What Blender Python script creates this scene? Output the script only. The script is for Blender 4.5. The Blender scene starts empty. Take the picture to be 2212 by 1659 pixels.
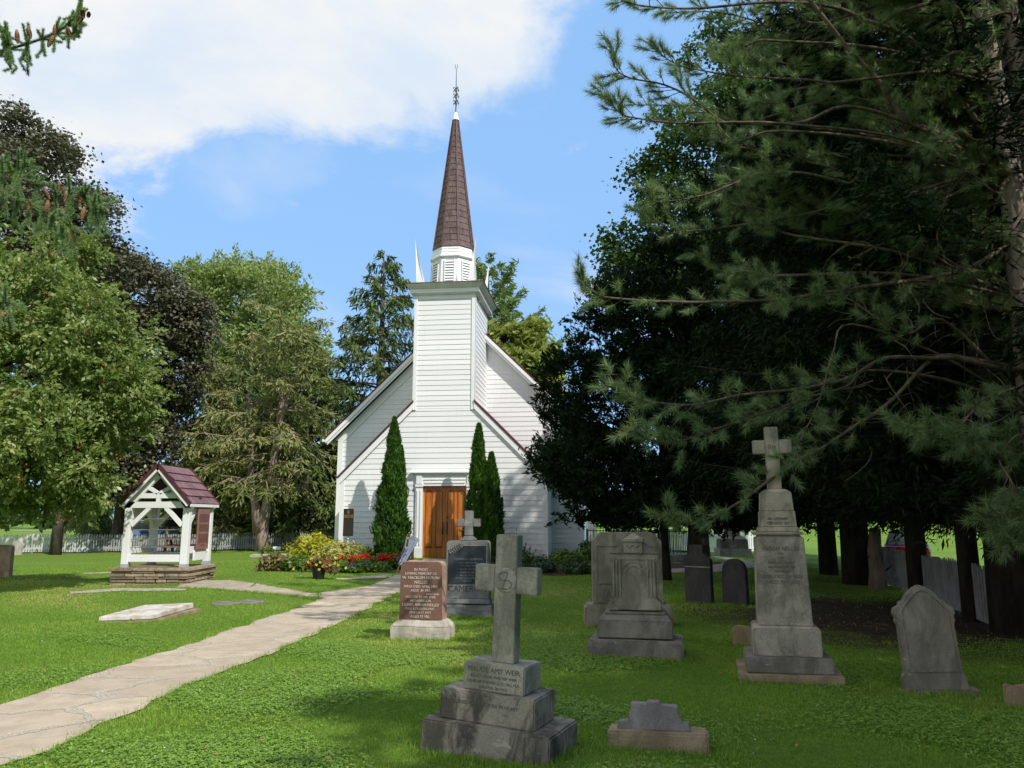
import bpy, bmesh, math, random
import numpy as np
from mathutils import Vector, Matrix, Euler

S = bpy.context.scene
COL = S.collection
R = math.radians
random.seed(7)

# ------------------------------------------------------------------ camera
PF, PCX, PCY = 1660.0, 1106.0, 829.5          # focal length and centre in units of a 2212 px wide picture
TH = math.atan(288.5 / PF)
EYE = 1.6
_c, _s = math.cos(TH), math.sin(TH)
cd = bpy.data.cameras.new("camera"); cam = bpy.data.objects.new("camera", cd); COL.objects.link(cam)
cd.sensor_fit = 'HORIZONTAL'; cd.sensor_width = 36.0; cd.lens = 36.0 * PF / 2212.0
cd.clip_start = 0.1; cd.clip_end = 3000
cam.location = (0, 0, EYE); cam.rotation_euler = (math.pi / 2 + TH, 0, 0)
S.camera = cam

# ------------------------------------------------------------------ sky, sun, exposure
SUN_EL = R(46.0)
SUN_H = Vector((0.676, -0.737)).normalized()    # horizontal direction towards the sun
W = bpy.data.worlds.new("World"); S.world = W; W.use_nodes = True
nt = W.node_tree; nt.nodes.clear()
def wn(t, **kw):
    n = nt.nodes.new(t)
    for k, v in kw.items():
        setattr(n, k, v)
    return n
def wmath(op, a, b=None, c=None, clamp=False):
    n = wn('ShaderNodeMath', operation=op, use_clamp=clamp)
    for i, v in enumerate((a, b, c)):
        if v is None: continue
        if isinstance(v, (int, float)): n.inputs[i].default_value = v
        else: nt.links.new(v, n.inputs[i])
    return n.outputs[0]
sky = wn('ShaderNodeTexSky', sky_type='NISHITA', sun_disc=False)
sky.sun_elevation = SUN_EL
sky.sun_rotation = math.atan2(SUN_H.x, SUN_H.y)
sky.air_density = 1.0; sky.dust_density = 0.6; sky.ozone_density = 2.0
tc = wn('ShaderNodeTexCoord'); sp = wn('ShaderNodeSeparateXYZ'); nt.links.new(tc.outputs['Generated'], sp.inputs[0])
dx, dy, dz = sp.outputs
az = wmath('DIVIDE', dx, wmath('MAXIMUM', dy, 0.02))
el = wmath('DIVIDE', dz, wmath('MAXIMUM', dy, 0.02))
up = wmath('ADD', wmath('MAXIMUM', dz, 0.0), 0.25)
cv = wn('ShaderNodeCombineXYZ')
nt.links.new(wmath('DIVIDE', dx, up), cv.inputs[0]); nt.links.new(wmath('DIVIDE', dy, up), cv.inputs[1])
def wnoise(vec, scale, detail, rough, off, dist=0.0):
    m = wn('ShaderNodeMapping'); m.inputs['Location'].default_value = off
    nt.links.new(vec, m.inputs[0])
    n = wn('ShaderNodeTexNoise'); nt.links.new(m.outputs[0], n.inputs['Vector'])
    n.inputs['Scale'].default_value = scale; n.inputs['Detail'].default_value = detail
    n.inputs['Roughness'].default_value = rough; n.inputs['Distortion'].default_value = dist
    return n.outputs[0]
def mrange_w(v, a, b):
    n = wn('ShaderNodeMapRange', interpolation_type='SMOOTHSTEP'); nt.links.new(v, n.inputs[0]); n.inputs[1].default_value = a; n.inputs[2].default_value = b; return n.outputs[0]
n1 = wnoise(cv.outputs[0], 2.9, 9, 0.60, (3.1, 1.7, 0), 0.35)
n2 = mrange_w(wnoise(cv.outputs[0], 1.9, 7, 0.58, (7.4, 2.2, 0), 0.3), 0.36, 0.62)
# big cumulus bank: above a line that climbs to the right, ending just right of north
edge = wmath('SUBTRACT', el, wmath('MULTIPLY_ADD', az, 0.26, 0.594))
right = wmath('SUBTRACT', 0.03, az)
f = wmath('MINIMUM', wmath('MULTIPLY', edge, 4.6), wmath('MULTIPLY', right, 5.0))
f = wmath('ADD', f, wmath('MULTIPLY_ADD', wmath('SUBTRACT', n1, 0.5), 2.5, 0.16))
mr = wn('ShaderNodeMapRange', interpolation_type='SMOOTHSTEP')
nt.links.new(f, mr.inputs[0]); mr.inputs[1].default_value = -0.10; mr.inputs[2].default_value = 0.42
bank = mr.outputs[0]
# thin wisps lower down
n3 = wnoise(cv.outputs[0], 1.7, 6, 0.5, (1.9, 8.3, 0), 0.4)
wr = wn('ShaderNodeMapRange', interpolation_type='SMOOTHSTEP'); nt.links.new(n3, wr.inputs[0])
wr.inputs[1].default_value = 0.50; wr.inputs[2].default_value = 0.80; wr.inputs[4].default_value = 0.55
mask = wmath('MAXIMUM', bank, wr.outputs[0])
ccol = wn('ShaderNodeMix', data_type='RGBA')
nt.links.new(wmath('MULTIPLY', n2, 1.0), ccol.inputs[0])
ccol.inputs[6].default_value = (5.3, 6.1, 7.1, 1); ccol.inputs[7].default_value = (7.15, 7.1, 6.95, 1)
skc = wn('ShaderNodeMix', data_type='RGBA'); skc.inputs[0].default_value = 0.74
nt.links.new(sky.outputs[0], skc.inputs[6]); skc.inputs[7].default_value = (2.7, 5.0, 8.6, 1)
mx = wn('ShaderNodeMix', data_type='RGBA')
nt.links.new(mask, mx.inputs[0]); nt.links.new(skc.outputs[2], mx.inputs[6]); nt.links.new(ccol.outputs[2], mx.inputs[7])
bg = wn('ShaderNodeBackground'); bg.inputs[1].default_value = 0.10
nt.links.new(mx.outputs[2], bg.inputs[0])
wo = wn('ShaderNodeOutputWorld'); nt.links.new(bg.outputs[0], wo.inputs[0])

sl = bpy.data.lights.new("sun", 'SUN'); sl.energy = 3.6; sl.angle = R(0.53); sl.color = (1.0, 0.955, 0.88)
sun = bpy.data.objects.new("sun", sl); COL.objects.link(sun)
sdir = Vector((SUN_H.x * math.cos(SUN_EL), SUN_H.y * math.cos(SUN_EL), math.sin(SUN_EL)))
sun.rotation_euler = sdir.to_track_quat('Z', 'Y').to_euler(); sun.location = (20, -20, 30)
S.view_settings.view_transform = 'Standard'; S.view_settings.look = 'None'
S.view_settings.exposure = 0.42; S.view_settings.gamma = 1.0; S.view_settings.use_curve_mapping = False
S.render.engine = 'CYCLES'
S.cycles.max_bounces = 6; S.cycles.diffuse_bounces = 3; S.cycles.glossy_bounces = 2; S.cycles.transmission_bounces = 4
S.cycles.transparent_max_bounces = 4; S.cycles.caustics_reflective = False; S.cycles.caustics_refractive = False
S.cycles.use_denoising = True

# ------------------------------------------------------------------ picture -> place helpers
def ray(u, v):
    a = (u - PCX) / PF; b = (PCY - v) / PF
    return (a, _c - b * _s, _s + b * _c)
def at(u, v, Y):
    r = ray(u, v); k = Y / r[1]
    return Vector((r[0] * k, Y, EYE + r[2] * k))
def sstep(a, b, x):
    t = np.clip((x - a) / (b - a), 0, 1); return t * t * (3 - 2 * t)
def g(x, y):
    x = np.asarray(x, float); y = np.asarray(y, float)
    z = 0.27 * np.exp(-((x + 2) ** 2 + (y - 30) ** 2) / 81.0)
    z = z - 0.55 * sstep(0.0, 5.0, x - 9.9 - 0.25 * (y - 20.4)) * sstep(4, 14, y)
    z = z + 1.6 * sstep(34, 75, y) * sstep(16, 40, x)
    z = z + 0.018 * np.sin(x * 0.9 + 0.4) * np.sin(y * 0.7) + 0.012 * np.sin(x * 2.1 + y * 1.3)
    return z
def gz(x, y): return float(g(x, y))
def gp(u, v):
    z = 0.0
    r = ray(u, v)
    for _ in range(12):
        k = (z - EYE) / r[2]; x, y = r[0] * k, r[1] * k; z = gz(x, y)
    return Vector((x, y, z))

# ------------------------------------------------------------------ materials
def new_mat(name):
    m = bpy.data.materials.new(name); m.use_nodes = True
    t = m.node_tree; b = t.nodes['Principled BSDF']
    return m, t, b
def tnode(t, typ, **kw):
    n = t.nodes.new(typ)
    for k, v in kw.items(): setattr(n, k, v)
    return n
def setin(t, n, k, v):
    if hasattr(v, 'is_output') or isinstance(v, bpy.types.NodeSocket): t.links.new(v, n.inputs[k])
    else: n.inputs[k].default_value = v
def c4(c): return (c[0], c[1], c[2], 1.0)
def nz(t, vec, scale, detail=4, rough=0.55, stretch=None, off=(0, 0, 0), dist=0.0):
    if stretch or any(off):
        m = tnode(t, 'ShaderNodeMapping'); t.links.new(vec, m.inputs[0])
        m.inputs['Scale'].default_value = stretch or (1, 1, 1); m.inputs['Location'].default_value = off
        vec = m.outputs[0]
    n = tnode(t, 'ShaderNodeTexNoise'); t.links.new(vec, n.inputs['Vector'])
    n.inputs['Scale'].default_value = scale; n.inputs['Detail'].default_value = detail
    n.inputs['Roughness'].default_value = rough; n.inputs['Distortion'].default_value = dist
    return n.outputs[0]
def mrange(t, v, a, b, c=0.0, d=1.0):
    n = tnode(t, 'ShaderNodeMapRange', interpolation_type='SMOOTHSTEP'); t.links.new(v, n.inputs[0])
    n.inputs[1].default_value = a; n.inputs[2].default_value = b; n.inputs[3].default_value = c; n.inputs[4].default_value = d
    return n.outputs[0]
def mixc(t, f, a, b, mode='MIX'):
    n = tnode(t, 'ShaderNodeMix', data_type='RGBA', blend_type=mode)
    setin(t, n, 0, f); setin(t, n, 6, a if hasattr(a, 'links') else c4(a)); setin(t, n, 7, b if hasattr(b, 'links') else c4(b))
    return n.outputs[2]
def bump(t, b, h, strength=0.4, dist=0.01):
    n = tnode(t, 'ShaderNodeBump'); n.inputs['Strength'].default_value = strength; n.inputs['Distance'].default_value = dist
    t.links.new(h, n.inputs['Height']); t.links.new(n.outputs[0], b.inputs['Normal'])
def objco(t): return tnode(t, 'ShaderNodeTexCoord').outputs['Object']
def plain(name, col, rough=0.6, spec=0.3, var=0.12, scale=6.0, metallic=0.0, bmp=0.0):
    m, t, b = new_mat(name); o = objco(t)
    f = nz(t, o, scale, 5)
    d = tuple(x * (1 - var * 2) for x in col); l = tuple(min(1, x * (1 + var)) for x in col)
    t.links.new(mixc(t, mrange(t, f, 0.3, 0.7), d, l), b.inputs['Base Color'])
    b.inputs['Roughness'].default_value = rough; b.inputs['Specular IOR Level'].default_value = spec
    b.inputs['Metallic'].default_value = metallic
    if bmp: bump(t, b, nz(t, o, scale * 8, 4), bmp, 0.004)
    return m
def stone(name, base, dark, lichen=(0.42, 0.43, 0.36), stain=0.55, spots=0.25, grain=0.25, green=0.0, seed=0.0, gscale=90):
    """weathered carved stone: two tones, fine grain, run-off stains, lichen spots"""
    m, t, b = new_mat(name); o = objco(t); of = (seed, seed * 1.7, seed * 0.6)
    big = nz(t, o, 3.2, 6, 0.62, off=of)
    c = mixc(t, mrange(t, big, 0.32, 0.68), tuple(x * 0.72 for x in base), base)
    gr = nz(t, o, gscale, 2, 0.6, off=of)
    c = mixc(t, grain, c, mixc(t, mrange(t, gr, 0.35, 0.65), tuple(x * 0.5 for x in base), tuple(min(1, x * 1.5) for x in base)))
    st = nz(t, o, 2.6, 8, 0.7, stretch=(1.5, 1.5, 0.75), off=(of[0] + 4, of[1], of[2]), dist=0.6)
    c = mixc(t, mrange(t, st, 0.40, 0.60, 0.0, stain), c, dark)
    if green:
        gn = nz(t, o, 1.9, 5, 0.6, off=(of[0] + 9, of[1] + 2, of[2]))
        c = mixc(t, mrange(t, gn, 0.42, 0.7, 0.0, green), c, (0.105, 0.115, 0.052))
    pt = nz(t, o, 4.2, 7, 0.72, stretch=(1, 1, 1.8), off=(of[0] + 7, of[1] + 3, of[2]), dist=0.5)
    c = mixc(t, mrange(t, pt, 0.62, 0.68, 0.0, min(0.75, spots * 1.3)), c, tuple((x + y) / 2 for x, y in zip(base, lichen)))
    sp_ = nz(t, o, 16, 5, 0.7, off=(of[0] + 1, of[1] + 6, of[2]))
    c = mixc(t, mrange(t, sp_, 0.66, 0.72, 0.0, spots), c, lichen)
    t.links.new(c, b.inputs['Base Color'])
    b.inputs['Roughness'].default_value = 0.9; b.inputs['Specular IOR Level'].default_value = 0.15
    bump(t, b, nz(t, o, 38, 8, 0.7, off=of), 0.55, 0.008)
    return m
def leafmat(name, c1, c2, c3=None, trans=0.35, rough=0.55, spec=0.25):
    m, t, b = new_mat(name)
    a = tnode(t, 'ShaderNodeAttribute', attribute_name='tint')
    r = tnode(t, 'ShaderNodeValToRGB'); t.links.new(a.outputs['Fac'], r.inputs[0])
    e = r.color_ramp.elements; e[0].color = c4(c1); e[1].color = c4(c2)
    if c3: e[1].position = 0.8; k = e.new(1.0); k.color = c4(c3)
    t.links.new(r.outputs[0], b.inputs['Base Color']); b.inputs['Roughness'].default_value = rough
    b.inputs['Specular IOR Level'].default_value = spec
    tr = tnode(t, 'ShaderNodeBsdfTranslucent')
    t.links.new(mixc(t, 1.0, r.outputs[0], (1.1, 1.15, 0.7), 'MULTIPLY'), tr.inputs[0])
    ms = tnode(t, 'ShaderNodeMixShader'); ms.inputs[0].default_value = trans
    t.links.new(b.outputs[0], ms.inputs[1]); t.links.new(tr.outputs[0], ms.inputs[2])
    t.links.new(ms.outputs[0], t.nodes['Material Output'].inputs[0])
    return m
def barkmat(name, c1, c2, sc=6.0):
    m, t, b = new_mat(name); o = objco(t)
    f = nz(t, o, sc, 7, 0.65, stretch=(1, 1, 0.28))
    t.links.new(mixc(t, mrange(t, f, 0.3, 0.7), c1, c2), b.inputs['Base Color'])
    b.inputs['Roughness'].default_value = 0.95; b.inputs['Specular IOR Level'].default_value = 0.1
    bump(t, b, nz(t, o, sc * 3, 6, 0.7, stretch=(1, 1, 0.25)), 0.9, 0.03)
    return m
def tintmat(name, c1, c2, rough=0.6, spec=0.3, fine=None, metallic=0.0):
    """faces carry a random 'tint'; fine = (scale, stretch, amount) grain on top"""
    m, t, b = new_mat(name)
    a = tnode(t, 'ShaderNodeAttribute', attribute_name='tint')
    c = mixc(t, a.outputs['Fac'], c1, c2)
    if fine:
        f = nz(t, objco(t), fine[0], 5, 0.6, stretch=fine[1])
        c = mixc(t, fine[2], c, mixc(t, mrange(t, f, 0.3, 0.7), tuple(x * 0.45 for x in c1), tuple(min(1, x * 1.5) for x in c2)))
        bump(t, b, f, 0.3, 0.006)
    t.links.new(c, b.inputs['Base Color']); b.inputs['Roughness'].default_value = rough
    b.inputs['Specular IOR Level'].default_value = spec; b.inputs['Metallic'].default_value = metallic
    return m

# ------------------------------------------------------------------ mesh builder
def finish(o, parent, mat, smooth=False):
    if mat: o.data.materials.append(mat)
    COL.objects.link(o)
    if parent: o.parent = parent
    if smooth: o.data.polygons.foreach_set('use_smooth', [True] * len(o.data.polygons))
    return o
class MB:
    def __init__(s): s.v = []; s.f = []; s.t = []
    def add(s, vs, fs, tint=None):
        k = len(s.v); s.v += [tuple(p) for p in vs]; s.f += [tuple(i + k for i in q) for q in fs]
        s.t += [random.random() if tint is None else tint] * len(fs); return s
    def box(s, x0, x1, y0, y1, z0, z1, top=1.0, topy=None, M=None, tint=None, sh=(0, 0)):
        ty = top if topy is None else topy
        cx, cy = (x0 + x1) / 2, (y0 + y1) / 2
        vs = [(x0, y0, z0), (x1, y0, z0), (x1, y1, z0), (x0, y1, z0)]
        vs += [(cx + (x - cx) * top + sh[0], cy + (y - cy) * ty + sh[1], z1) for x, y, _ in vs]
        if M is not None: vs = [M @ Vector(p) for p in vs]
        return s.add(vs, [(0, 3, 2, 1), (4, 5, 6, 7), (0, 1, 5, 4), (1, 2, 6, 5), (2, 3, 7, 6), (3, 0, 4, 7)], tint)
    def bar(s, p, q, w, h, upv=(0, 0, 1), tint=None):
        p, q = Vector(p), Vector(q); d = (q - p).normalized(); u = Vector(upv)
        r = d.cross(u).normalized(); u = r.cross(d).normalized()
        vs = [e + r * (a * w / 2) + u * (b * h / 2) for e in (p, q) for a, b in ((-1, -1), (1, -1), (1, 1), (-1, 1))]
        return s.add(vs, [(0, 1, 2, 3), (7, 6, 5, 4), (0, 4, 5, 1), (1, 5, 6, 2), (2, 6, 7, 3), (3, 7, 4, 0)], tint)
    def prism(s, pts, y0, y1, tint=None):
        """outline pts (x,z) pushed from y0 to y1"""
        n = len(pts); vs = [(x, y0, z) for x, z in pts] + [(x, y1, z) for x, z in pts]
        fs = [tuple(range(n)), tuple(range(2 * n - 1, n - 1, -1))] + [(i, i + n, (i + 1) % n + n, (i + 1) % n) for i in range(n)]
        return s.add(vs, fs, tint)
    def tube(s, pts, rad, n=7, cap=True):
        pts = [Vector(p) for p in pts]; m = len(pts)
        if not hasattr(rad, '__len__'): rad = [rad] * m
        vs = []; ref = Vector((0.31, 0.17, 0.93))
        for i, p in enumerate(pts):
            d = (pts[min(i + 1, m - 1)] - pts[max(i - 1, 0)]).normalized()
            a = d.cross(ref); a = a.normalized() if a.length > 1e-3 else d.orthogonal().normalized(); b = d.cross(a)
            vs += [p + (a * math.cos(2 * math.pi * k / n) + b * math.sin(2 * math.pi * k / n)) * rad[i] for k in range(n)]
        fs = [(i * n + k, i * n + (k + 1) % n, (i + 1) * n + (k + 1) % n, (i + 1) * n + k) for i in range(m - 1) for k in range(n)]
        if cap: fs += [tuple(range(n - 1, -1, -1)), tuple(range((m - 1) * n, m * n))]
        return s.add(vs, fs)
    def lathe(s, prof, n=24, c=(0, 0, 0)):
        vs = [(c[0] + r * math.cos(2 * math.pi * k / n), c[1] + r * math.sin(2 * math.pi * k / n), c[2] + z) for r, z in prof for k in range(n)]
        fs = [(i * n + k, i * n + (k + 1) % n, (i + 1) * n + (k + 1) % n, (i + 1) * n + k) for i in range(len(prof) - 1) for k in range(n)]
        return s.add(vs, fs)
    def ball(s, c, r, n=6, m=4, sq=1.0):
        pr = [(max(1e-4, r * math.sin(math.pi * i / m)), -r * sq * math.cos(math.pi * i / m)) for i in range(m + 1)]
        return s.lathe(pr, n, c)
    def build(s, name, mat, parent=None, bevel=0.0, seg=2, rough=None, smooth=False, loc=None):
        me = bpy.data.meshes.new(name); me.from_pydata(s.v, [], s.f); me.update()
        bm = bmesh.new(); bm.from_mesh(me)
        if bevel or rough:
            bmesh.ops.recalc_face_normals(bm, faces=bm.faces)
            if bevel: bmesh.ops.bevel(bm, geom=list(bm.edges), offset=bevel, segments=seg, affect='EDGES', clamp_overlap=True)
            if rough:
                cuts, amp = rough; rg = random.Random(len(s.v) * 13 + cuts)
                bmesh.ops.triangulate(bm, faces=bm.faces)
                for _ in range(cuts): bmesh.ops.subdivide_edges(bm, edges=[e for e in bm.edges if e.calc_length() > 0.05], cuts=1, use_grid_fill=True)
                from mathutils import noise
                for v in bm.verts:
                    q = v.co * 6.0 + Vector((3.3, 1.1, 0.7) ) * cuts
                    v.co += Vector(noise.noise_vector(q)) * amp + Vector(noise.noise_vector(q * 2.7)) * amp * 0.5
            bm.to_mesh(me)
        elif s.f:
            bmesh.ops.recalc_face_normals(bm, faces=bm.faces); bm.to_mesh(me)
            if len(me.polygons) == len(s.t):
                a = me.attributes.new('tint', 'FLOAT', 'FACE'); a.data.foreach_set('value', s.t)
        bm.free()
        o = bpy.data.objects.new(name, me)
        if loc is not None: o.location = loc
        return finish(o, parent, mat, smooth)
def thing(name, label, cat, loc=(0, 0, 0), rz=0.0, group=None, tilt=(0, 0)):
    o = bpy.data.objects.new(name, None); COL.objects.link(o); o.empty_display_size = 0.2
    o.location = loc; o.rotation_euler = (tilt[0], tilt[1], rz); return tag(o, label, cat, group)
def tag(o, label, cat, group=None):
    o['label'] = label; o['category'] = cat
    if group: o['group'] = group
    return o
def struct(o, kind='structure'): o['kind'] = kind; return o

def text_lines(parent, lines, y, mat, name='inscription', depth=0.003, shear=0.0, M=None):
    """lines: (text, x, z, cap height, max width). One mesh of raised or cut lettering on the face y."""
    vs, fs = [], []
    for (tx, x, z, h, mw) in lines:
        cu = bpy.data.curves.new('t', 'FONT'); cu.body = tx; cu.size = h / 0.72; cu.align_x = 'CENTER'
        cu.extrude = depth; cu.resolution_u = 2; cu.offset = 0.0
        ob = bpy.data.objects.new('t', cu); COL.objects.link(ob)
        bpy.context.view_layer.update()
        me = bpy.data.meshes.new_from_object(ob.evaluated_get(bpy.context.evaluated_depsgraph_get()))
        k = len(vs); w = max((v.co.x for v in me.vertices), default=0.1) * 2; sc = min(1.0, mw / w) if mw else 1.0
        for v in me.vertices: vs.append((x + v.co.x * sc + v.co.y * shear, y - v.co.z, z + v.co.y))
        fs += [tuple(i + k for i in p.vertices) for p in me.polygons]
        bpy.data.objects.remove(ob); bpy.data.curves.remove(cu); bpy.data.meshes.remove(me)
    me = bpy.data.meshes.new(name); me.from_pydata(vs, [], fs); me.update()
    o = bpy.data.objects.new(name, me); return finish(o, parent, mat)

# ------------------------------------------------------------------ foliage meshes (numpy)
def fast_mesh(name, V, k, mat, parent, tint=None):
    """V: (n*k,3) vertices, consecutive runs of k make one face"""
    n = len(V) // k; me = bpy.data.meshes.new(name)
    me.vertices.add(n * k); me.vertices.foreach_set('co', np.ascontiguousarray(V, np.float32).ravel())
    me.loops.add(n * k); me.loops.foreach_set('vertex_index', np.arange(n * k, dtype=np.int32))
    me.polygons.add(n); me.polygons.foreach_set('loop_start', np.arange(0, n * k, k, dtype=np.int32))
    try: me.polygons.foreach_set('loop_total', np.full(n, k, dtype=np.int32))
    except Exception: pass
    me.update(calc_edges=True)
    if tint is None: tint = np.random.rand(n)
    a = me.attributes.new('tint', 'FLOAT', 'FACE'); a.data.foreach_set('value', np.ascontiguousarray(tint, np.float32))
    o = bpy.data.objects.new(name, me); return finish(o, parent, mat)
def unit(v): return v / np.maximum(np.linalg.norm(v, axis=1, keepdims=True), 1e-9)
def rhomb(C, U, Vv):
    return np.stack([C - U, C + Vv, C + U, C - Vv], 1).reshape(-1, 3)
def needle(B, D, Wd):
    return np.stack([B - Wd, B + Wd, B + D], 1).reshape(-1, 3)
def leaf_cloud(blobs, nclump, nleaf, size, crad, rg, flat=0.6, shell=0.55, long=1.9, upb=0.5, droop=0.0, spray=None):
    """leaf-sized rhombs gathered in clumps through the outer part of a set of ellipsoids"""
    bl = np.array(blobs, float); vol = bl[:, 3] * bl[:, 4] * bl[:, 5]; pr = vol ** 0.72; pr /= pr.sum()
    w = rg.choice(len(bl), nclump, p=pr); d = unit(rg.normal(size=(nclump, 3)))
    rr = shell + (1.04 - shell) * rg.random(nclump) ** 0.6
    cc = bl[w, :3] + d * rr[:, None] * bl[w, 3:6]
    # drop clumps buried deep in another blob
    keep = np.ones(nclump, bool)
    for i in range(len(bl)):
        q = np.linalg.norm((cc - bl[i, :3]) / bl[i, 3:6], axis=1); keep &= ~((q < 0.5) & (w != i))
    cc = cc[keep]; d = d[keep]; n = len(cc)
    cr = crad * (0.6 + 0.8 * rg.random(n)); ct = rg.random(n)
    L = rg.normal(size=(n, nleaf, 3)) * 0.5; L[..., 2] *= flat
    if spray is not None:      # finger-like plumes pointing out of the crown and up (or down)
        pd = unit(d * .9 + np.array([0, 0, spray]) + rg.normal(size=(n, 3)) * .35); fr_ = rg.random((n, nleaf, 1))
        C = (cc[:, None] + pd[:, None] * (fr_ * 2.2 - .9) * cr[:, None, None] + L * .75 * cr[:, None, None] * (1.05 - fr_ * .8)).reshape(-1, 3)
        a = unit(np.repeat(pd, nleaf, 0) + rg.normal(size=(n * nleaf, 3)) * .45); b = unit(np.cross(a, rg.normal(size=(n * nleaf, 3)))); s = size * (0.65 + 0.7 * rg.random(n * nleaf))[:, None]
        return rhomb(C, a * s * long * .5, b * s * .5), np.clip(np.repeat(ct, nleaf) * .55 + rg.random(n * nleaf) * .5, 0, 1), cc
    C = (cc[:, None] + L * cr[:, None, None]).reshape(-1, 3)
    nn = unit(np.repeat(d, nleaf, 0) * 0.5 + np.array([0, 0, upb]) + rg.normal(size=(n * nleaf, 3)) * 0.55)
    a = unit(np.cross(nn, unit(rg.normal(size=(n * nleaf, 3)) + np.array([0, 0, droop * 3]))))
    if droop: a = unit(a + np.array([0, 0, -droop]))
    b = unit(np.cross(nn, a)); s = size * (0.65 + 0.7 * rg.random(n * nleaf))[:, None]
    tint = np.clip(np.repeat(ct, nleaf) * 0.55 + rg.random(n * nleaf) * 0.5, 0, 1)
    return rhomb(C, a * s * long * 0.5, b * s * 0.5), tint, cc
def lumpify(bl, m, rg, f=.44, core=.66):
    out = []
    for x, y, z, rx, ry, rz in bl:
        out.append((x, y, z, rx * core, ry * core, rz * core))
        d = unit(rg.normal(size=(m, 3)) + np.array([0, -.25, .15]))
        for q in d:
            k = f * rg.uniform(.6, 1.2); out.append((x + q[0] * rx * .76, y + q[1] * ry * .76, z + q[2] * rz * .76, rx * k, ry * k, rz * k * .8))
    return out
def limb_path(p, q, rg, sag=0.12, n=6):
    p, q = np.array(p, float), np.array(q, float); L = np.linalg.norm(q - p)
    t = np.linspace(0, 1, n)[:, None]; P = p + (q - p) * t
    P += rg.normal(size=(n, 3)) * L * 0.035 * np.sin(np.pi * t); P[:, 2] += L * sag * np.sin(np.pi * t[:, 0])
    return P
def leafy(name, label, cat, base, blobs, lm, bark, seed, nclump=700, nleaf=36, size=0.16, crad=0.6, trunk=0.25, limbs=10,
          group=None, lean=(0, 0), flat=0.6, shell=0.5, long=1.7, droop=0.0, upb=0.5, zt=None, crown='crown', lump=0, core=.66, spray=None):
    rg = np.random.default_rng(seed); base = Vector(base)
    root = thing(name, label, cat, base, 0, group); b = [(x - base.x, y - base.y, z - base.z, rx, ry, rz) for x, y, z, rx, ry, rz in blobs]
    if lump: b = lumpify(b, lump, rg, core=core)
    V, tint, cc = leaf_cloud(b, nclump, nleaf, size, crad, rg, flat, shell, long, upb, droop, spray)
    fast_mesh(crown, V, 4, lm, root, tint)
    A = np.array(b); top = A[np.argmax(A[:, 2]), :3]; zt = zt or max(1.2, A[:, 2].min() * 0.7)
    k = MB(); P = limb_path((0, 0, -0.15), top * np.array([1, 1, 0.92]), rg, 0.0, 9)
    P[:4, 0] = lean[0] * np.linspace(0, 1, 4); P[:4, 1] = lean[1] * np.linspace(0, 1, 4)
    rr = trunk * np.linspace(1.15, 0.16, 9); rr[0] *= 1.35
    k.tube(P, rr, 9)
    for i in rg.choice(len(cc), min(limbs, len(cc)), replace=False):
        j = int(np.clip(np.searchsorted(P[:, 2], cc[i][2] * 0.6), 2, 7))
        k.tube(limb_path(P[j], cc[i], rg, 0.05), trunk * np.linspace(0.42, 0.06, 6), 6)
    k.build('trunk', bark, root, smooth=True); return root
def conifer_arrays(H, Rad, z0, nb, rg, rise=0.1, droop=0.35, prof=1.0, sl=0.3, sw=0.07, dens=16.0, hang=0.4, rad0=0.0, per=3, spread=0.32, ls=0.12):
    """branches in loose whorls, each carrying side twigs of flat needle sprays; returns spray rhombs, tints, branch paths"""
    Cs, Us, Vs, Ts, paths = [], [], [], [], []
    for i in range(nb):
        f = (i + rg.random()) / nb; zb = z0 + (H - z0) * f
        L = Rad * max(0.03, (1 - f) ** prof) * (0.72 + 0.42 * rg.random()) * (min(1.0, 0.72 + f * 2.4)); L = max(L, 0.25)
        az = i * 2.399 + rg.normal() * 0.35; dh = np.array([math.cos(az), math.sin(az), 0]); side = np.array([-dh[1], dh[0], 0])
        def P(s): return dh * (L * s)[:, None] + np.array([0, 0, 1]) * (zb + L * (rise * s - droop * s * s + 0.16 * s ** 4))[:, None]
        ss = np.linspace(0, 1, 5); paths.append((P(ss), L))
        m = max(5, int(L * dens)); s = 0.12 + 0.9 * rg.random(m) ** 0.8; base = P(s)
        sg = np.where(rg.random(m) < 0.5, -1.0, 1.0)
        tl = spread * L * (1.08 - s) * (0.5 + 0.8 * rg.random(m)) + sl * 0.7
        td = unit(side * sg[:, None] * (0.55 + 0.4 * rg.random(m))[:, None] + dh * 0.6 + rg.normal(size=(m, 3)) * 0.22 + np.array([0, 0, -hang]) * rg.random(m)[:, None])
        ct = rg.random()
        for q in range(per):
            fr = (q + rg.random(m)) / per
            C = base + td * (tl * fr)[:, None] + rg.normal(size=(m, 3)) * 0.05 * sl / 0.3
            C[:, 2] -= hang * 0.5 * tl * fr * fr
            d = unit(td + rg.normal(size=(m, 3)) * 0.4 + np.array([0, 0, -hang * 0.8]) * rg.random(m)[:, None])
            w = unit(np.cross(d, unit(rg.normal(size=(m, 3)) + np.array([0, 0, 1.0]))))
            k = (0.6 + 0.7 * rg.random(m))[:, None]
            Cs.append(C); Us.append(d * sl * 0.5 * k); Vs.append(w * sw * 0.5 * k); Ts.append(np.clip(ct * 0.5 + rg.random(m) * 0.5, 0, 1))
    return rhomb(np.concatenate(Cs), np.concatenate(Us), np.concatenate(Vs)), np.concatenate(Ts), paths
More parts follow.
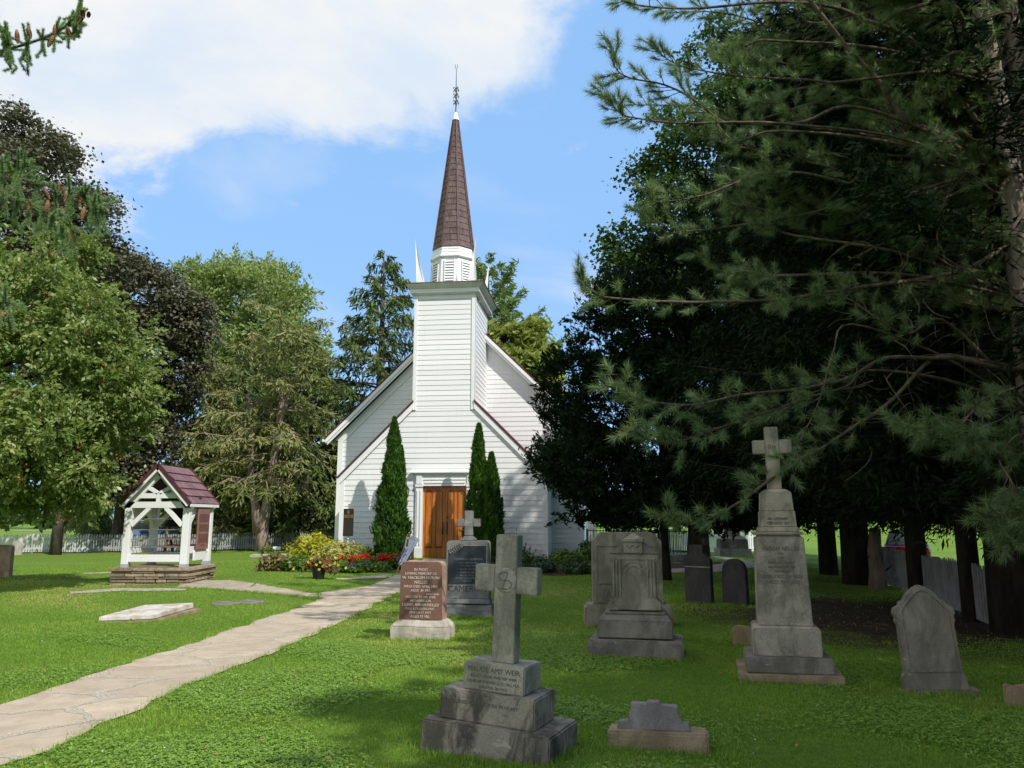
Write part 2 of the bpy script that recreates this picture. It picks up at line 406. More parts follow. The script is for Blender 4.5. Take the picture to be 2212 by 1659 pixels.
def conifer(name, label, base, H, Rad, lm, bark, seed, z0=1.0, nb=150, trunk=0.25, group=None, lean=(0, 0), bare=0.12, **kw):
    rg = np.random.default_rng(seed); root = thing(name, label, 'tree', base, 0, group)
    V, T, paths = conifer_arrays(H, Rad, z0, nb, rg, **kw)
    fast_mesh('crown', V, 4, lm, root, T)
    k = MB(); k.tube([(0, 0, -0.15), (0, 0, H * 0.3), (0, 0, H * 0.65), (0, 0, H * 0.98)], [trunk * 1.3, trunk, trunk * 0.55, 0.02], 9)
    for P, L in paths:
        if rg.random() < 0.6: k.tube(P, np.linspace(0.035, 0.008, 5) * (0.5 + L * bare * 2), 4, False)
    k.build('trunk', bark, root, smooth=True); return root
def copy_tree(src, loc, rz, sc, label, group):
    r = src.copy(); COL.objects.link(r); r.location = loc; r.rotation_euler = (0, 0, rz); r.scale = (sc, sc, sc); tag(r, label, src['category'], group)
    for ch in list(src.children):
        c = ch.copy(); COL.objects.link(c); c.parent = r
    return r

# ================================================================== MATERIALS IN USE
M = {}
M['white'] = plain('white_paint', (0.80, 0.80, 0.785), 0.45, 0.35, 0.02, 1.5)
M['cream'] = plain('cream_paint', (0.72, 0.69, 0.62), 0.55, 0.3, 0.05, 3.0)
M['cornice'] = plain('weathered_white_paint', (0.74, 0.72, 0.67), 0.5, 0.3, 0.06, 3.0)  # greyer white: shade of cove and soffit put into the colour
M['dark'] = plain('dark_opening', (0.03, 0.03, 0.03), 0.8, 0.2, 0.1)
M['iron'] = plain('black_iron', (0.018, 0.018, 0.02), 0.45, 0.4, 0.2, 9)
M['brass'] = plain('aged_brass', (0.20, 0.15, 0.09), 0.38, 0.5, 0.2, 20, metallic=0.8)
M['grey_metal'] = plain('galvanised_metal', (0.32, 0.34, 0.36), 0.45, 0.5, 0.1, 8, metallic=0.6)
M['lamp_glass'] = plain('lamp_glass', (0.22, 0.22, 0.2), 0.1, 0.6, 0.1, 4)
M['shingle'] = tintmat('brown_shingle', (0.078, 0.044, 0.046), (0.155, 0.102, 0.09), 0.7, 0.3, (9.0, (3, 3, 0.25), 0.5))
M['maroon'] = tintmat('maroon_shingle', (0.115, 0.055, 0.062), (0.235, 0.125, 0.128), 0.5, 0.4, (5.0, (1, 4, 1), 0.4))
M['maroon_edge'] = plain('maroon_roof_edge', (0.09, 0.032, 0.038), 0.6, 0.3, 0.15, 6)
def clap_mat():
    m, t, b = new_mat('painted_clapboard'); o = objco(t); a = tnode(t, 'ShaderNodeAttribute', attribute_name='tint')
    c = mixc(t, a.outputs['Fac'], (0.755, 0.755, 0.745), (0.815, 0.815, 0.80))
    c = mixc(t, mrange(t, nz(t, o, 1.6, 7, 0.65, stretch=(3.5, 3.5, 0.35)), 0.5, 0.78, 0, 0.35), c, (0.66, 0.65, 0.61))
    c = mixc(t, mrange(t, nz(t, o, 7, 6, 0.7, stretch=(0.5, 0.5, 4.0)), 0.55, 0.8, 0, 0.25), c, (0.68, 0.67, 0.64))
    sz_ = tnode(t, 'ShaderNodeSeparateXYZ'); t.links.new(o, sz_.inputs[0])
    ad = tnode(t, 'ShaderNodeMath', operation='MULTIPLY_ADD'); t.links.new(nz(t, o, 3.0, 5, 0.65), ad.inputs[0]); ad.inputs[1].default_value = -0.9; t.links.new(sz_.outputs[2], ad.inputs[2])
    c = mixc(t, mrange(t, ad.outputs[0], -0.5, 0.15, 0.55, 0.0), c, (0.45, 0.42, 0.34))
    t.links.new(c, b.inputs['Base Color']); b.inputs['Roughness'].default_value = 0.5; b.inputs['Specular IOR Level'].default_value = 0.3
    bump(t, b, nz(t, o, 30, 4, 0.6, stretch=(0.3, 0.3, 6.0)), 0.12, 0.003); return m
M['clap'] = clap_mat()
def wood_door():
    m, t, b = new_mat('stained_pine'); o = objco(t)
    f = nz(t, o, 6.0, 6, 0.6, stretch=(6, 6, 0.35), dist=0.8); w = nz(t, o, 2.6, 3, 0.5, stretch=(5, 5, 0.5), off=(3, 1, 0))
    c = mixc(t, mrange(t, f, 0.3, 0.7), (0.30, 0.078, 0.012), (0.58, 0.185, 0.026))
    c = mixc(t, mrange(t, w, 0.4, 0.7, 0, 0.6), c, (0.68, 0.25, 0.035))
    kn = tnode(t, 'ShaderNodeTexVoronoi'); mp = tnode(t, 'ShaderNodeMapping'); mp.inputs['Scale'].default_value = (3.3, 3.3, 1.7)
    t.links.new(o, mp.inputs[0]); t.links.new(mp.outputs[0], kn.inputs['Vector']); kn.inputs['Scale'].default_value = 1.0
    c = mixc(t, mrange(t, kn.outputs['Distance'], 0.02, 0.07, 0.8, 0.0), c, (0.06, 0.018, 0.006))
    t.links.new(c, b.inputs['Base Color']); b.inputs['Roughness'].default_value = 0.32; bump(t, b, f, 0.15, 0.003)
    return m
M['door'] = wood_door(); M['door_edge'] = plain('dark_stand_in_shade_moulding', (0.19, 0.05, 0.010), .35, .4, .15, 8)  # moulding darker than the leaf: its relief shade is put into the colour
M['bark'] = barkmat('grey_brown_bark', (0.05, 0.04, 0.032), (0.135, 0.11, 0.09))
M['bark_pink'] = barkmat('pinkish_bark', (0.15, 0.11, 0.09), (0.38, 0.285, 0.24), 4.0)
M['bark_dark'] = barkmat('dark_bark', (0.022, 0.018, 0.014), (0.06, 0.05, 0.04))
M['bark_pine'] = barkmat('pale_pine_bark', (0.15, 0.12, 0.095), (0.36, 0.30, 0.25), 5.0)
M['twig'] = barkmat('pine_limb_bark', (0.06, 0.048, 0.034), (0.175, 0.14, 0.10), 9.0)

def lawn_mat():
    m, t, b = new_mat('mown_lawn'); o = objco(t)
    f = nz(t, o, 0.45, 6, 0.6); c = mixc(t, mrange(t, f, 0.32, 0.68), (0.17, 0.285, 0.035), (0.25, 0.35, 0.065))
    f2 = nz(t, o, 1.7, 5, 0.65, off=(5, 2, 0)); c = mixc(t, mrange(t, f2, 0.52, 0.72, 0, 0.55), c, (0.29, 0.30, 0.07))
    f3 = nz(t, o, 14, 6, 0.7, off=(1, 9, 0)); c = mixc(t, mrange(t, f3, 0.38, 0.62, 0.7, 0.0), c, (0.075, 0.15, 0.014))
    f5 = nz(t, o, 70, 3, 0.6); c = mixc(t, mrange(t, f5, 0.35, 0.65, 0.45, 0.0), c, (0.08, 0.145, 0.016))
    # bare, needle-strewn earth under the conifers to the right
    s_ = tnode(t, 'ShaderNodeSeparateXYZ'); t.links.new(o, s_.inputs[0])
    def mth(op, a, bb):
        n = tnode(t, 'ShaderNodeMath', operation=op)
        for i, v in enumerate((a, bb)):
            if isinstance(v, (int, float)): n.inputs[i].default_value = v
            else: t.links.new(v, n.inputs[i])
        return n.outputs[0]
    x, y = s_.outputs[0], s_.outputs[1]
    d1 = mth('ADD', mth('POWER', mth('DIVIDE', mth('SUBTRACT', x, 6.0), 3.2), 2), mth('POWER', mth('DIVIDE', mth('SUBTRACT', y, 13.0), 3.9), 2))
    d2 = mth('ADD', mth('POWER', mth('DIVIDE', mth('SUBTRACT', x, -13.6), 3.4), 2), mth('POWER', mth('DIVIDE', mth('SUBTRACT', y, 20.6), 0.9), 2))
    d = mth('MINIMUM', mth('POWER', d1, 0.5), mth('POWER', d2, 0.5))
    d = mth('ADD', d, mth('MULTIPLY', mth('SUBTRACT', nz(t, o, 1.1, 6, 0.65), 0.5), 1.5))
    soil = mixc(t, mrange(t, nz(t, o, 9, 5, 0.7), 0.35, 0.65), (0.035, 0.026, 0.018), (0.08, 0.058, 0.038))
    c = mixc(t, mrange(t, d, 0.45, 1.25, 1.0, 0.0), c, soil)
    t.links.new(c, b.inputs['Base Color']); b.inputs['Roughness'].default_value = 0.95; b.inputs['Specular IOR Level'].default_value = 0.1
    bump(t, b, nz(t, o, 45, 5, 0.7), 1.0, 0.04); return m
M['lawn'] = lawn_mat()
def flag_mat(name, scale, joint, c1, c2, stretch=(1, 1, 1)):
    m, t, b = new_mat(name); o = objco(t)
    wv = nz(t, o, 1.6, 4, 0.55); cmb = tnode(t, 'ShaderNodeMix', data_type='VECTOR')
    mp = tnode(t, 'ShaderNodeMapping'); mp.inputs['Scale'].default_value = stretch; mp.inputs['Rotation'].default_value = (0, 0, 0.5)
    ad = tnode(t, 'ShaderNodeVectorMath', operation='MULTIPLY_ADD')
    nn = tnode(t, 'ShaderNodeTexNoise'); nn.inputs['Scale'].default_value = 1.3; nn.inputs['Detail'].default_value = 4; t.links.new(o, nn.inputs['Vector'])
    t.links.new(nn.outputs['Color'], ad.inputs[0]); ad.inputs[1].default_value = (0.42, 0.42, 0); t.links.new(o, ad.inputs[2])
    t.links.new(ad.outputs[0], mp.inputs[0])
    v1 = tnode(t, 'ShaderNodeTexVoronoi', feature='DISTANCE_TO_EDGE', voronoi_dimensions='2D'); v2 = tnode(t, 'ShaderNodeTexVoronoi', feature='F1', voronoi_dimensions='2D')
    for v in (v1, v2):
        t.links.new(mp.outputs[0], v.inputs['Vector']); v.inputs['Scale'].default_value = scale; v.inputs['Randomness'].default_value = 0.85
    jn = nz(t, o, 2.4, 5, 0.6)
    jw = mrange(t, jn, 0.3, 0.72, 0.0, joint)
    df = tnode(t, 'ShaderNodeMath', operation='SUBTRACT'); t.links.new(v1.outputs['Distance'], df.inputs[0]); t.links.new(jw, df.inputs[1])
    e = mrange(t, df.outputs[0], 0.0, 0.02)
    sepc = tnode(t, 'ShaderNodeSeparateColor'); t.links.new(v2.outputs['Color'], sepc.inputs[0])
    c = mixc(t, sepc.outputs[0], c1, c2)
    c = mixc(t, mrange(t, nz(t, o, 3.2, 6, 0.65), 0.35, 0.7, 0, 0.55), c, tuple(x * 0.68 for x in c1))
    c = mixc(t, mrange(t, nz(t, o, 40, 4, 0.7), 0.35, 0.7, 0, 0.3), c, tuple(x * 0.6 for x in c2))
    gr = mixc(t, mrange(t, nz(t, o, 55, 3, 0.7), 0.4, 0.6), (0.40, 0.34, 0.26), (0.66, 0.59, 0.48))
    c = mixc(t, e, gr, c)
    crack = mrange(t, df.outputs[0], 0.0, 0.012, 1.0, 0.0)
    c2_ = mixc(t, mrange(t, df.outputs[0], 0.004, 0.014, 0.28, 0.0), c, (0.15, 0.11, 0.08))
    t.links.new(c2_, b.inputs['Base Color']); b.inputs['Roughness'].default_value = 0.9; b.inputs['Specular IOR Level'].default_value = 0.15
    h = tnode(t, 'ShaderNodeMath', operation='MULTIPLY_ADD'); t.links.new(e, h.inputs[0]); h.inputs[1].default_value = 1.0
    t.links.new(nz(t, o, 22, 6, 0.7), h.inputs[2]); bump(t, b, h.outputs[0], 0.7, 0.025)
    return m
M['flag'] = flag_mat('flagstone_path', 0.95, 0.075, (0.45, 0.365, 0.265), (0.60, 0.49, 0.365), (1.0, 1.5, 1))
M['cobble'] = flag_mat('small_paving_stones', 4.2, 0.10, (0.36, 0.30, 0.215), (0.52, 0.44, 0.33))
M['soil'] = plain('mulch_soil', (0.085, 0.055, 0.036), 0.95, 0.1, 0.45, 14, bmp=0.8)
M['gravel'] = plain('pale_gravel', (0.44, 0.39, 0.31), 0.95, 0.1, 0.3, 18, bmp=0.5)

# ================================================================== GROUND
def grid_ground():
    xs = np.concatenate([-np.geomspace(900, 42, 26), np.arange(-40, 40.01, 0.5), np.geomspace(42, 900, 26)])
    ys = np.concatenate([-np.geomspace(300, 13, 14), np.arange(-12, 62.01, 0.5), np.geomspace(64, 1500, 34)])
    X, Y = np.meshgrid(xs, ys); Z = g(X, Y); nx, ny = len(xs), len(ys)
    me = bpy.data.meshes.new('lawn')
    V = np.stack([X, Y, Z], -1).reshape(-1, 3)
    i = np.arange(ny - 1)[:, None] * nx + np.arange(nx - 1)[None]; F = np.stack([i, i + 1, i + nx + 1, i + nx], -1).reshape(-1, 4)
    me.from_pydata(V.tolist(), [], F.tolist()); me.update()
    o = bpy.data.objects.new('lawn', me); struct(finish(o, None, M['lawn'], True))
grid_ground()
def resample(P, n):
    P = np.array([p[:2] for p in P]); d = np.r_[0, np.cumsum(np.linalg.norm(np.diff(P, axis=0), axis=1))]
    q = np.linspace(0, d[-1], n); return np.stack([np.interp(q, d, P[:, 0]), np.interp(q, d, P[:, 1])], 1)
PATH_POLYS = []
def strip(name, A, B, mat, lift, n=60, m=5, block=True, wob=0.03):
    a, b = resample(A, n), resample(B, n); rg = np.random.default_rng(n)
    a += rg.normal(size=a.shape) * wob; b += rg.normal(size=b.shape) * wob
    V = []; F = []
    for i in range(n):
        for j in range(m):
            p = a[i] + (b[i] - a[i]) * j / (m - 1); V.append((p[0], p[1], gz(*p) + lift))
    for i in range(n - 1):
        for j in range(m - 1): F.append((i * m + j, i * m + j + 1, (i + 1) * m + j + 1, (i + 1) * m + j))
    me = bpy.data.meshes.new(name); me.from_pydata(V, [], F); me.update()
    o = bpy.data.objects.new(name, me); struct(finish(o, None, mat, True))
    if block: PATH_POLYS.append(np.concatenate([a, b[::-1]]))
    return o
G = lambda *ps: [gp(u, v) for u, v in ps]
strip('path', G((-330, 1640), (0, 1525), (130, 1482), (250, 1443), (400, 1397), (520, 1355), (620, 1322), (685, 1297), (690, 1281), (760, 1273), (808, 1263), (838, 1250), (868, 1236), (905, 1217), (912, 1208)),
      G((-240, 1800), (0, 1659), (130, 1610), (260, 1550), (390, 1490), (520, 1436), (640, 1390), (715, 1352), (770, 1328), (815, 1303), (855, 1285), (890, 1262), (930, 1236), (985, 1217), (1010, 1208)), M['flag'], 0.014, 90, 7)
strip('path', G((690, 1283), (640, 1275), (545, 1259), (500, 1253), (440, 1254), (400, 1256)), G((692, 1296), (660, 1292), (600, 1285), (520, 1279), (440, 1273), (380, 1272)), M['cobble'], 0.010, 40, 4)
strip('path', G((725, 1250), (790, 1245), (860, 1239)), G((728, 1253), (800, 1250), (858, 1248)), M['flag'], 0.010, 16, 3)
strip('path', G((150, 1279), (250, 1271), (400, 1271)), G((150, 1284), (250, 1277), (400, 1276)), M['gravel'], 0.008, 16, 3)
strip('path', G((180, 1238), (260, 1234), (345, 1232)), G((185, 1240), (260, 1237), (345, 1235)), M['gravel'], 0.008, 10, 3, False)
strip('garden_bed', G((560, 1222), (640, 1215), (740, 1205), (905, 1203)), G((562, 1234), (640, 1236), (720, 1238), (800, 1236), (868, 1232)), M['soil'], 0.008, 24, 4, True)
strip('garden_bed', G((1010, 1206), (1100, 1206), (1200, 1204), (1300, 1206)), G((1010, 1232), (1100, 1240), (1200, 1244), (1300, 1240)), M['soil'], 0.008, 24, 4, True)
strip('mulch_bed', G((1425, 1213), (1470, 1212), (1560, 1214)), G((1425, 1232), (1470, 1231), (1550, 1224)), M['soil'], 0.008, 12, 3, True)
strip('path', G((1425, 1232), (1530, 1222), (1570, 1216), (1560, 1207), (1535, 1203)), G((1425, 1238), (1530, 1238), (1660, 1222), (1600, 1209), (1540, 1201)), M['gravel'], 0.012, 24, 3, True)
strip('road', [(-90, 92), (-30, 96), (40, 100)], [(-90, 95), (-30, 99), (40, 103)], M['gravel'], 0.05, 30, 3, False)

# ================================================================== CHAPEL
PHI = R(6.5)
A0 = at(1022, 880, 27.0)
chx = Vector((math.cos(PHI), -math.sin(PHI), 0)); chy = Vector((math.sin(PHI), math.cos(PHI), 0))
CH = thing('chapel', 'white clapboard chapel with square bell tower and brown shingled spire', 'chapel',
           (A0.x - 1.06 * chx.x, A0.y - 1.06 * chx.y, 0.2), -PHI)
def chapel_point(x, y, z=0.0): return Vector(CH.location) + chx * x + chy * y + Vector((0, 0, z))
def clip_band(poly, lo, hi):
    def cut(P, sgn, lim):
        out = []
        for i in range(len(P)):
            a, b = P[i], P[(i + 1) % len(P)]; da, db = sgn * (a[1] - lim), sgn * (b[1] - lim)
            if da >= 0: out.append(a)
            if (da > 0 > db) or (da < 0 < db):
                k = da / (da - db); out.append((a[0] + (b[0] - a[0]) * k, lim))
        return out
    P = cut(poly, 1, lo); return cut(P, -1, hi) if len(P) > 2 else []
def clap(poly, o, xd, nd, name='wall', h=0.186, lip=0.013, off=0.0):
    """real lapped boards: each row leans out to a lip and has an underside"""
    k = MB(); o, xd, nd = Vector(o), Vector(xd), Vector(nd); up = Vector((0, 0, 1))
    z0 = min(p[1] for p in poly); z1 = max(p[1] for p in poly); z = -0.25 + math.floor((z0 + 0.25) / h) * h - off
    while z < z1:
        P = clip_band(poly, max(z, z0), min(z + h, z1))
        if len(P) > 2:
            k.add([o + xd * a + up * b + nd * (lip * (1 - (b - z) / h)) for a, b in P], [tuple(range(len(P)))])
            lo = [p for p in P if abs(p[1] - max(z, z0)) < 1e-6]
            if len(lo) >= 2:
                xa, xb = min(p[0] for p in lo), max(p[0] for p in lo); zz = max(z, z0)
                k.add([o + xd * xa + up * zz, o + xd * xb + up * zz, o + xd * xb + up * zz + nd * lip, o + xd * xa + up * zz + nd * lip], [(0, 1, 2, 3)])
        z += h
    return k.build(name, M['clap'], CH)
TW, TD, ZT = 1.10, 3.0, 9.42           # tower half width, depth, wall height
VW, VD = 3.64, 2.9                     # vestibule
GW, ZE, ZR = 4.80, 4.90, 9.60          # nave half width
def zv(x): return 5.34 - (abs(x) - TW) * 1.0
def zg(x): return ZR - 0.98 * abs(x)
FR = (0, -1, 0)
# front: vestibule and tower rise in one plane
DX0, DX1, DZ = .09 - .80, .09 + .80, 2.5
xs_ = lambda z: TW + (zv(TW) - .1 - z)
clap([(-VW, -0.25), (DX0, -0.25), (DX0, DZ), (-VW, DZ)], (0, 0, 0), (1, 0, 0), FR)
clap([(DX1, -0.25), (VW, -0.25), (VW, DZ), (DX1, DZ)], (0, 0, 0), (1, 0, 0), FR)
clap([(-VW, DZ), (VW, DZ), (VW, zv(VW) - .1), (TW, zv(TW) - .1), (-TW, zv(TW) - .1), (-VW, zv(VW) - .1)], (0, 0, 0), (1, 0, 0), FR)
clap([(-TW, zv(TW) - .1), (TW, zv(TW) - .1), (TW, ZT), (-TW, ZT)], (0, 0, 0), (1, 0, 0), FR, 'tower', off=0.0)
clap([(0, 2.4), (TD, 2.4), (TD, ZT), (0, ZT)], (TW, 0, 0), (0, 1, 0), (1, 0, 0), 'tower')
clap([(0, 2.4), (TD, 2.4), (TD, ZT), (0, ZT)], (-TW, 0, 0), (0, 1, 0), (-1, 0, 0), 'tower')
clap([(0, 7.0), (2 * TW, 7.0), (2 * TW, ZT), (0, ZT)], (-TW, TD, 0), (1, 0, 0), (0, 1, 0), 'tower')
for s in (-1, 1):
    clap([(0, -0.25), (VD, -0.25), (VD, zv(VW)), (0, zv(VW))], (s * VW, 0, 0), (0, 1, 0), (s, 0, 0))
    clap([(0, -0.25), (14.5, -0.25), (14.5, ZE), (0, ZE)], (s * GW, VD, 0), (0, 1, 0), (s, 0, 0))
clap([(-GW, -0.25), (GW, -0.25), (GW, zg(GW) - .5), (0, zg(0) - .55), (-GW, zg(GW) - .5)], (0, VD, 0), (1, 0, 0), FR, off=0.05)
clap([(-GW, -0.25), (GW, -0.25), (GW, zg(GW) - .2), (0, zg(0) - .2), (-GW, zg(GW) - .2)], (0, VD + 14.5, 0), (1, 0, 0), (0, 1, 0))
# corner boards and friezes
for s in (-1, 1):
    k = MB()
    k.box(s * TW - .06 + s * -.05, s * TW + .06 - s * .03, -.045, .05, zv(TW) - .16, ZT + .1)
    k.box(s * TW + s * .026 - .012, s * TW + s * .026 + .012, -.045, .1, zv(TW) - .16, ZT + .1)
    k.build('corner_board', M['white'], CH); k = MB()
    k.box(s * VW - .075 - s * .03, s * VW + .075 - s * .03, -.043, .06, -.3, zv(VW) - .1); k.build('corner_board', M['white'], CH); k = MB()
    k.box(s * (GW - .06) - .10, s * (GW - .06) + .10, VD - .042, VD + .06, -.3, zg(GW) - .35)
    k.box(s * (GW + .028) - .012, s * (GW + .028) + .012, VD - .04, VD + .16, -.3, zg(GW) - .35); k.build('corner_board', M['white'], CH)
k = MB(); k.box(-TW + .1, TW - .1, -.038, .02, ZT - .16, ZT + .08)
k.build('frieze', M['white'], CH)
for s in (-1, 1):      # plain band under the rake of the nave gable
    k = MB(); k.prism([(s * 5.0, zg(5.0) - .28), (s * 0.2, zg(.2) - .28), (s * 0.2, zg(.2) - .70), (s * 5.0 - s * .22, zg(4.78) - .70), (s * 5.0 - s * .22, zg(5) - .28)], VD - .04, VD + .01); k.build('frieze', M['white'], CH)
# nave roof with bargeboards and soffit
k = MB()
for s in (-1, 1):
    e = 5.27
    k.add([(0, VD - .36, ZR), (s * e, VD - .36, zg(e)), (s * e, VD + 14.9, zg(e)), (0, VD + 14.9, ZR),
           (0, VD - .36, ZR + .075), (s * (e + .05), VD - .36, zg(e) + .045), (s * (e + .05), VD + 14.9, zg(e) + .045), (0, VD + 14.9, ZR + .075)],
          [(0, 1, 2, 3), (4, 5, 6, 7), (0, 1, 5, 4), (1, 2, 6, 5), (2, 3, 7, 6)])
k.build('roof', M['maroon_edge'], CH)
k = MB()
for s in (-1, 1):
    e = 5.25
    k.prism([(s * e, zg(e) - .004), (0, ZR - .004), (0, ZR - .17), (s * e, zg(e) - .17)], VD - .355, VD - .315)
    k.prism([(s * (e - .06), zg(e - .06) - .15), (0, ZR - .15), (0, ZR - .29), (s * (e - .06), zg(e - .06) - .29)], VD - .315, VD - .27)
    k.prism([(s * (e - .1), zg(e - .1) - .05), (0, ZR - .05), (0, ZR - .09), (s * (e - .1), zg(e - .1) - .09)], VD - .27, VD + .01)
    k.box(min(s * e, s * (e + .14)), max(s * e, s * (e + .14)), VD - .34, VD + 14.8, zg(e) - .10, zg(e) + .0)
k.build('bargeboard', M['white'], CH)
# vestibule roof: flush with the front, thin maroon edge over a white board
for s in (-1, 1):
    k = MB(); w_ = MB(); e = 3.78
    k.add([(s * TW, -.10, zv(TW) + .10), (s * e, -.10, zv(e) + .10), (s * e, VD, zv(e) + .10), (s * TW, VD, zv(TW) + .10),
           (s * TW, -.10, zv(TW) + .20), (s * (e + .06), -.10, zv(e) + .14), (s * (e + .06), VD, zv(e) + .14), (s * TW, VD, zv(TW) + .20)],
          [(0, 1, 2, 3), (4, 5, 6, 7), (0, 1, 5, 4), (1, 2, 6, 5), (2, 3, 7, 6), (0, 3, 7, 4)])
    w_.prism([(s * TW, zv(TW) + .098), (s * e, zv(e) + .098), (s * e, zv(e) - .05), (s * (e - .06), zv(e) - .10), (s * TW, zv(TW) - .13)], -.08, 0.0)
    w_.box(min(s * (VW + .02), s * (e + .02)), max(s * (VW + .02), s * (e + .02)), 0.01, VD, zv(e) - .06, zv(e) + .06)
    k.build('roof', M['maroon_edge'], CH); w_.build('bargeboard', M['white'], CH)
# door
XD = 0.09
k = MB()
k.box(XD - 1.02, XD - .78, -.09, .11, -.12, 2.52); k.box(XD + .78, XD + 1.02, -.09, .11, -.12, 2.52)
for s in (-1, 1):
    for q in (-.055, .055): k.box(XD + s * .9 + q - .018, XD + s * .9 + q + .018, -.115, -.088, .45, 2.34)
    k.box(XD + s * .9 - .13, XD + s * .9 + .13, -.12, .02, -.12, .38); k.box(XD + s * .9 - .135, XD + s * .9 + .135, -.12, .02, 2.46, 2.56)
    k.box(XD + s * .9 - .10, XD + s * .9 + .10, -.13, .02, 2.56, 2.84)
k.box(XD - .80, XD + .80, -.085, .11, 2.49, 2.86); k.box(XD - .72, XD + .72, -.105, -.084, 2.58, 2.62); k.box(XD - .76, XD + .76, -.105, -.084, 2.70, 2.73)
k.box(XD - 1.06, XD + 1.06, -.11, .02, 2.84, 2.90); k.box(XD - 1.19, XD + 1.19, -.15, .02, 2.90, 2.94); k.box(XD - 1.22, XD + 1.22, -.19, .02, 2.94, 2.985, 1.0)
k.add([(XD - 1.22, -.19, 2.986), (XD + 1.22, -.19, 2.986), (XD + 1.22, .0, 3.05), (XD - 1.22, .0, 3.05)], [(0, 1, 2, 3)])
k.build('door_frame', M['white'], CH)
def door_leaf(s):
    k = MB(); x0, x1 = (XD - .775, XD - .003) if s < 0 else (XD + .003, XD + .775)
    k.box(x0, x1, .058, .10, .03, 2.485)
    d = k.build('door', M['door'], CH)
    p = MB(); xc = (x0 + x1) / 2
    for q in (-1, 1):
        cx = xc + q * .185; w = .115
        n = 8; arc = [(cx + w * math.cos(math.pi * i / n), 2.24 + .09 * math.sin(math.pi * i / n)) for i in range(n + 1)]
        out = [(cx + w, .42)] + arc + [(cx - w, .42)]
        for a, b in zip(out, out[1:] + out[:1]):
            p.bar((a[0], .052, a[1]), (b[0], .052, b[1]), .022, .022, (0, 1, 0))
        p.box(cx - w - .03, cx + w + .03, .04, .059, .36, .40)
    p.build('panel', M['door_edge'], d, bevel=.004, seg=1)
    h = MB(); hx = x1 - .075 if s < 0 else x0 + .075
    dy_ = .07; h.box(hx - .03, hx + .03, dy_ - .022, dy_ - .012, .82, 1.26); h.lathe([(.001, 0), (.035, 0.005), (.035, .03), (.02, .045), (.001, .05)], 10, (hx, dy_ - .02, 1.21))
    h.tube([(hx, dy_ - .02, 1.16), (hx, dy_ - .075, 1.12), (hx, dy_ - .075, .97), (hx, dy_ - .02, .92)], .014, 6)
    if s > 0: h.ball((hx, dy_ - .03, 1.42), .04, 10, 6)
    h.build('handle', M['brass'], d, smooth=True)
door_leaf(-1); door_leaf(1)
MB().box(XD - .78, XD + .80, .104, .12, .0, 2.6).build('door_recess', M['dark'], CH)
k = MB(); k.box(XD - .80, XD + .80, -.22, .02, -.10, .03); k.box(XD - 1.5, XD + 1.7, -1.5, -.221, -.22, -.05)
k.build('doorstep', stone('sandstone_step', (0.36, 0.27, 0.18), (0.16, 0.12, 0.08), stain=0.3, seed=3), CH, bevel=.012)
# carriage lantern beside the door
L = MB(); lx, lz = -1.26, 2.36
L.box(lx - .04, lx + .04, -.03, -.005, lz - .12, lz + .12); L.tube([(lx, -.02, lz), (lx, -.12, lz + .16), (lx, -.17, lz + .30), (lx, -.17, lz + .18)], .014, 6)
L.lathe([(.012, .16), (.02, .10), (.055, .09), (.125, .0), (.105, -.01)], 6, (lx, -.17, lz + .02))
L.lathe([(.085, -.26), (.06, -.31), (.03, -.33), (.012, -.40), (.004, -.43)], 6, (lx, -.17, lz + .02))
for i in range(6):
    a = 2 * math.pi * i / 6
    L.bar((lx + .108 * math.cos(a), -.17 + .108 * math.sin(a), lz + .01), (lx + .082 * math.cos(a), -.17 + .082 * math.sin(a), lz - .25), .014, .014)
lo = L.build('wall_lantern', M['iron'], CH)
MB().lathe([(.10, -.01), (.078, -.26)], 6, (lx, -.17, lz + .02)).build('glass', M['lamp_glass'], lo)
# tower cornice and little roof
def ring(prof, mat, name, oc=None):
    """profile of (out, z) carried round the tower"""
    k = MB(); n = len(prof)
    for i, (o_, z) in enumerate(prof):
        k.v += [(-TW - o_, -o_, z), (TW + o_, -o_, z), (TW + o_, TD + o_, z), (-TW - o_, TD + o_, z)]
    for i in range(n - 1):
        for j in range(4): k.f.append((i * 4 + j, i * 4 + (j + 1) % 4, (i + 1) * 4 + (j + 1) % 4, (i + 1) * 4 + j))
    k.t = [.5] * len(k.f); return k.build(name, mat, CH)
ring([(.03, ZT - .02), (.17, ZT + .05), (.17, ZT + .055)], M['cornice'], 'soffit')
ring([(.0, ZT + .05), (.175, ZT + .055), (.18, ZT + .06), (.18, ZT + .20), (.17, ZT + .205)], M['white'], 'fascia')
ring([(.165, ZT + .20), (.20, ZT + .21), (.33, ZT + .355), (.345, ZT + .37), (.0, ZT + .375)], M['cornice'], 'cornice')
ring([(.345, ZT + .372), (.375, ZT + .37), (.37, ZT + .395), (.05, ZT + .475), (.02, ZT + .48), (-.2, ZT + .56)], M['maroon_edge'], 'roof')
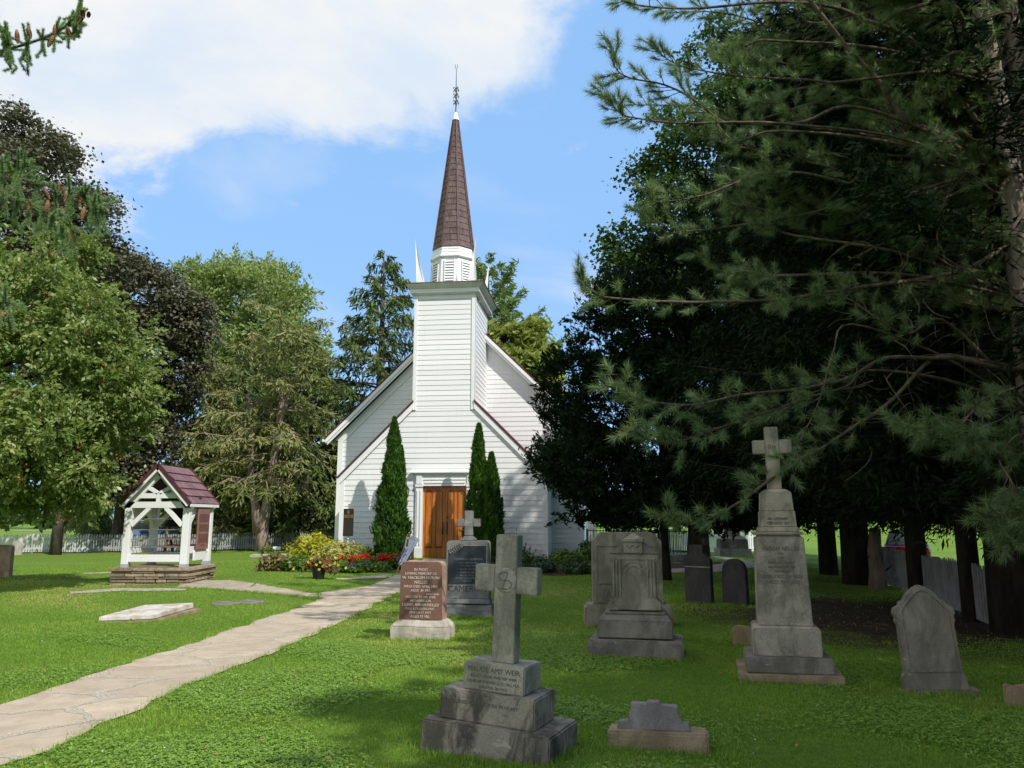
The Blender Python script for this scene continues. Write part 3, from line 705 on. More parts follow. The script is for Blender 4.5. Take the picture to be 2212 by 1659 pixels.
# eight-sided belfry
OC = (0, 1.5); Z8 = ZT + .42
def octo(r, z, rot=22.5): return [(OC[0] + r * math.cos(R(rot + 45 * i)), OC[1] + r * math.sin(R(rot + 45 * i)), z) for i in range(8)]
def frusta(levels, name, mat, capped=True):
    k = MB(); n = len(levels)
    for r, z in levels: k.v += octo(r, z)
    for i in range(n - 1):
        for j in range(8): k.f.append((i * 8 + j, i * 8 + (j + 1) % 8, (i + 1) * 8 + (j + 1) % 8, (i + 1) * 8 + j))
    k.t = [.5] * len(k.f); return k.build(name, mat, CH)
bel = frusta([(.97, Z8 - .1), (.97, Z8 + .02), (.935, Z8 + .19), (.945, Z8 + .195), (.945, Z8 + .225), (.90, Z8 + .25), (.85, Z8 + 1.24), (.90, Z8 + 1.27), (.93, Z8 + 1.31), (.93, Z8 + 1.35), (.855, Z8 + 1.37),
              (.865, Z8 + 1.375), (.835, Z8 + 1.50), (.85, Z8 + 1.502), (.82, Z8 + 1.62), (.835, Z8 + 1.622), (.80, Z8 + 1.76), (.3, Z8 + 1.78)], 'belfry', M['white'])
def on_oct(i, a, z, r0, out):
    """point on face i: a = sideways, r0 apothem"""
    th = R(45 * i); return (OC[0] + (r0 + out) * math.cos(th) - a * math.sin(th), OC[1] + (r0 + out) * math.sin(th) + a * math.cos(th), z)
for i in range(8):
    k = MB(); d = MB(); zb, zt = Z8 + .33, Z8 + 1.18; ap = lambda z: (.90 - .05 * (z - Z8 - .25) / .99) * math.cos(R(22.5))
    w = .165
    def P(a, z, o_): return on_oct(i, a, z, ap(z), o_)
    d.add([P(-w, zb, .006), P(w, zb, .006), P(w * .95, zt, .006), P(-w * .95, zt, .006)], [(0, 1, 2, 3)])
    for q in range(8):
        z = zb + (zt - zb) * (q + .15) / 8
        k.add([P(-w, z, .045), P(w, z, .045), P(w, z + .075, .010), P(-w, z + .075, .010), P(-w, z - .018, .045), P(w, z - .018, .045)], [(0, 1, 2, 3), (4, 5, 1, 0)])
    for sx in (-1, 1):
        k.add([P(sx * w, zb - .02, .05), P(sx * (w + .03), zb - .02, .05), P(sx * (w + .03), zt + .02, .05), P(sx * w, zt + .02, .05), P(sx * w, zb, .0), P(sx * w, zt, .0)], [(0, 1, 2, 3), (0, 3, 5, 4)])
    lv = k.build('louvre', M['white'], bel); d.build('opening', M['dark'], bel)
# spire with lapped shingles and hip strips
k = MB(); rows = 22; zs0, zs1 = Z8 + 1.74, Z8 + 7.30
rg_ = random.Random(3)
for q in range(rows):
    za, zb = zs0 + (zs1 - zs0) * q / rows, zs0 + (zs1 - zs0) * (q + 1) / rows
    ra, rb = .80 + (.10 - .80) * q / rows, .80 + (.10 - .80) * (q + 1) / rows
    if q == 0: ra += .03
    for i in range(8):
        A, B = octo(ra + .018, za)[i], octo(ra + .018, za)[(i + 1) % 8]; C, D = octo(rb, zb)[(i + 1) % 8], octo(rb, zb)[i]
        A2, B2 = octo(ra - .01, za)[i], octo(ra - .01, za)[(i + 1) % 8]
        m = 3 if ra > .42 else 2 if ra > .22 else 1; cut = sorted([0, 1] + [(j + .3 + .4 * rg_.random()) / m for j in range(m - 1)])
        L_ = lambda p, qq, f: tuple(p[h] + (qq[h] - p[h]) * f for h in range(3))
        for c0, c1 in zip(cut, cut[1:]): k.add([L_(A, B, c0), L_(A, B, c1), L_(D, C, c1), L_(D, C, c0)], [(0, 1, 2, 3)], rg_.random())
        k.add([A, B, B2, A2], [(0, 1, 2, 3)], 0.0)
sp_ = k.build('spire', M['shingle'], CH)
k = MB()
for i in range(8): k.bar(octo(.825, zs0 - .02)[i], octo(.115, zs1)[i], .055, .035, tint=.4)
k.build('hip_strip', M['shingle'], sp_)
frusta([(.15, zs1 - .03), (.135, zs1 + .05), (.06, zs1 + .31), (.01, zs1 + .32)], 'cap', M['white'])
k = MB(); zf = zs1 + .3; cx, cy = OC
k.tube([(cx, cy, zf), (cx, cy, zf + .9), (cx, cy, zf + 1.95)], [.022, .018, .010], 6)
k.tube([(cx - .05, cy, zf + 2.15), (cx - .045, cy, zf + 2.02), (cx, cy, zf + 1.93), (cx + .045, cy, zf + 2.02), (cx + .05, cy, zf + 2.15)], .010, 5)
for q, z in enumerate((.42, .52, .70, .80, .98, 1.08)):
    for i in range(4):
        a = R(45 * (q % 2) + 90 * i); ca, sa = math.cos(a), math.sin(a); r = .13 if q % 2 else .10
        k.tube([(cx, cy, zf + z - .06), (cx + ca * r * .6, cy + sa * r * .6, zf + z + .02), (cx + ca * r, cy + sa * r, zf + z), (cx + ca * r, cy + sa * r, zf + z - .05)], [.016, .014, .014, .02], 5)
k.build('finial', M['iron'], CH)
for sx in (-1, 1):
    for sy in (0, 1):
        x = sx * (TW - .02); y = -.02 if sy == 0 else TD + .02; s2 = -1 if sy == 0 else 1
        k = MB(); b = .27
        k.add([(x, y, Z8 - .02), (x - sx * b, y, Z8 - .02), (x - sx * b, y - s2 * b, Z8 + .05), (x, y - s2 * b, Z8 + .0), (x - sx * .03, y - s2 * .03, Z8 + 1.1), (x + sx * .075, y + s2 * .05, Z8 + 1.78)],
              [(0, 1, 2, 3), (0, 1, 4), (1, 2, 4), (2, 3, 4), (3, 0, 4), (0, 4, 5), (1, 4, 5)])
        k.box(x - sx * b - .0, x, min(y, y - s2 * b), max(y, y - s2 * b), Z8 - .12, Z8 - .018)
        k.build('pinnacle', M['white'], CH)

# ================================================================== BELL SHELTER
BY = 18.95
bx0, bx1 = at(259, 1229, BY).x, at(401, 1229, BY).x
BC = ((bx0 + bx1) / 2, 19.65); bw = (bx1 - bx0) / 2
BZ = gz(*BC)
BS = thing('bell_shelter', 'white timber bell shelter with maroon tiled roof on a low stone plinth', 'shelter', (BC[0], BC[1], BZ))
def stone_wall_mat():
    m, t, b = new_mat('coursed_sandstone'); a = tnode(t, 'ShaderNodeAttribute', attribute_name='tint'); o = objco(t)
    c = mixc(t, a.outputs['Fac'], (0.27, 0.20, 0.125), (0.50, 0.385, 0.255))
    c = mixc(t, mrange(t, nz(t, o, 9, 7, 0.7), 0.35, 0.68, 0, 0.75), c, (0.12, 0.09, 0.06))
    c = mixc(t, mrange(t, nz(t, o, 30, 5, 0.7, off=(3, 0, 0)), 0.5, 0.75, 0, 0.5), c, (0.42, 0.34, 0.24))
    t.links.new(c, b.inputs['Base Color']); b.inputs['Roughness'].default_value = 0.92; bump(t, b, nz(t, o, 20, 8, 0.75), 0.9, 0.02); return m
k = MB(); ph = .40; px, py0, py1 = bw + .14, -.87, .86
rgs = random.Random(11)
def course(z0, z1, side):
    if side in 'fb':
        y = py0 if side == 'f' else py1; x = -px
        while x < px - .02:
            w = min(.22 + .4 * rgs.random(), px - x); j = rgs.uniform(-.02, .03)
            if px - x - w < .12: w = px - x
            ya, yb = (y - j, y + .25) if side == 'f' else (y - .25, y + j)
            k.box(x + .006, x + w - .006, ya, yb, z0 + .006, z1 - .006, tint=rgs.random()); x += w
    else:
        x = px if side == 'r' else -px; y = py0 + .12
        while y < py1 - .14:
            w = min(.22 + .4 * rgs.random(), py1 - .12 - y); j = rgs.uniform(-.02, .03)
            if py1 - .12 - y - w < .12: w = py1 - .12 - y
            xa, xb = (x - .25, x + j) if side == 'r' else (x - j, x + .25)
            k.box(xa, xb, y + .006, y + w - .006, z0 + .006, z1 - .006, tint=rgs.random()); y += w
zz = [-.12, .03, .115, .165, .25, .30]
for a, b in zip(zz, zz[1:]):
    for sd in 'fbrl': course(a, b, sd)
x = -px - .03
while x < px:
    w = min(.5 + .3 * rgs.random(), px + .03 - x); k.box(x + .004, x + w - .004, py0 - .03, py1 + .03, .30, .375, tint=rgs.random()); x += w
plinth = k.build('plinth', stone_wall_mat(), BS, bevel=0)
for ed in (1,):
    bm = bmesh.new(); bm.from_mesh(plinth.data); bmesh.ops.bevel(bm, geom=list(bm.edges), offset=.012, segments=2, affect='EDGES', clamp_overlap=True); bm.to_mesh(plinth.data); bm.free()
pz = .378; zt = at(330, 1099, BY).z - BZ; zap = at(341.6, 1003.5, BY - .2).z - BZ
pw = .165; yf, yb = -.70, .66
zcap = zt + .02
M['mgrey'] = plain('post_shoe_grey', (0.36, 0.40, 0.45), 0.5, 0.4, 0.08, 5)
for sx in (-1, 1):
    for yy in (yf, yb):
        k = MB(); xa = sx * bw - (pw if sx > 0 else 0)
        k.box(xa, xa + pw, yy, yy + pw, pz + .075, zcap); p = k.build('post', M['white'], BS, bevel=.006, seg=1)
        MB().box(xa - .004, xa + pw + .004, yy - .004, yy + pw + .004, pz, pz + .075).build('shoe', M['mgrey'], p)
B = lambda n, *a, **kw: MB().box(*a, **kw).build(n, M['white'], BS, bevel=.005, seg=1)
hx = bw - pw
for yy in (yf + .02, yb + .02):
    B('sill_beam', -hx + .001, hx - .001, yy, yy + .12, pz + .13, pz + .30)
    xt_ = min(bw + .01, (zap - .085 - zcap - .15) * abs(at(257, 1086, BY - .25).x - BC[0] + .0) / (zap - (at(257, 1088, BY - .25).z - BZ))); k = MB(); k.prism([(-bw - .01, zcap + .001), (bw + .01, zcap + .001), (bw + .01, zcap + .03), (xt_, zcap + .15), (-xt_, zcap + .15), (-bw - .01, zcap + .03)], yy - .025, yy + .145); k.build('tie_beam', M['white'], BS)
for sx in (-1, 1):
    xa = sx * (bw - pw / 2)
    B('sill_beam', xa - .05, xa + .05, yf + pw + .001, yb - .001, pz + .32, pz + .48)
    B('wall_plate', xa - .06, xa + .06, yf + pw, yb, zcap - .13, zcap - .003)
ex = abs(at(257, 1086, BY - .25).x - BC[0]) + .02; ez = at(257, 1088, BY - .25).z - BZ
roofz = lambda x: zap - (zap - ez) * abs(x) / ex
for yy in (yf + .045, yb + .06):                      # gable trusses
    k = MB(); ap = zap - .16; h0 = zcap + .15
    for sx in (-1, 1):
        k.bar((sx * (bw + .02), yy, roofz(bw + .02) - .17), (0, yy, zap - .17), .15, .10, (0, 1, 0))
    zc_ = h0 + .085; xc_ = (zap - .2 - zc_) * ex / (zap - ez); k.box(-xc_, xc_, yy - .049, yy + .049, zc_, zc_ + .12)
    k.box(-.05, .05, yy - .048, yy + .048, h0, h0 + .086)
    for sx in (-1, 1): k.bar((sx * .02, yy - .002, zc_ + .12), (sx * .30, yy - .002, min(zc_ + .42, roofz(.30) - .19)), .085, .094, (0, 1, 0))
    k.build('truss', M['white'], BS)
    for sx in (-1, 1):
        k = MB(); k.bar((sx * (hx - .01), yy, zcap - .42), (sx * (hx - .43), yy, zcap + .01), .10, .09, (0, 1, 0)); k.build('brace', M['white'], BS)
for sx in (-1, 1):
    for a, b in ((yf + pw, yf + pw + .3), (yb, yb - .3)):
        k = MB(); k.bar((sx * (bw - .08), a, zcap - .40), (sx * (bw - .08), b, zcap - .06), .09, .09, (1, 0, 0)); k.build('brace', M['white'], BS)
# roof: tiles in courses
yr0, yr1 = yf - .13, yb + pw + .13
k = MB(); u_ = MB(); e_ = MB()
for sx in (-1, 1):
    A, Bv = Vector((0, 0, zap)), Vector((sx * ex, 0, ez)); nrm = Vector((sx * (zap - ez), 0, ex)).normalized()
    u_.add([A - nrm * .05 + Vector((0, yr0, 0)), Bv - nrm * .05 + Vector((0, yr0, 0)), Bv - nrm * .05 + Vector((0, yr1, 0)), A - nrm * .05 + Vector((0, yr1, 0)),
            A + Vector((0, yr0, 0)), Bv + Vector((0, yr0, 0)), Bv + Vector((0, yr1, 0)), A + Vector((0, yr1, 0))], [(0, 1, 2, 3), (4, 5, 6, 7), (0, 1, 5, 4), (1, 2, 6, 5), (2, 3, 7, 6)])
    for c in range(5):
        f0, f1 = c / 5, (c + 1) / 5
        for y0, y1 in ((i, i + 1) for i in range(5)):
            ya = yr0 + (yr1 - yr0) * (y0 + (.5 if c % 2 else 0) - .25) / 4.5; yb_ = yr0 + (yr1 - yr0) * (y1 + (.5 if c % 2 else 0) - .25) / 4.5
            ya, yb_ = max(yr0 - .02, ya), min(yr1 + .02, yb_)
            if yb_ - ya < .03: continue
            p = [A + (Bv - A) * f + nrm * o_ + Vector((0, y, 0)) for f, o_ in ((f0, .012), (f1 + .01, .045)) for y in (ya + .003, yb_ - .003)]
            q = [A + (Bv - A) * (f1 + .01) + nrm * .008 + Vector((0, y, 0)) for y in (ya + .003, yb_ - .003)]
            k.add(p + q, [(0, 1, 3, 2), (2, 3, 5, 4)], rgs.random())
    for yy in (yr0 - .03, yr1):     # bargeboards
        e_.bar(A + Vector((0, yy + .015, -.05)), Bv + Vector((0, yy + .015, -.05)), .03, .06, (0, 1, 0)) if False else None
        w = MB(); d = (Bv - A).normalized()
        w.add([A - nrm * o_ + Vector((0, y, 0)) for y in (yy, yy + .03) for o_ in (.045, .10)] + [Bv - nrm * o_ + Vector((0, y, 0)) for y in (yy, yy + .03) for o_ in (.045, .10)],
              [(0, 1, 5, 4), (2, 6, 7, 3), (0, 4, 6, 2), (1, 3, 7, 5), (4, 5, 7, 6), (0, 2, 3, 1)])
        w.build('bargeboard', M['white'], BS)
        w = MB(); w.add([A + nrm * o_ + Vector((0, y, 0)) for y in (yy - .01, yy + .03) for o_ in (-.043, .05)] + [Bv + nrm * o_ + Vector((0, y, 0)) for y in (yy - .01, yy + .03) for o_ in (-.043, .05)],
              [(0, 1, 5, 4), (2, 6, 7, 3), (0, 4, 6, 2), (1, 3, 7, 5), (4, 5, 7, 6), (0, 2, 3, 1)])
        w.build('roof_edge', M['maroon_edge'], BS)
    w = MB(); w.box(min(sx * ex, sx * (ex + .03)), max(sx * ex, sx * (ex + .03)), yr0, yr1, ez - .07, ez + .0); w.build('fascia', M['white'], BS)
rf = k.build('roof', M['maroon'], BS); u_.build('roof_deck', M['maroon_edge'], rf)
# rails in the front opening, bronze plaque on the right side, and the bell (its own thing)
for f in (.16, .33, .53, .76):
    MB().tube([(-hx - .01, yf + .10, pz + .30 + (zcap - pz - .30) * f), (hx + .01, yf + .10, pz + .30 + (zcap - pz - .30) * f)], .013, 6).build('rail', M['grey_metal'], BS)
M['plaque'] = plain('red_brown_plaque', (0.27, 0.125, 0.11), 0.5, 0.4, 0.06, 5)
M['plaque_text'] = plain('plaque_lettering', (0.14, 0.062, 0.055), 0.5, 0.3, 0.05, 5)
xq = bw + .03
pq = MB().box(xq, xq + .03, -.28, .44, pz + .40, zcap - .02).build('plaque', M['plaque'], BS, bevel=.004, seg=1)
k = MB(); rgp = random.Random(5)
for q in range(31):
    if q in (8, 9, 17, 18, 28): continue
    z = zcap - .16 - q * (zcap - pz - .62) / 31; y = -.22
    if q > 28: y = -.05
    while y < (.38 if q < 28 else .22):
        w = rgp.uniform(.03, .09); k.box(xq + .0301, xq + .034, y, min(y + w, .385), z, z + .014); y += w + .014
k.build('lettering', M['plaque_text'], pq)
B('board', bw - .02, bw + .02, -.30, .44, pz + .14, pz + .385)
bl = thing('bell', 'dark bronze bell hanging inside the white timber shelter', 'bell', (BC[0] + .27, BC[1] - .02, at(380, 1139, 19.6).z + .76))
MB().lathe([(.001, -.12), (.14, -.13), (.19, -.20), (.21, -.40), (.27, -.58), (.40, -.73), (.42, -.76), (.38, -.76), (.26, -.56), (.18, -.25), (.001, -.2)], 28).build('body', plain('dark_bronze', (0.045, 0.037, 0.03), 0.45, 0.5, 0.2, 6, metallic=0.5), bl, smooth=True)
k = MB(); k.box(-.5, .5, -.05, .05, -.10, -.02); k.build('yoke', M['iron'], bl)
k = MB(); k.tube([(0, 0, -.2), (0, 0, -.72)], .015, 6); k.ball((0, 0, -.74), .05, 8, 6); k.build('clapper', M['iron'], bl)

# ================================================================== FENCES
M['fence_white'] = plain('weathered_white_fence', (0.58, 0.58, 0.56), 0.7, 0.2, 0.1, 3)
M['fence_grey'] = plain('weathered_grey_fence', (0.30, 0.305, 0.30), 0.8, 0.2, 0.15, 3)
M['fence_white_shaded'] = plain('old_grey_paint_fence', (0.29, 0.29, 0.29), 0.8, 0.2, 0.15, 3)  # white fence under the trees: their shade is put into this grey
def fence(name, label, a, b, hgt, mat, post_gap, pick=0.105, pk=0.07, group='picket fences round the churchyard', post_w=.11):
    a, b = Vector((a[0], a[1], 0)), Vector((b[0], b[1], 0)); L = (b - a).length; d = (b - a).normalized(); nn = Vector((d.y, -d.x, 0))
    f = thing(name, label, 'fence', (a.x, a.y, gz(a.x, a.y)), 0, group); zo = gz(a.x, a.y)
    k = MB(); s = .05; rgf = random.Random(int(L * 10))
    Z = lambda s: gz(a.x + d.x * s, a.y + d.y * s) - zo
    while s < L:
        z = Z(s); w = pk * .5; t = hgt * (1 + rgf.uniform(-.015, .015)); o = d * s + nn * .025; e = nn * .02; ln = d * rgf.uniform(-.006, .006)
        pr = [o - d * w + Vector((0, 0, z + .06)), o + d * w + Vector((0, 0, z + .06)), o + d * w + ln + Vector((0, 0, z + t - .07)), o + ln + Vector((0, 0, z + t)), o - d * w + ln + Vector((0, 0, z + t - .07))]
        k.add(pr + [p + e for p in pr], [(0, 1, 2, 3, 4), (9, 8, 7, 6, 5)] + [(i, (i + 1) % 5, (i + 1) % 5 + 5, i + 5) for i in range(5)]); s += pick
    k.build('pickets', mat, f)
    n = max(2, int(round(L / post_gap)) + 1)
    for i in range(n - 1):
        s0, s1 = L * i / (n - 1), L * (i + 1) / (n - 1)
        k = MB()
        for h in (.22, hgt - .24): k.bar(d * s0 + Vector((0, 0, Z(s0) + h)) + nn * .0, d * s1 + Vector((0, 0, Z(s1) + h)) + nn * .0, .05, .09)
        k.build('rails', mat, f)
    for i in range(n):
        s0 = L * i / (n - 1); p = d * s0 - nn * .07 + Vector((0, 0, Z(s0))); k = MB(); h = post_w / 2
        k.box(p.x - h, p.x + h, p.y - h, p.y + h, p.z - .2, p.z + hgt - .04); k.box(p.x - h * 1.2, p.x + h * 1.2, p.y - h * 1.2, p.y + h * 1.2, p.z + hgt - .04, p.z + hgt + .0, top=.5)
        k.build('post', mat, f)
    return f
FC = at(189, 1192, 36.0)
fence('picket_fence', 'sun-dappled white picket fence at far left behind the crabapple tree', at(-320, 1205, 34.0), FC, .86, M['fence_white'], 2.4)
fence('picket_fence', 'grey weathered picket fence running behind the bell shelter to the chapel', (FC.x + .1, FC.y), at(740, 1190, 39.0), .84, M['fence_grey'], 2.4)
fence('picket_fence', 'white picket fence in deep shade beyond the conifer trunks at right', gp(1893, 1252), gp(2180, 1372), .90, M['fence_white_shaded'], 1.9, .13, .066)
fence('picket_fence', 'bright white picket fence glimpsed between the tall grave monuments', at(1330, 1196, 34.0), at(1640, 1190, 36.0), .95, M['white'], 2.0)
fence('picket_fence', 'short grey picket fence at the right back corner of the chapel', at(1262, 1187, 36.0), at(1282, 1187, 36.2), 1.0, M['fence_white'], 1.0)
q = at(1280, 1190, 35.0)
gt = thing('gate_post', 'cream square gate post with pointed cap beside the chapel', 'gate post', (q.x, q.y, gz(q.x, q.y)))
MB().box(-.16, .16, -.16, .16, -.1, 1.35).build('shaft', M['cream'], gt, bevel=.01); k = MB(); k.box(-.21, .21, -.21, .21, 1.352, 1.41); k.box(-.17, .17, -.17, .17, 1.41, 1.62, top=.72); k.build('cap', M['cream'], gt)
# iron railing round a raised tomb enclosure
q0, q1 = gp(1425, 1210), gp(1493, 1211)
ir = thing('iron_railing', 'black iron railing on a pale stone kerb behind the large twin gravestone', 'railing', (q0.x, q0.y, q0.z))
dv = (q1 - q0); dv.z = 0; Lr = dv.length; dv.normalize(); bk = Vector((-dv.y, dv.x, 0))
k = MB(); posts = MB(); kb = MB()
for A_, B_ in ((Vector((0, 0, 0)), dv * Lr), (dv * Lr, dv * Lr + bk * 2.4), (-dv * 1.8, Vector((0, 0, 0))), (bk * 2.4 - dv * 1.8, dv * Lr + bk * 2.4)):
    n = max(3, int((B_ - A_).length / .13))
    for i in range(n + 1):
        p = A_ + (B_ - A_) * i / n; k.tube([p + Vector((0, 0, .2)), p + Vector((0, 0, 1.05))], .012 if i % n else .035, 5)
    for h in (.28, .98): k.bar(A_ + Vector((0, 0, h)), B_ + Vector((0, 0, h)), .03, .03)
    kb.bar(A_ + Vector((0, 0, .08)), B_ + Vector((0, 0, .08)), .28, .2)
k.build('bars', M['iron'], ir); kb.build('kerb', stone('pale_kerb', (0.42, 0.42, 0.42), (0.15, 0.15, 0.15), seed=8), ir)

# ================================================================== GRAVESTONES
ST = {}
ST['cross'] = stone('grey_cross_stone', (0.50, 0.45, 0.365), (0.10, 0.095, 0.08), stain=0.55, spots=0.3, green=0.35, seed=1)
ST['crossbase'] = stone('stained_base_stone', (0.40, 0.345, 0.275), (0.040, 0.037, 0.032), lichen=(0.55, 0.54, 0.47), stain=0.85, spots=0.7, green=0.15, seed=2)
ST['red'] = stone('red_granite', (0.20, 0.112, 0.085), (0.13, 0.065, 0.05), lichen=(0.34, 0.2, 0.16), stain=0.2, spots=0.15, grain=0.5, seed=3, gscale=160)
ST['pink'] = stone('rock_faced_pink_granite', (0.44, 0.29, 0.225), (0.2, 0.12, 0.09), lichen=(0.7, 0.6, 0.53), stain=0.35, spots=0.8, grain=0.4, seed=4)
ST['limestone'] = stone('pale_limestone', (0.52, 0.47, 0.39), (0.20, 0.18, 0.14), lichen=(0.66, 0.63, 0.56), stain=0.45, spots=0.4, seed=5)
ST['cam'] = stone('blue_grey_granite', (0.25, 0.245, 0.24), (0.10, 0.095, 0.09), lichen=(0.45, 0.45, 0.4), stain=0.4, spots=0.3, green=0.15, seed=6)
ST['polish'] = stone('dark_slate_panel', (0.052, 0.060, 0.070), (0.035, 0.04, 0.045), lichen=(0.12, 0.13, 0.14), stain=0.3, spots=0.1, grain=0.4, seed=7)
ST['grey'] = stone('lichened_grey_stone', (0.36, 0.32, 0.25), (0.065, 0.062, 0.048), lichen=(0.5, 0.5, 0.45), stain=0.5, spots=0.4, green=0.3, seed=9)
ST['grey2'] = stone('dark_grey_stone', (0.28, 0.245, 0.205), (0.06, 0.056, 0.05), lichen=(0.5, 0.49, 0.46), stain=0.5, spots=0.5, green=0.2, seed=10)
ST['obelisk'] = stone('streaked_grey_stone', (0.42, 0.37, 0.295), (0.095, 0.088, 0.072), lichen=(0.4, 0.38, 0.34), stain=0.6, spots=0.25, green=0.15, seed=11)
ST['brown'] = stone('brown_sandstone', (0.40, 0.30, 0.185), (0.12, 0.09, 0.055), lichen=(0.42, 0.40, 0.34), stain=0.5, spots=0.3, green=0.25, seed=12)
ST['purple'] = stone('purple_grey_stone', (0.34, 0.30, 0.285), (0.14, 0.12, 0.115), lichen=(0.44, 0.42, 0.40), stain=0.5, spots=0.4, seed=13)
ST['darkslab'] = stone('blackened_slab', (0.075, 0.072, 0.068), (0.025, 0.024, 0.022), lichen=(0.14, 0.14, 0.13), stain=0.5, spots=0.2, seed=14)
ST['marble'] = stone('white_marble', (0.66, 0.63, 0.57), (0.36, 0.26, 0.18), lichen=(0.30, 0.24, 0.18), stain=0.7, spots=0.45, grain=0.15, seed=15)
M['cut_dark'] = plain('cut_letter_shadow', (0.05, 0.045, 0.04), 0.95, 0.1, 0.1, 30)
M['cut_faint'] = plain('worn_cut_letters', (0.13, 0.12, 0.10), 0.95, 0.1, 0.1, 30)
M['cut_worn'] = plain('shallow_carving', (0.19, 0.17, 0.14), 0.95, 0.1, 0.1, 30)
M['raised_red'] = plain('pale_letters_on_red', (0.66, 0.55, 0.48), 0.9, 0.1, 0.12, 40)
M['raised_grey'] = plain('pale_letters_on_slate', (0.26, 0.265, 0.26), 0.85, 0.1, 0.15, 40)

def grave(label, p0, p1, yaw=None, cat='gravestone', tilt=(0, 0), name='gravestone', group='gravestones in the churchyard'):
    """p0,p1: ground points of the left and right front corner. x along the front, y into the stone."""
    d = p1 - p0; w = Vector((d.x, d.y)).length; rz = math.atan2(d.y, d.x) if yaw is None else yaw
    c = (p0 + p1) / 2
    o = thing(name, label, cat, (c.x, c.y, gz(c.x, c.y)), rz, group, tilt); return o, w
def hz(u, v, o, off=0.0):   # height above the stone's ground of a picture point at the stone's depth
    return at(u, v, o.location.y + off).z - o.location.z

# --- large stepped cross in front
o, w = grave('tall grey stone cross on three stained steps nearest the camera', gp(906, 1622), gp(1186, 1659), tilt=(0, R(2.2)))
W1 = w / 2; D1 = .56
k = MB(); k.box(-W1, W1, 0, D1, -.12, .195); k.build('base', ST['crossbase'], o, bevel=.012)
W2 = W1 * .745; k = MB(); k.box(-W2 - .02, W2 - .02, .075, .075 + .40, .196, .40); s2 = k.build('step', ST['crossbase'], o, bevel=.01)
W3 = W1 * .485; xs3 = .005; k = MB(); k.box(xs3 - W3, xs3 + W3, .125, .125 + .31, .401, .585); s3 = k.build('plinth', ST['cross'], o, bevel=.008)
k = MB(); sw = .086; t_ = .105; yc = .215; x0 = .03
zb, zc0, zc1, ztp = .586, 1.065, 1.255, 1.475
k.box(x0 - sw, x0 + sw, yc, yc + t_, zb, ztp, top=.98)
k.box(x0 - .245, x0 - sw + .002, yc + .003, yc + t_ - .003, zc0 + .006, zc1); k.box(x0 + sw - .002, x0 + .245, yc + .003, yc + t_ - .003, zc0, zc1 - .004)
cr = k.build('cross', ST['cross'], o, bevel=.006)
k = MB(); n = 32; rr = .088; zc = (zc0 + zc1) / 2 - .005
k.lathe([(rr, -.012), (rr, .0), (rr - .012, .006), (.001, .007)], n)
md = k.build('medallion', ST['cross'], cr, loc=(x0, yc, zc)); md.rotation_euler = (math.pi / 2, 0, 0)
k = MB()
a1 = [(x0 + .035 + .045 * math.cos(R(t)) - .04, yc - .009, zc + .028 + .03 * math.sin(R(t))) for t in range(60, 300, 20)]
a2 = [(x0 + .04 * math.cos(R(t)) + .012, yc - .009, zc - .028 + .03 * math.sin(R(t))) for t in range(110, -130, -20)]
k.tube(a1, .0028, 5); k.tube(a2, .0028, 5); k.tube([(x0 + .02, yc - .008, zc + .055), (x0 - .02, yc - .008, zc - .065)], .003, 5); k.tube([(x0 - .05, yc - .008, zc - .055), (x0 + .01, yc - .008, zc - .06)], .003, 5)
k.build('monogram', M['cut_worn'], md).matrix_parent_inverse = md.matrix_basis.inverted()
text_lines(s3, [('MAUDE AMY WEIR', xs3, .530, .036, .40), ('RELICT OF DR. WALTER WEIR', xs3, .492, .019, .40), ('DAUR OF THE REV. G.S.J. HILL M.A.', xs3, .456, .019, .40), ('DIED FEB. 28. 1902', xs3, .420, .019, .30)], .124, M['cut_faint'], depth=.001)
text_lines(s2, [('BLESSED ARE THE PURE IN HEART', -.03, .315, .024, .5)], .074, M['cut_faint'], depth=.001)

# --- red granite stone on a pale base
p0, p1 = gp(848, 1378), gp(962, 1388)
o, w = grave('red-brown granite gravestone with rough pink sides on a pale base', p0, p1, yaw=R(-11))
w = .80
k = MB(); k.box(-w / 2, w / 2, 0, .40, -.08, .17); k.box(-w / 2 + .002, w / 2 - .002, .002, .398, .17, .255, top=.80, topy=.72); k.build('base', ST['limestone'], o, bevel=.01, rough=(3, .010))
zb, ztp = .256, hz(910, 1213, o, .1); hw = .305
def roundtop(hw, z0, z1, r, n=6):
    P = [(-hw, z0), (hw, z0)]; P += [(hw * .96 - r + r * math.cos(R(90 * i / n)), z1 - r + r * math.sin(R(90 * i / n))) for i in range(n + 1)]
    P += [(-hw * .96 + r - r * math.sin(R(90 * i / n)), z1 - r + r * math.cos(R(90 * i / n))) for i in range(n + 1)]; return P
k = MB(); k.prism(roundtop(hw, zb, ztp, .06), .085, .30); k.build('body', ST['pink'], o, rough=(3, .010))
k = MB(); k.prism(roundtop(hw - .004, zb + .005, ztp - .004, .06), .060, .0849); fc = k.build('face', ST['red'], o)
L = ['IN MOST', 'LOVING MEMORY OF', 'W. MACKLEM HURON', 'NELLES', 'WHO DIED APRIL 1905', 'AGED 39 YRS.', '(PSALM XXIII)', 'ERECTED BY HIS WIFE', 'ARCHDEACON', 'LIONEL ABRAM NELLES', 'DIED LONDON ONT.', 'MARCH 17 1979', 'AGED 75 YRS.']
H_ = [.036, .034, .038, .042, .034, .034, .022, .031, .031, .036, .031, .031, .033]
Wd = [.24, .50, .57, .24, .57, .36, .2, .53, .34, .57, .46, .42, .36]; zz = ztp - .085; LL = []
for t_, h, wd in zip(L, H_, Wd):
    LL.append((t_, .17 if 'PSALM' in t_ else 0, zz - h, h, wd)); zz -= h + (.019 if h > .025 else .012)
text_lines(fc, LL, .058, M['raised_red'], depth=.002)

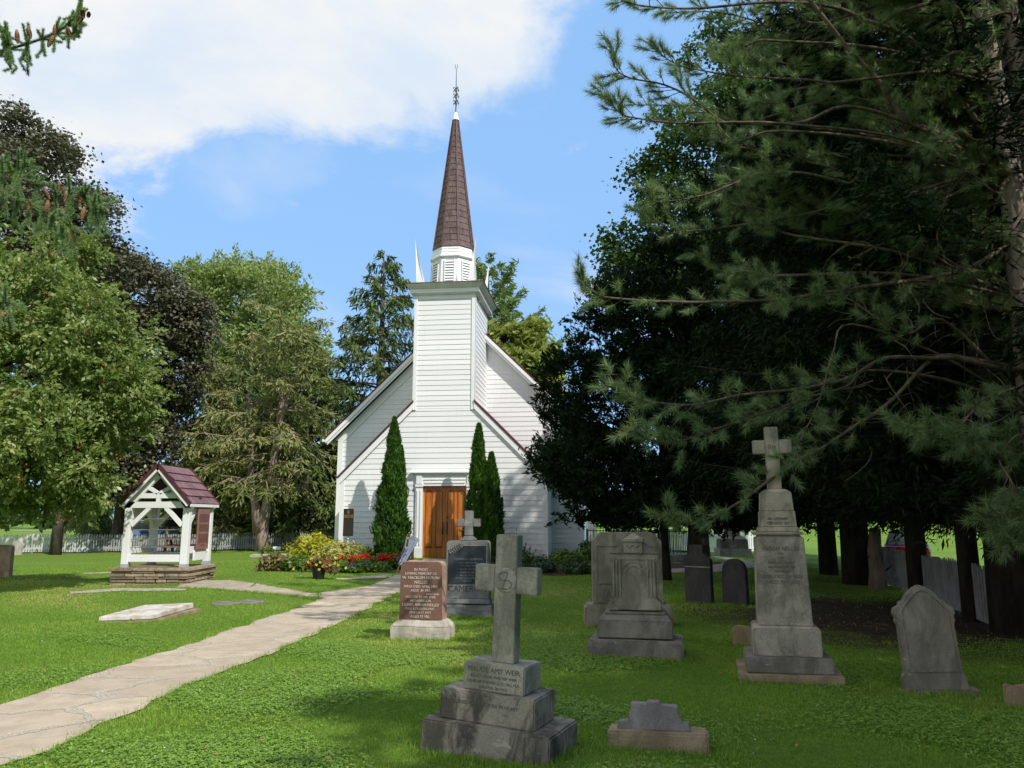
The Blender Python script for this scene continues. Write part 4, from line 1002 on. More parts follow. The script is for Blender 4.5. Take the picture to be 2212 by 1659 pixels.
# --- blue-grey granite stone with small cross on top
p0, p1 = gp(958, 1333), gp(1056, 1335)
o, w = grave('blue-grey granite gravestone topped by a small ihs cross, fern carved', p0, p1, yaw=R(-5))
o.scale = (1.0, 1.0, 1.0); w = .82
k = MB(); k.box(-w / 2, w / 2, 0, .46, -.08, .19); k.build('base', ST['cam'], o, bevel=.01, rough=(3, .02))
k = MB(); k.box(-w / 2 + .02, w / 2 - .02, .02, .44, .205, .285, top=.96); k.build('sub_base', ST['cam'], o, bevel=.012)
zt_ = hz(1005, 1168, o, .15); hw = .365
k = MB(); k.prism(roundtop(hw, .286, zt_, .05), .08, .38); bd = k.build('body', ST['cam'], o, bevel=.02)
zp0, zp1 = .36 + .16, zt_ - .075
k = MB(); k.prism([(-hw + .045, zp0), (hw - .05, zp0), (hw - .05, zp1), (-.06, zp1), (-.13, zp1 - .07), (-.22, zp1 - .125), (-hw + .045, zp1 - .135)], .074, .0805); pn = k.build('panel', ST['polish'], o)
k = MB(); k.bar((hw - .047, .072, zp0), (hw - .047, .072, zp1), .008, .01, (0, 1, 0)); k.bar((hw - .047, .072, zp1), (-.06, .072, zp1), .008, .01, (0, 1, 0)); k.build('border', ST['limestone'], o)
k = MB()
for i in range(6):
    a = (-hw + .06 + i * .035, zp1 - .11 + i * .020)
    k.tube([(a[0], .072, a[1]), (a[0] + .012, .066, a[1] + .035), (a[0] - .012, .066, a[1] + .055)], [.010, .012, .004], 5); k.tube([(a[0], .072, a[1]), (a[0] + .03, .066, a[1] - .015), (a[0] + .035, .066, a[1] - .04)], [.010, .011, .003], 5)
k.build('fern_carving', ST['cam'], o)
text_lines(pn, [('EDWIN D. CAMERON', 0.02, zp1 - .235, .034, .50), ('BORN SEPT. 29, 1859.', .02, zp1 - .29, .025, .44), ('DIED JAN. 7, 1907.', .02, zp1 - .335, .025, .40), ('ENTERED INTO REST', .02, zp1 - .39, .022, .36), ('CLARA A. LEE', .0, zp1 - .445, .03, .40), ('BELOVED WIFE OF', .0, zp1 - .49, .02, .3), ('LT. COL. E. D. CAMERON', .0, zp1 - .535, .025, .44), ('MAY 15TH', .0, zp1 - .58, .022, .24)], .0725, M['raised_grey'], depth=.001)
text_lines(bd, [('CAMERON', .0, .40, .095, .64)], .0785, M['cut_dark'], depth=.001)
k = MB(); zc = zt_ + .002; ztc = hz(1005, 1103, o, .2); yq = .17; hh = ztc - zc
k.prism([(-.13, zc), (.13, zc), (.125, zc + .035), (.08, zc + .05), (.072, zc + .08), (-.072, zc + .08), (-.08, zc + .05), (-.125, zc + .035)], yq, yq + .13)
k.box(-.072, .072, yq + .001, yq + .129, zc + .08, ztc); k.box(-.195, -.0721, yq + .002, yq + .128, zc + hh * .46, zc + hh * .73); k.box(.0721, .195, yq + .002, yq + .128, zc + hh * .46, zc + hh * .73)
cx_ = k.build('cross', ST['cam'], o, bevel=.01); text_lines(cx_, [('ihs', 0, zc + hh * .49, .10, .16)], yq - .001, ST['limestone'], depth=.001)

# --- wide twin slab with chamfered shoulders, letter A in a frame
p0, p1 = gp(1272, 1352), gp(1450, 1357)
o, w = grave('wide grey twin gravestone with clipped shoulders and framed letter A', p0, p1, yaw=R(-3))
zb, zt_ = hz(1360, 1299, o, .1), hz(1360, 1150, o, .15); w = 1.30
k = MB(); k.box(-w / 2, w / 2, 0, .5, -.06, zb - .04); k.build('base', ST['grey'], o, bevel=.04, rough=(2, .012))
hw = .52; z0 = zb - .035
k = MB(); k.prism([(-hw, z0), (hw, z0), (hw, zt_ - .13), (hw - .13, zt_), (-hw + .13, zt_), (-hw, zt_ - .13)], .10, .40); bd = k.build('body', ST['grey'], o, bevel=.008)
k = MB()
for a, b in (((-hw + .06, zt_ - .19), (hw - .06, zt_ - .19)), ((-hw + .06, z0 + .30), (hw - .06, z0 + .30)), ((-hw + .055, z0 + .30), (-hw + .055, zt_ - .19)), ((hw - .055, z0 + .30), (hw - .055, zt_ - .19))):
    k.bar((a[0], .095, a[1]), (b[0], .095, b[1]), .022, .02, (0, 1, 0))
k.box(-hw + .06, hw - .06, .089, .099, zt_ - .18, zt_ - .155)
for a, b in (((-.36, z0 + .05), (-.20, z0 + .05)), ((-.36, z0 + .21), (-.20, z0 + .21)), ((-.36, z0 + .05), (-.36, z0 + .21)), ((-.20, z0 + .05), (-.20, z0 + .21))): k.bar((a[0], .098, a[1]), (b[0], .098, b[1]), .012, .012, (0, 1, 0))
k.build('moulding', ST['grey'], bd); text_lines(bd, [('A', -.28, z0 + .075, .11, .14)], .098, M['cut_faint'], depth=.002)

# --- gabled monument with pyramid finial, chipped at the left foot
p0, p1 = gp(1282, 1413), gp(1468, 1436)
o, w = grave('gabled monument with small pyramid top and chipped left foot, in front of twin stone', p0, p1, yaw=R(-12))
w = 1.08; Y_ = o.location.y
z1, z2, z3, z4, z5 = hz(1370, 1385, o), hz(1370, 1345, o), hz(1370, 1323, o, .1), hz(1370, 1197, o, .15), hz(1370, 1152, o, .2)
k = MB(); k.box(-w / 2, w / 2, 0, .66, -.1, z1); k.build('base', ST['grey2'], o, bevel=.02, rough=(2, .008))
k = MB(); k.box(-.435, .43, .11, .56, z1 + .012, z2); k.box(-.432, .427, .112, .558, z2, z3 - .03, top=.86, topy=.75); k.box(-.36, .36, .16, .50, z3 - .03, z3, top=.97); k.build('plinth', ST['grey2'], o, bevel=.008)
hw = .255; y0, y1 = .19, .46
k = MB(); k.prism([(-hw - .0, z3 + .12), (-hw + .035, z3 + .015), (hw + .055, z3 + .015), (hw + .055, z3 + .10), (hw, z3 + .15), (hw, z4 - .10), (hw + .03, z4 - .07), (hw + .035, z4), (-hw - .035, z4), (-hw - .03, z4 - .07), (-hw, z4 - .10)], y0, y1)
bd = k.build('die', ST['grey'], o, bevel=.008)
k = MB(); k.prism([(-hw - .015, z3 + .115), (-hw - .05, z3 + .085), (-hw - .05, z3 + .015), (-hw + .085, z3 + .015)], y0 - .02, y0 + .1); k.build('broken_foot', ST['grey'], bd, bevel=.004)
k = MB(); k.prism([(-hw - .04, z4 + .001), (hw + .04, z4 + .001), (.10, z4 + .135), (-.10, z4 + .135)], y0 - .01, y1 + .01); k.build('gable', ST['grey2'], o, bevel=.008)
zb5 = z5 - .10; k = MB(); k.box(-.11, .11, y0 - .035, y1 + .03, z4 + .01, zb5); k.box(-.125, .125, y0 - .05, y1 + .045, zb5, zb5 + .03); k.box(-.12, .12, y0 - .045, y1 + .04, zb5 + .03, z5, top=.08, topy=.3); k.build('finial', ST['grey'], o, bevel=.006)
k = MB()
for sx in (-1, 1):
    for q in (.0, .035, .075): k.tube([(sx * (hw - .02 - q), y0 - .006, z3 + .17), (sx * (hw - .02 - q), y0 - .006, z4 - .06)], .012, 6)
arc = [(.15 * math.cos(R(t)), y0 - .004, z4 - .24 + .15 * math.sin(R(t))) for t in range(0, 181, 15)]
k.tube(arc, .008, 5); k.tube([(a[0] * .66, a[1], z4 - .24 + (a[2] - z4 + .24) * .66) for a in arc], .007, 5)
k.bar((-hw, y0 - .004, z4 - .05), (hw, y0 - .004, z4 - .05), .03, .018, (0, 1, 0))
k.tube([(-.075, y0 - .04, zb5 - .03), (-.04, y0 - .04, zb5 - .06), (0, y0 - .04, zb5 - .03), (.04, y0 - .04, zb5 - .06), (.075, y0 - .04, zb5 - .03)], .007, 5)
k.build('moulding', ST['grey'], bd)
text_lines(bd, [('HUE', -.10, z4 - .16, .03, .09), ('RA', .10, z4 - .16, .03, .07)], y0 - .002, M['cut_faint'], depth=.002)

# --- tall pedestal monument with cross
p0, p1 = gp(1612, 1465), gp(1812, 1488)
o, w = grave('tall grey pedestal monument with a plain cross on top, leaning slightly', p0, p1, yaw=R(-14), tilt=(0, R(-.6)))
Yo = .3
hv = lambda v, off=Yo: hz(1700, v, o, off)
k = MB(); k.box(-.49, .49, -.08, .78, -.12, .085); k.build('slab', ST['brown'], o, rough=(3, .012))
zA, zB, zC = hv(1420, .05), hv(1352, .15), hv(1160, .2)
k = MB(); k.box(-.41, .41, 0, .70, .086, zA); k.build('base', ST['grey2'], o, bevel=.012, rough=(2, .006))
k = MB(); k.box(-.325, .325, .075, .62, zA + .001, zB - .025); k.box(-.322, .322, .078, .617, zB - .025, zB, top=.9); k.build('sub_base', ST['obelisk'], o, bevel=.008)
hw = .262; d0 = .13
k = MB(); k.box(-hw, hw, d0, d0 + .46, zB + .001, zC, top=.90); die = k.build('die', ST['obelisk'], o, bevel=.008)
zD, zE, zF, zG = hv(1138), hv(1104), hv(1057), hv(922)
cyk = d0 + .23
k = MB()
for hw_, a, b, tp in ((.222, zC + .001, zC + .022, .94), (.245, zC + .022, zC + .052, 1.0), (.205, zC + .052, zD, .97)): k.box(-hw_, hw_, cyk - hw_ * .9, cyk + hw_ * .9, a, b, top=tp)
k.build('cornice', ST['obelisk'], o, bevel=.010)
k = MB(); k.box(-.182, .182, cyk - .17, cyk + .17, zD + .001, zE, top=.96); nk = k.build('neck', ST['obelisk'], o, bevel=.006)
k = MB(); k.box(-.165, .165, cyk - .155, cyk + .155, zE + .001, zF - .035, top=.93); k.box(-.153, .153, cyk - .143, cyk + .143, zF - .035, zF, top=.68); k.build('cap', ST['obelisk'], o, bevel=.005)
hq = zG - zF; k = MB(); k.box(-.070, .070, cyk - .06, cyk + .06, zF + .001, zG, top=.98)
for sx in (-1, 1): k.box(min(sx * .071, sx * .20), max(sx * .071, sx * .20), cyk - .058, cyk + .058, zF + hq * .57, zF + hq * .79)
cx_ = k.build('cross', ST['obelisk'], o, bevel=.006); text_lines(cx_, [('ihs', 0, zF + hq * .64, .06, .1)], cyk - .061, M['cut_worn'], depth=.002)
text_lines(nk, [('IN LOVING', 0, zD + .075, .028, .26), ('MEMORY OF', 0, zD + .03, .028, .28)], cyk - .172, M['cut_worn'], depth=.004)
zz = zC - .09; LL = []
for t_, h, wd in (('ABRAM NELLES', .042, .36), ('M.A.', .02, .1), ('FOR', .022, .08), ('FOR 42 YEARS', .03, .34), ('INCUMBENT OF THIS', .02, .34), ('CHURCH', .024, .16), ('DIED DEC. 20. 1884', .036, .38), ('AGED 79 YEARS', .034, .36)):
    LL.append((t_, 0, zz - h, h, wd)); zz -= h + .021
ins = text_lines(die, LL, .0, M['cut_worn'], depth=.002); ins.location = (0, d0 + .0215 - .004, 0); tl = math.atan2(.023, zC - zB); ins.rotation_euler = (-tl * 1.0, 0, 0); ins.location.y = d0 - .003 + zB * math.sin(-tl) * -1 - zB * 0 
ins.location = (0, d0 - .0035 - math.tan(tl) * zB, 0)

# --- gothic shouldered headstone at right, leaning left
p0, p1 = gp(1962, 1490), gp(2092, 1507)
o, w = grave('weathered headstone with pointed scrolled top, tilted, before the dark trunks', p0, p1, yaw=R(-14), tilt=(R(-3), R(-3.5)))
zt_ = hz(2000, 1262, o, .1); hw = .255
k = MB(); k.box(-.31, .36, -.06, .28, -.14, .02); k.build('base', ST['grey'], o, rough=(3, .012))
def gothic(hw, zt, z0=.021):
    R_ = [(hw + .02, z0), (hw + .012, z0 + .12), (hw - .01, z0 + .16), (hw - .015, zt - .36), (hw + .005, zt - .33), (hw - .008, zt - .30), (hw + .012, zt - .26), (hw + .0, zt - .21), (hw - .05, zt - .185), (hw - .06, zt - .15), (hw - .10, zt - .14), (.12, zt - .075), (.05, zt - .022), (0, zt)]
    return R_ + [(-x, z) for x, z in reversed(R_[:-1])]
k = MB(); k.prism(gothic(hw, zt_), .0, .13); bd = k.build('body', ST['grey2'], o, bevel=.006)
k = MB(); f_ = [(x * .80, z - .045) for x, z in gothic(hw, zt_)[10:17]]; pts = [(hw - .05, z3)] if False else []
path = [(hw - .055, .20), (hw - .055, zt_ - .24)] + [(.15, zt_ - .165), (.05, zt_ - .065), (0, zt_ - .045), (-.05, zt_ - .065), (-.15, zt_ - .165)] + [(-hw + .055, zt_ - .24), (-hw + .055, .20)]
k.tube([(x, -.002, z) for x, z in path], .010, 6); k.bar((-hw + .04, -.003, .20), (hw - .04, -.003, .20), .024, .014, (0, 1, 0)); k.build('moulding', ST['grey2'], bd)

# --- low broken marker in front
p0, p1 = gp(1314, 1612), gp(1534, 1636)
o, w = grave('low broken stepped marker of purple-grey stone set in a brown base', p0, p1, yaw=R(-10))
w = .70
k = MB(); k.box(-w / 2, w / 2, 0, .22, -.08, .125); k.build('base', ST['brown'], o, bevel=.015, rough=(3, .008))
k = MB(); zo = .126; P = [(-.30, 0), (.245, 0), (.225, .05), (.18, .055), (.165, .11), (.15, .12), (.15, .175), (.03, .18), (.02, .205), (-.065, .205), (-.075, .185), (-.19, .19), (-.19, .12), (-.205, .115), (-.215, .055), (-.28, .05)]
k.prism([(x * .96, zo + z * .92) for x, z in P], .06, .15); k.build('marker', ST['purple'], o, bevel=.004)
# --- dark slender stones behind
p0, p1 = gp(1481, 1303), gp(1537, 1307)
o, w = grave('dark blackened headstone with narrow stepped neck, left of two shadowed stones', p0, p1); zt_ = hz(1508, 1183, o); hw = w / 2
P = [(-hw, -.1), (hw, -.1), (hw, zt_ - .22), (hw - .10, zt_ - .13), (hw - .14, zt_ - .10), (hw - .14, zt_ + .05), (-hw + .10, zt_ + .05), (-hw + .10, zt_ - .10), (-hw, zt_ - .16)]
k = MB(); k.prism(P, 0, .12); bd = k.build('body', ST['darkslab'], o, bevel=.008); MB().box(-hw - .004, hw + .004, -.006, .0, zt_ - .36, zt_ - .34).build('band', ST['grey'], bd)
p0, p1 = gp(1560, 1306), gp(1615, 1311)
o, w = grave('dark round-topped headstone in shade, left of the tall pedestal monument', p0, p1); zt_ = hz(1588, 1207, o); hw = w / 2 - .01
k = MB(); k.prism([(-hw, -.1), (hw, -.1)] + [(hw * math.cos(R(t)) * .97, zt_ - .27 + .27 * math.sin(R(t)) ** .8) for t in range(0, 181, 12)], 0, .12); k.build('body', ST['darkslab'], o, bevel=.008)
# --- stubs
p0, p1 = gp(1581, 1393), gp(1631, 1399)
o, w = grave('small mossy footstone stub just left of the pedestal monument', p0, p1, cat='footstone'); zt_ = hz(1605, 1353, o); hw = w / 2
k = MB(); k.prism([(-hw, -.08), (hw, -.08), (hw, zt_ - .05), (hw * .4, zt_ - .01), (-hw * .7, zt_), (-hw, zt_ - .03)], 0, .12); k.build('body', ST['brown'], o, bevel=.012, rough=(2, .008))
p0, p1 = gp(2176, 1527), gp(2232, 1530)
o, w = grave('low brown footstone at the right edge of the lawn', p0, p1, cat='footstone'); zt_ = hz(2195, 1481, o); hw = w / 2
k = MB(); k.prism([(-hw, -.08), (hw, -.08), (hw, zt_ + .01), (-hw * .2, zt_ - .015), (-hw, zt_)], 0, .10); k.build('body', ST['brown'], o, bevel=.01, rough=(2, .006))
# --- far left stones
p0 = gp(-22, 1248); p1 = gp(20, 1247)
o, w = grave('dark brown headstone at the left edge, split by sun and shade', p0, p1); zt_ = hz(8, 1177, o); hw = w / 2
k = MB(); k.prism(roundtop(hw, -.1, zt_, .1), 0, .14); k.build('body', ST['brown'], o, bevel=.01)
p0, p1 = gp(24, 1199), gp(44, 1199)
o, w = grave('small pale round-topped headstone in front of the white picket fence', p0, p1); zt_ = hz(34, 1167, o); hw = w / 2
k = MB(); k.prism([(-hw, -.1), (hw, -.1)] + [(hw * math.cos(R(t)), zt_ - .2 + .2 * math.sin(R(t))) for t in range(0, 181, 20)], 0, .12); k.build('body', ST['limestone'], o)
# --- stepped tomb far back
p0, p1 = gp(1559, 1201), gp(1620, 1201)
o, w = grave('distant stepped pale tomb monument in front of the bright picket fence', p0, p1, yaw=0.0, cat='tomb'); w = min(w, 1.6); 
k = MB(); k.box(-w / 2, w / 2, 0, .9, -.1, .30); k.build('base', ST['limestone'], o, bevel=.02)
k = MB(); k.box(-w * .44, w * .44, .08, .8, .301, .68, top=.97); k.build('step', ST['grey2'], o, bevel=.02)
k = MB(); k.box(-w * .40, w * .40, .12, .75, .681, .80, top=.8); k.box(-.32, .28, .2, .6, .80, 1.35); k.box(-.36, .32, .16, .64, 1.35, 1.45); k.build('pedestal', ST['limestone'], o, bevel=.01)

# --- white ledger slab, cracked, on a sloping bed
q = [gp(208, 1343), gp(330, 1341), gp(391, 1319), gp(300, 1303)]
cx, cy = (q[0].x + q[2].x) / 2, (q[0].y + q[2].y) / 2 + .0
o = thing('ledger_stone', 'cracked white marble ledger slab lying tilted on a brown stone bed', 'grave slab', (cx, cy, gz(cx, cy)), 0, None)
def lp(v): return Vector((v.x - cx, v.y - cy, 0))
def slab(pts, zlo, zhi, name, mat, **kw):
    k = MB(); n = len(pts); k.add([(p.x, p.y, a) for p, a in zip(pts, zlo)] + [(p.x, p.y, a) for p, a in zip(pts, zhi)], [tuple(range(n - 1, -1, -1)), tuple(range(n, 2 * n))] + [(i, (i + 1) % n, (i + 1) % n + n, i + n) for i in range(n)]); return k.build(name, mat, o, **kw)
a, b = gp(212, 1344), gp(332, 1342); wv = lp(b) - lp(a); d_ = Vector((.13, 1.0, 0)).normalized(); far = 1.15
P0, P1 = lp(a), lp(b); P2 = P1 + d_ * far + Vector((.0, 0, 0)); P3 = P0 + d_ * far
slab([P0 - d_ * .04, P1 + wv * .06 - d_ * .02, P2 + wv * .16, P3], [-.1] * 4, [.03, .03, .07, .06], 'bed', ST['brown'], bevel=.01, rough=(2, .008))
c0, c1 = P0 + wv * .56 - d_ * .01, P0 + wv * .47 + d_ * .5
c1 = P0 + wv * .60 + d_ * .28; c2 = P0 + d_ * .45
slab([P0, c0, c1, c2], [.035, .035, .05, .055], [.10, .10, .12, .125], 'fragment', ST['marble'], bevel=.01)
sh_ = wv * .045 - d_ * .02
slab([c0 + sh_, P1, P2, P3 + wv * .02, c2 + sh_ + d_ * .02, c1 + sh_], [.035, .035, .075, .07, .055, .05], [.105, .105, .165, .155, .13, .125], 'slab', ST['marble'], bevel=.01)
for (u, v, nm) in ((487, 1303, 'round flat dark marker stone in the grass, left of the pair'), (541, 1300, 'round flat dark marker stone in the grass, nearer the path')):
    p = gp(u, v + 2); o = thing('flat_marker', nm, 'marker stone', p, 0, 'flat round markers in the lawn')
    k = MB(); n = 20; r = .26; k.lathe([(r, -.05), (r * (1), .015), (r * .93, .035), (.001, .04)], n); k.build('stone', ST['grey2'], o, rough=None, smooth=False)
p = gp(586, 1201); o = thing('flat_slab', 'pale flat slab lying by the lawn edge near the large forked trunk', 'grave slab', p, R(4))
k = MB(); k.box(-.75, .75, -.3, .5, -.05, .06); k.build('stone', ST['limestone'], o, bevel=.02)
p = gp(597, 1194); o = thing('small_sign', 'small white sign box on a stake beside the flat slab', 'sign', p); MB().box(-.17, .17, 0, .06, .12, .26).build('board', M['white'], o, bevel=.01); MB().box(-.02, .02, .01, .05, -.1, .119).build('stake', M['iron'], o)

# ================================================================== SIGNS BY THE CHAPEL
pl = chapel_point(-2.98, -1.1); pl.z = gz(pl.x, pl.y)
o = thing('plaque_post', 'black heritage plaque with gold band on a white post before the chapel', 'plaque', pl, -PHI)
zb, zt_ = at(798, 1158, pl.y).z - pl.z, at(798, 1099, pl.y).z - pl.z; hw = .175
MB().box(-.025, .025, -.0, .05, -.1, zb + .06).build('post', M['white'], o)
bd = MB().box(-hw, hw, -.045, -.002, zb, zt_).build('board', plain('black_plaque', (0.028, 0.022, 0.02), 0.35, 0.5, 0.1, 5), o, bevel=.008)
M['gold'] = plain('dull_gold', (0.20, 0.115, 0.05), 0.5, 0.4, 0.1, 9)
k = MB(); k.box(-hw + .01, hw - .01, -.05, -.0455, zt_ - .30, zt_ - .20); k.build('band', M['gold'], bd)
text_lines(bd, [("ST. PAUL'S", 0, zt_ - .27, .045, .3)], -.052, plain('band_text', (0.045, 0.03, 0.02), .5), depth=.002)
k = MB(); rgp = random.Random(2)
for q in range(13):
    z = zt_ - .37 - q * .042; x = -hw + .03
    while x < hw - .05: w = rgp.uniform(.02, .06); k.box(x, min(x + w, hw - .025), -.049, -.0455, z, z + .014); x += w + .012
k.build('lettering', plain('plaque_gold_text', (0.075, 0.05, 0.032), .5), bd)
k = MB(); k.prism([(-.03, zt_ - .17), (.03, zt_ - .17), (.04, zt_ - .09), (0, zt_ - .04), (-.04, zt_ - .09)], -.05, -.0455); k.tube([(0, -.02, zt_), (0, -.02, zt_ + .07), (0, -.02, zt_ + .12)], [.02, .012, .02], 6); k.ball((0, -.02, zt_ + .14), .028, 8, 6); k.build('crest', M['gold'], bd)
# tilted board reading Chapel Open on an easel
SY = 21.0
f_ = lambda x, y: (1420 + x * .19284) / 1.8517; f2 = lambda x, y: (2000 + y * .19284) / 1.8517
def sgn(x, y, dep=0.0): return at(f_(x, y), f2(x, y), SY + .25 * (1 - (y - 700) / 700.0) + dep)
base = gp(874, 1249); o = thing('easel_sign', 'tilted white board lettered Chapel Open on a wooden easel', 'sign', base)
def rel(v): return Vector(v) - base
c4_ = [rel(sgn(*p)) for p in ((1180, 738), (1332, 812), (1000, 1372), (898, 1322))]
nrm = (c4_[1] - c4_[0]).cross(c4_[3] - c4_[0]).normalized(); nrm = nrm if nrm.y < 0 else -nrm
def panel(P, name, mat, off, th, par):
    k = MB(); k.add([p + nrm * off for p in P] + [p + nrm * (off + th) for p in P], [(3, 2, 1, 0), (4, 5, 6, 7)] + [(i, (i + 1) % 4, (i + 1) % 4 + 4, i + 4) for i in range(4)]); return k.build(name, mat, par)
M['board'] = plain('sign_white', (0.80, 0.81, 0.84), .5, .3, .02); M['blue'] = plain('sign_blue', (0.035, 0.045, 0.30), .5, .3, .02)
M['orange'] = plain('sign_orange', (0.85, 0.33, 0.03), .5, .3, .02); M['salmon'] = plain('sign_salmon', (0.80, 0.45, 0.28), .5, .3, .02)
M['ash'] = plain('easel_pine', (0.42, 0.23, 0.085), .6, .3, .15, 8)
bd = panel(c4_, 'board', M['board'], 0, .02, o)
ax = (c4_[0] - c4_[3]).normalized(); ay = (c4_[0] - c4_[1]); Wb = ay.length; ay = (ay - ax * ay.dot(ax)).normalized(); Lb = (c4_[0] - c4_[3]).length
def on_board(txt, a, b, h, mat, mw, off=.022):
    t = text_lines(bd, [(txt, 0, 0, h, mw)], 0, mat, depth=.001)
    P = c4_[2] + ax * (a * Lb) + ay * (b * Wb) + nrm * off; M_ = Matrix((ax, -nrm, ay)).transposed().to_4x4(); M_.translation = P; t.matrix_local = M_; return t
on_board('Chapel', .29, .34, .15, M['blue'], .42); on_board('Open', .80, .22, .15, M['blue'], .30)
for b in (.12, .86):
    P = [c4_[2] + ax * (a * Lb) + ay * ((b + w) * Wb) for a, w in ((.02, -.012), (.96, -.012), (.96, .012), (.02, .012))]; panel(P, 'stripe', M['blue'], .021, .001, bd)
n4 = [rel(sgn(*p)) for p in ((1072, 765), (1238, 800), (1192, 1026), (1028, 1012))]
nt_ = panel(n4, 'notice', M['board'], .024, .004, bd)
def sub(P, a0, a1, b0, b1): return [P[0].lerp(P[1], a).lerp(P[3].lerp(P[2], a), b) for a, b in ((a0, b0), (a1, b0), (a1, b1), (a0, b1))]
panel(sub(n4, .06, .94, .03, .17), 'heading', M['salmon'], .0285, .0006, nt_); panel(sub(n4, .10, .36, .20, .82), 'today_block', M['iron'], .0285, .0006, nt_)
t = text_lines(nt_, [('Today', 0, 0, .045, .15)], 0, M['orange'], depth=.0006); mp = sub(n4, .33, .34, .51, .52)[0] + nrm * .0292
a2 = (n4[0] - n4[3]).normalized(); b2 = (n4[0] - n4[1]); b2 = (b2 - a2 * b2.dot(a2)).normalized(); M_ = Matrix((a2, -nrm, b2)).transposed().to_4x4(); M_.translation = mp; t.matrix_local = M_
for a in (.42, .60, .78, .94): panel(sub(n4, a, a + .012, .20, .84), 'rule', M['grey_metal'], .0285, .0005, nt_)
for b in (.20, .52, .84): panel(sub(n4, .40, .95, b, b + .012), 'rule', M['grey_metal'], .0286, .0005, nt_)
for (x0, y0, x1, y1, dp) in ((1098, 705, 858, 1650, -.0), (1140, 712, 936, 1655, .0), (1120, 708, 1245, 1262, .55)):
    a, b = rel(sgn(x0, y0, .06)), rel(sgn(x1, y1, dp)); gzz = gz(b.x + base.x, b.y + base.y) - base.z
    if dp == 0: b.z = gzz
    else: b.z = min(b.z, gzz + .02)
    MB().bar(a, b, .03, .025).build('leg', M['ash'], o)

# ================================================================== TREES AND PLANTS
LF = {}
LF['crab'] = leafmat('crabapple_leaves', (0.115, 0.18, 0.036), (0.26, 0.33, 0.09), (0.54, 0.53, 0.26), 0.38, .45, .4)
LF['purple'] = leafmat('dark_maple_leaves', (0.060, 0.066, 0.032), (0.125, 0.115, 0.062), (0.23, 0.20, 0.12), 0.2, 0.42, 0.4)
LF['ash'] = leafmat('bright_ash_leaves', (0.17, 0.235, 0.06), (0.33, 0.40, 0.14), (0.44, 0.50, 0.22), 0.4)
LF['olive'] = leafmat('olive_spruce_needles', (0.135, 0.165, 0.042), (0.27, 0.285, 0.10), (0.36, 0.31, 0.18), 0.25)
LF['spruce'] = leafmat('spruce_needles', (0.046, 0.082, 0.020), (0.118, 0.160, 0.038), (0.19, 0.20, 0.07), 0.15)
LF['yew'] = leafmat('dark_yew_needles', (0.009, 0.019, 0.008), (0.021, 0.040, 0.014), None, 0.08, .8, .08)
LF['maple'] = leafmat('green_maple_leaves', (0.030, 0.066, 0.012), (0.07, 0.13, 0.022), None, 0.35)
LF['willow'] = leafmat('yellow_green_leaves', (0.18, 0.23, 0.04), (0.36, 0.40, 0.11), None, 0.4)
LF['pineback'] = leafmat('pale_pine_needles', (0.13, 0.20, 0.055), (0.27, 0.34, 0.12), None, 0.3)
LF['cedar'] = leafmat('arborvitae_sprays', (0.030, 0.085, 0.010), (0.075, 0.165, 0.02), (0.12, 0.22, 0.03), 0.2)
LF['pine'] = leafmat('white_pine_needles', (0.105, 0.17, 0.075), (0.225, 0.315, 0.135), (0.36, 0.42, 0.19), 0.32, 0.4, 0.5)
LF['conespruce'] = leafmat('blue_green_spruce_needles', (0.15, 0.24, 0.10), (0.29, 0.41, 0.19), (0.38, 0.46, 0.22), 0.3)
LF['gold'] = leafmat('golden_juniper', (0.27, 0.30, 0.02), (0.50, 0.48, 0.035), (0.55, 0.47, 0.09), 0.3)
LF['straw'] = leafmat('straw_coloured_grass', (0.24, 0.30, 0.05), (0.46, 0.43, 0.13), (0.58, 0.43, 0.20), 0.3)
LF['green'] = leafmat('garden_leaves', (0.07, 0.14, 0.02), (0.14, 0.24, 0.04), (0.22, 0.30, 0.06), 0.3)
LF['dull'] = leafmat('dull_green_leaves', (0.045, 0.085, 0.03), (0.10, 0.15, 0.06), None, 0.25)
LF['brownish'] = leafmat('browning_leaves', (0.10, 0.10, 0.03), (0.24, 0.20, 0.07), (0.26, 0.15, 0.07), 0.25)
LF['red'] = leafmat('red_petals', (0.55, 0.012, 0.012), (0.78, 0.03, 0.03), None, 0.3)
LF['mauve'] = leafmat('mauve_petals', (0.26, 0.17, 0.48), (0.46, 0.36, 0.68), None, 0.3)
LF['yellow'] = leafmat('yellow_petals', (0.75, 0.52, 0.03), (0.85, 0.66, 0.08), None, 0.3)
LF['orange'] = leafmat('orange_petals', (0.8, 0.27, 0.02), (0.85, 0.38, 0.04), None, 0.3)

def blob(u, v, Y, rx, rz=None, ry=None):
    p = at(u, v, Y); k = Y / PF; rz = rz or rx; ry = ry or rx
    return (p.x, p.y, p.z, rx * k, ry * k, rz * k)
def onground(u, Y):
    x = ray(u, 1150)[0] / ray(u, 1150)[1] * Y; return Vector((x, Y, gz(x, Y)))

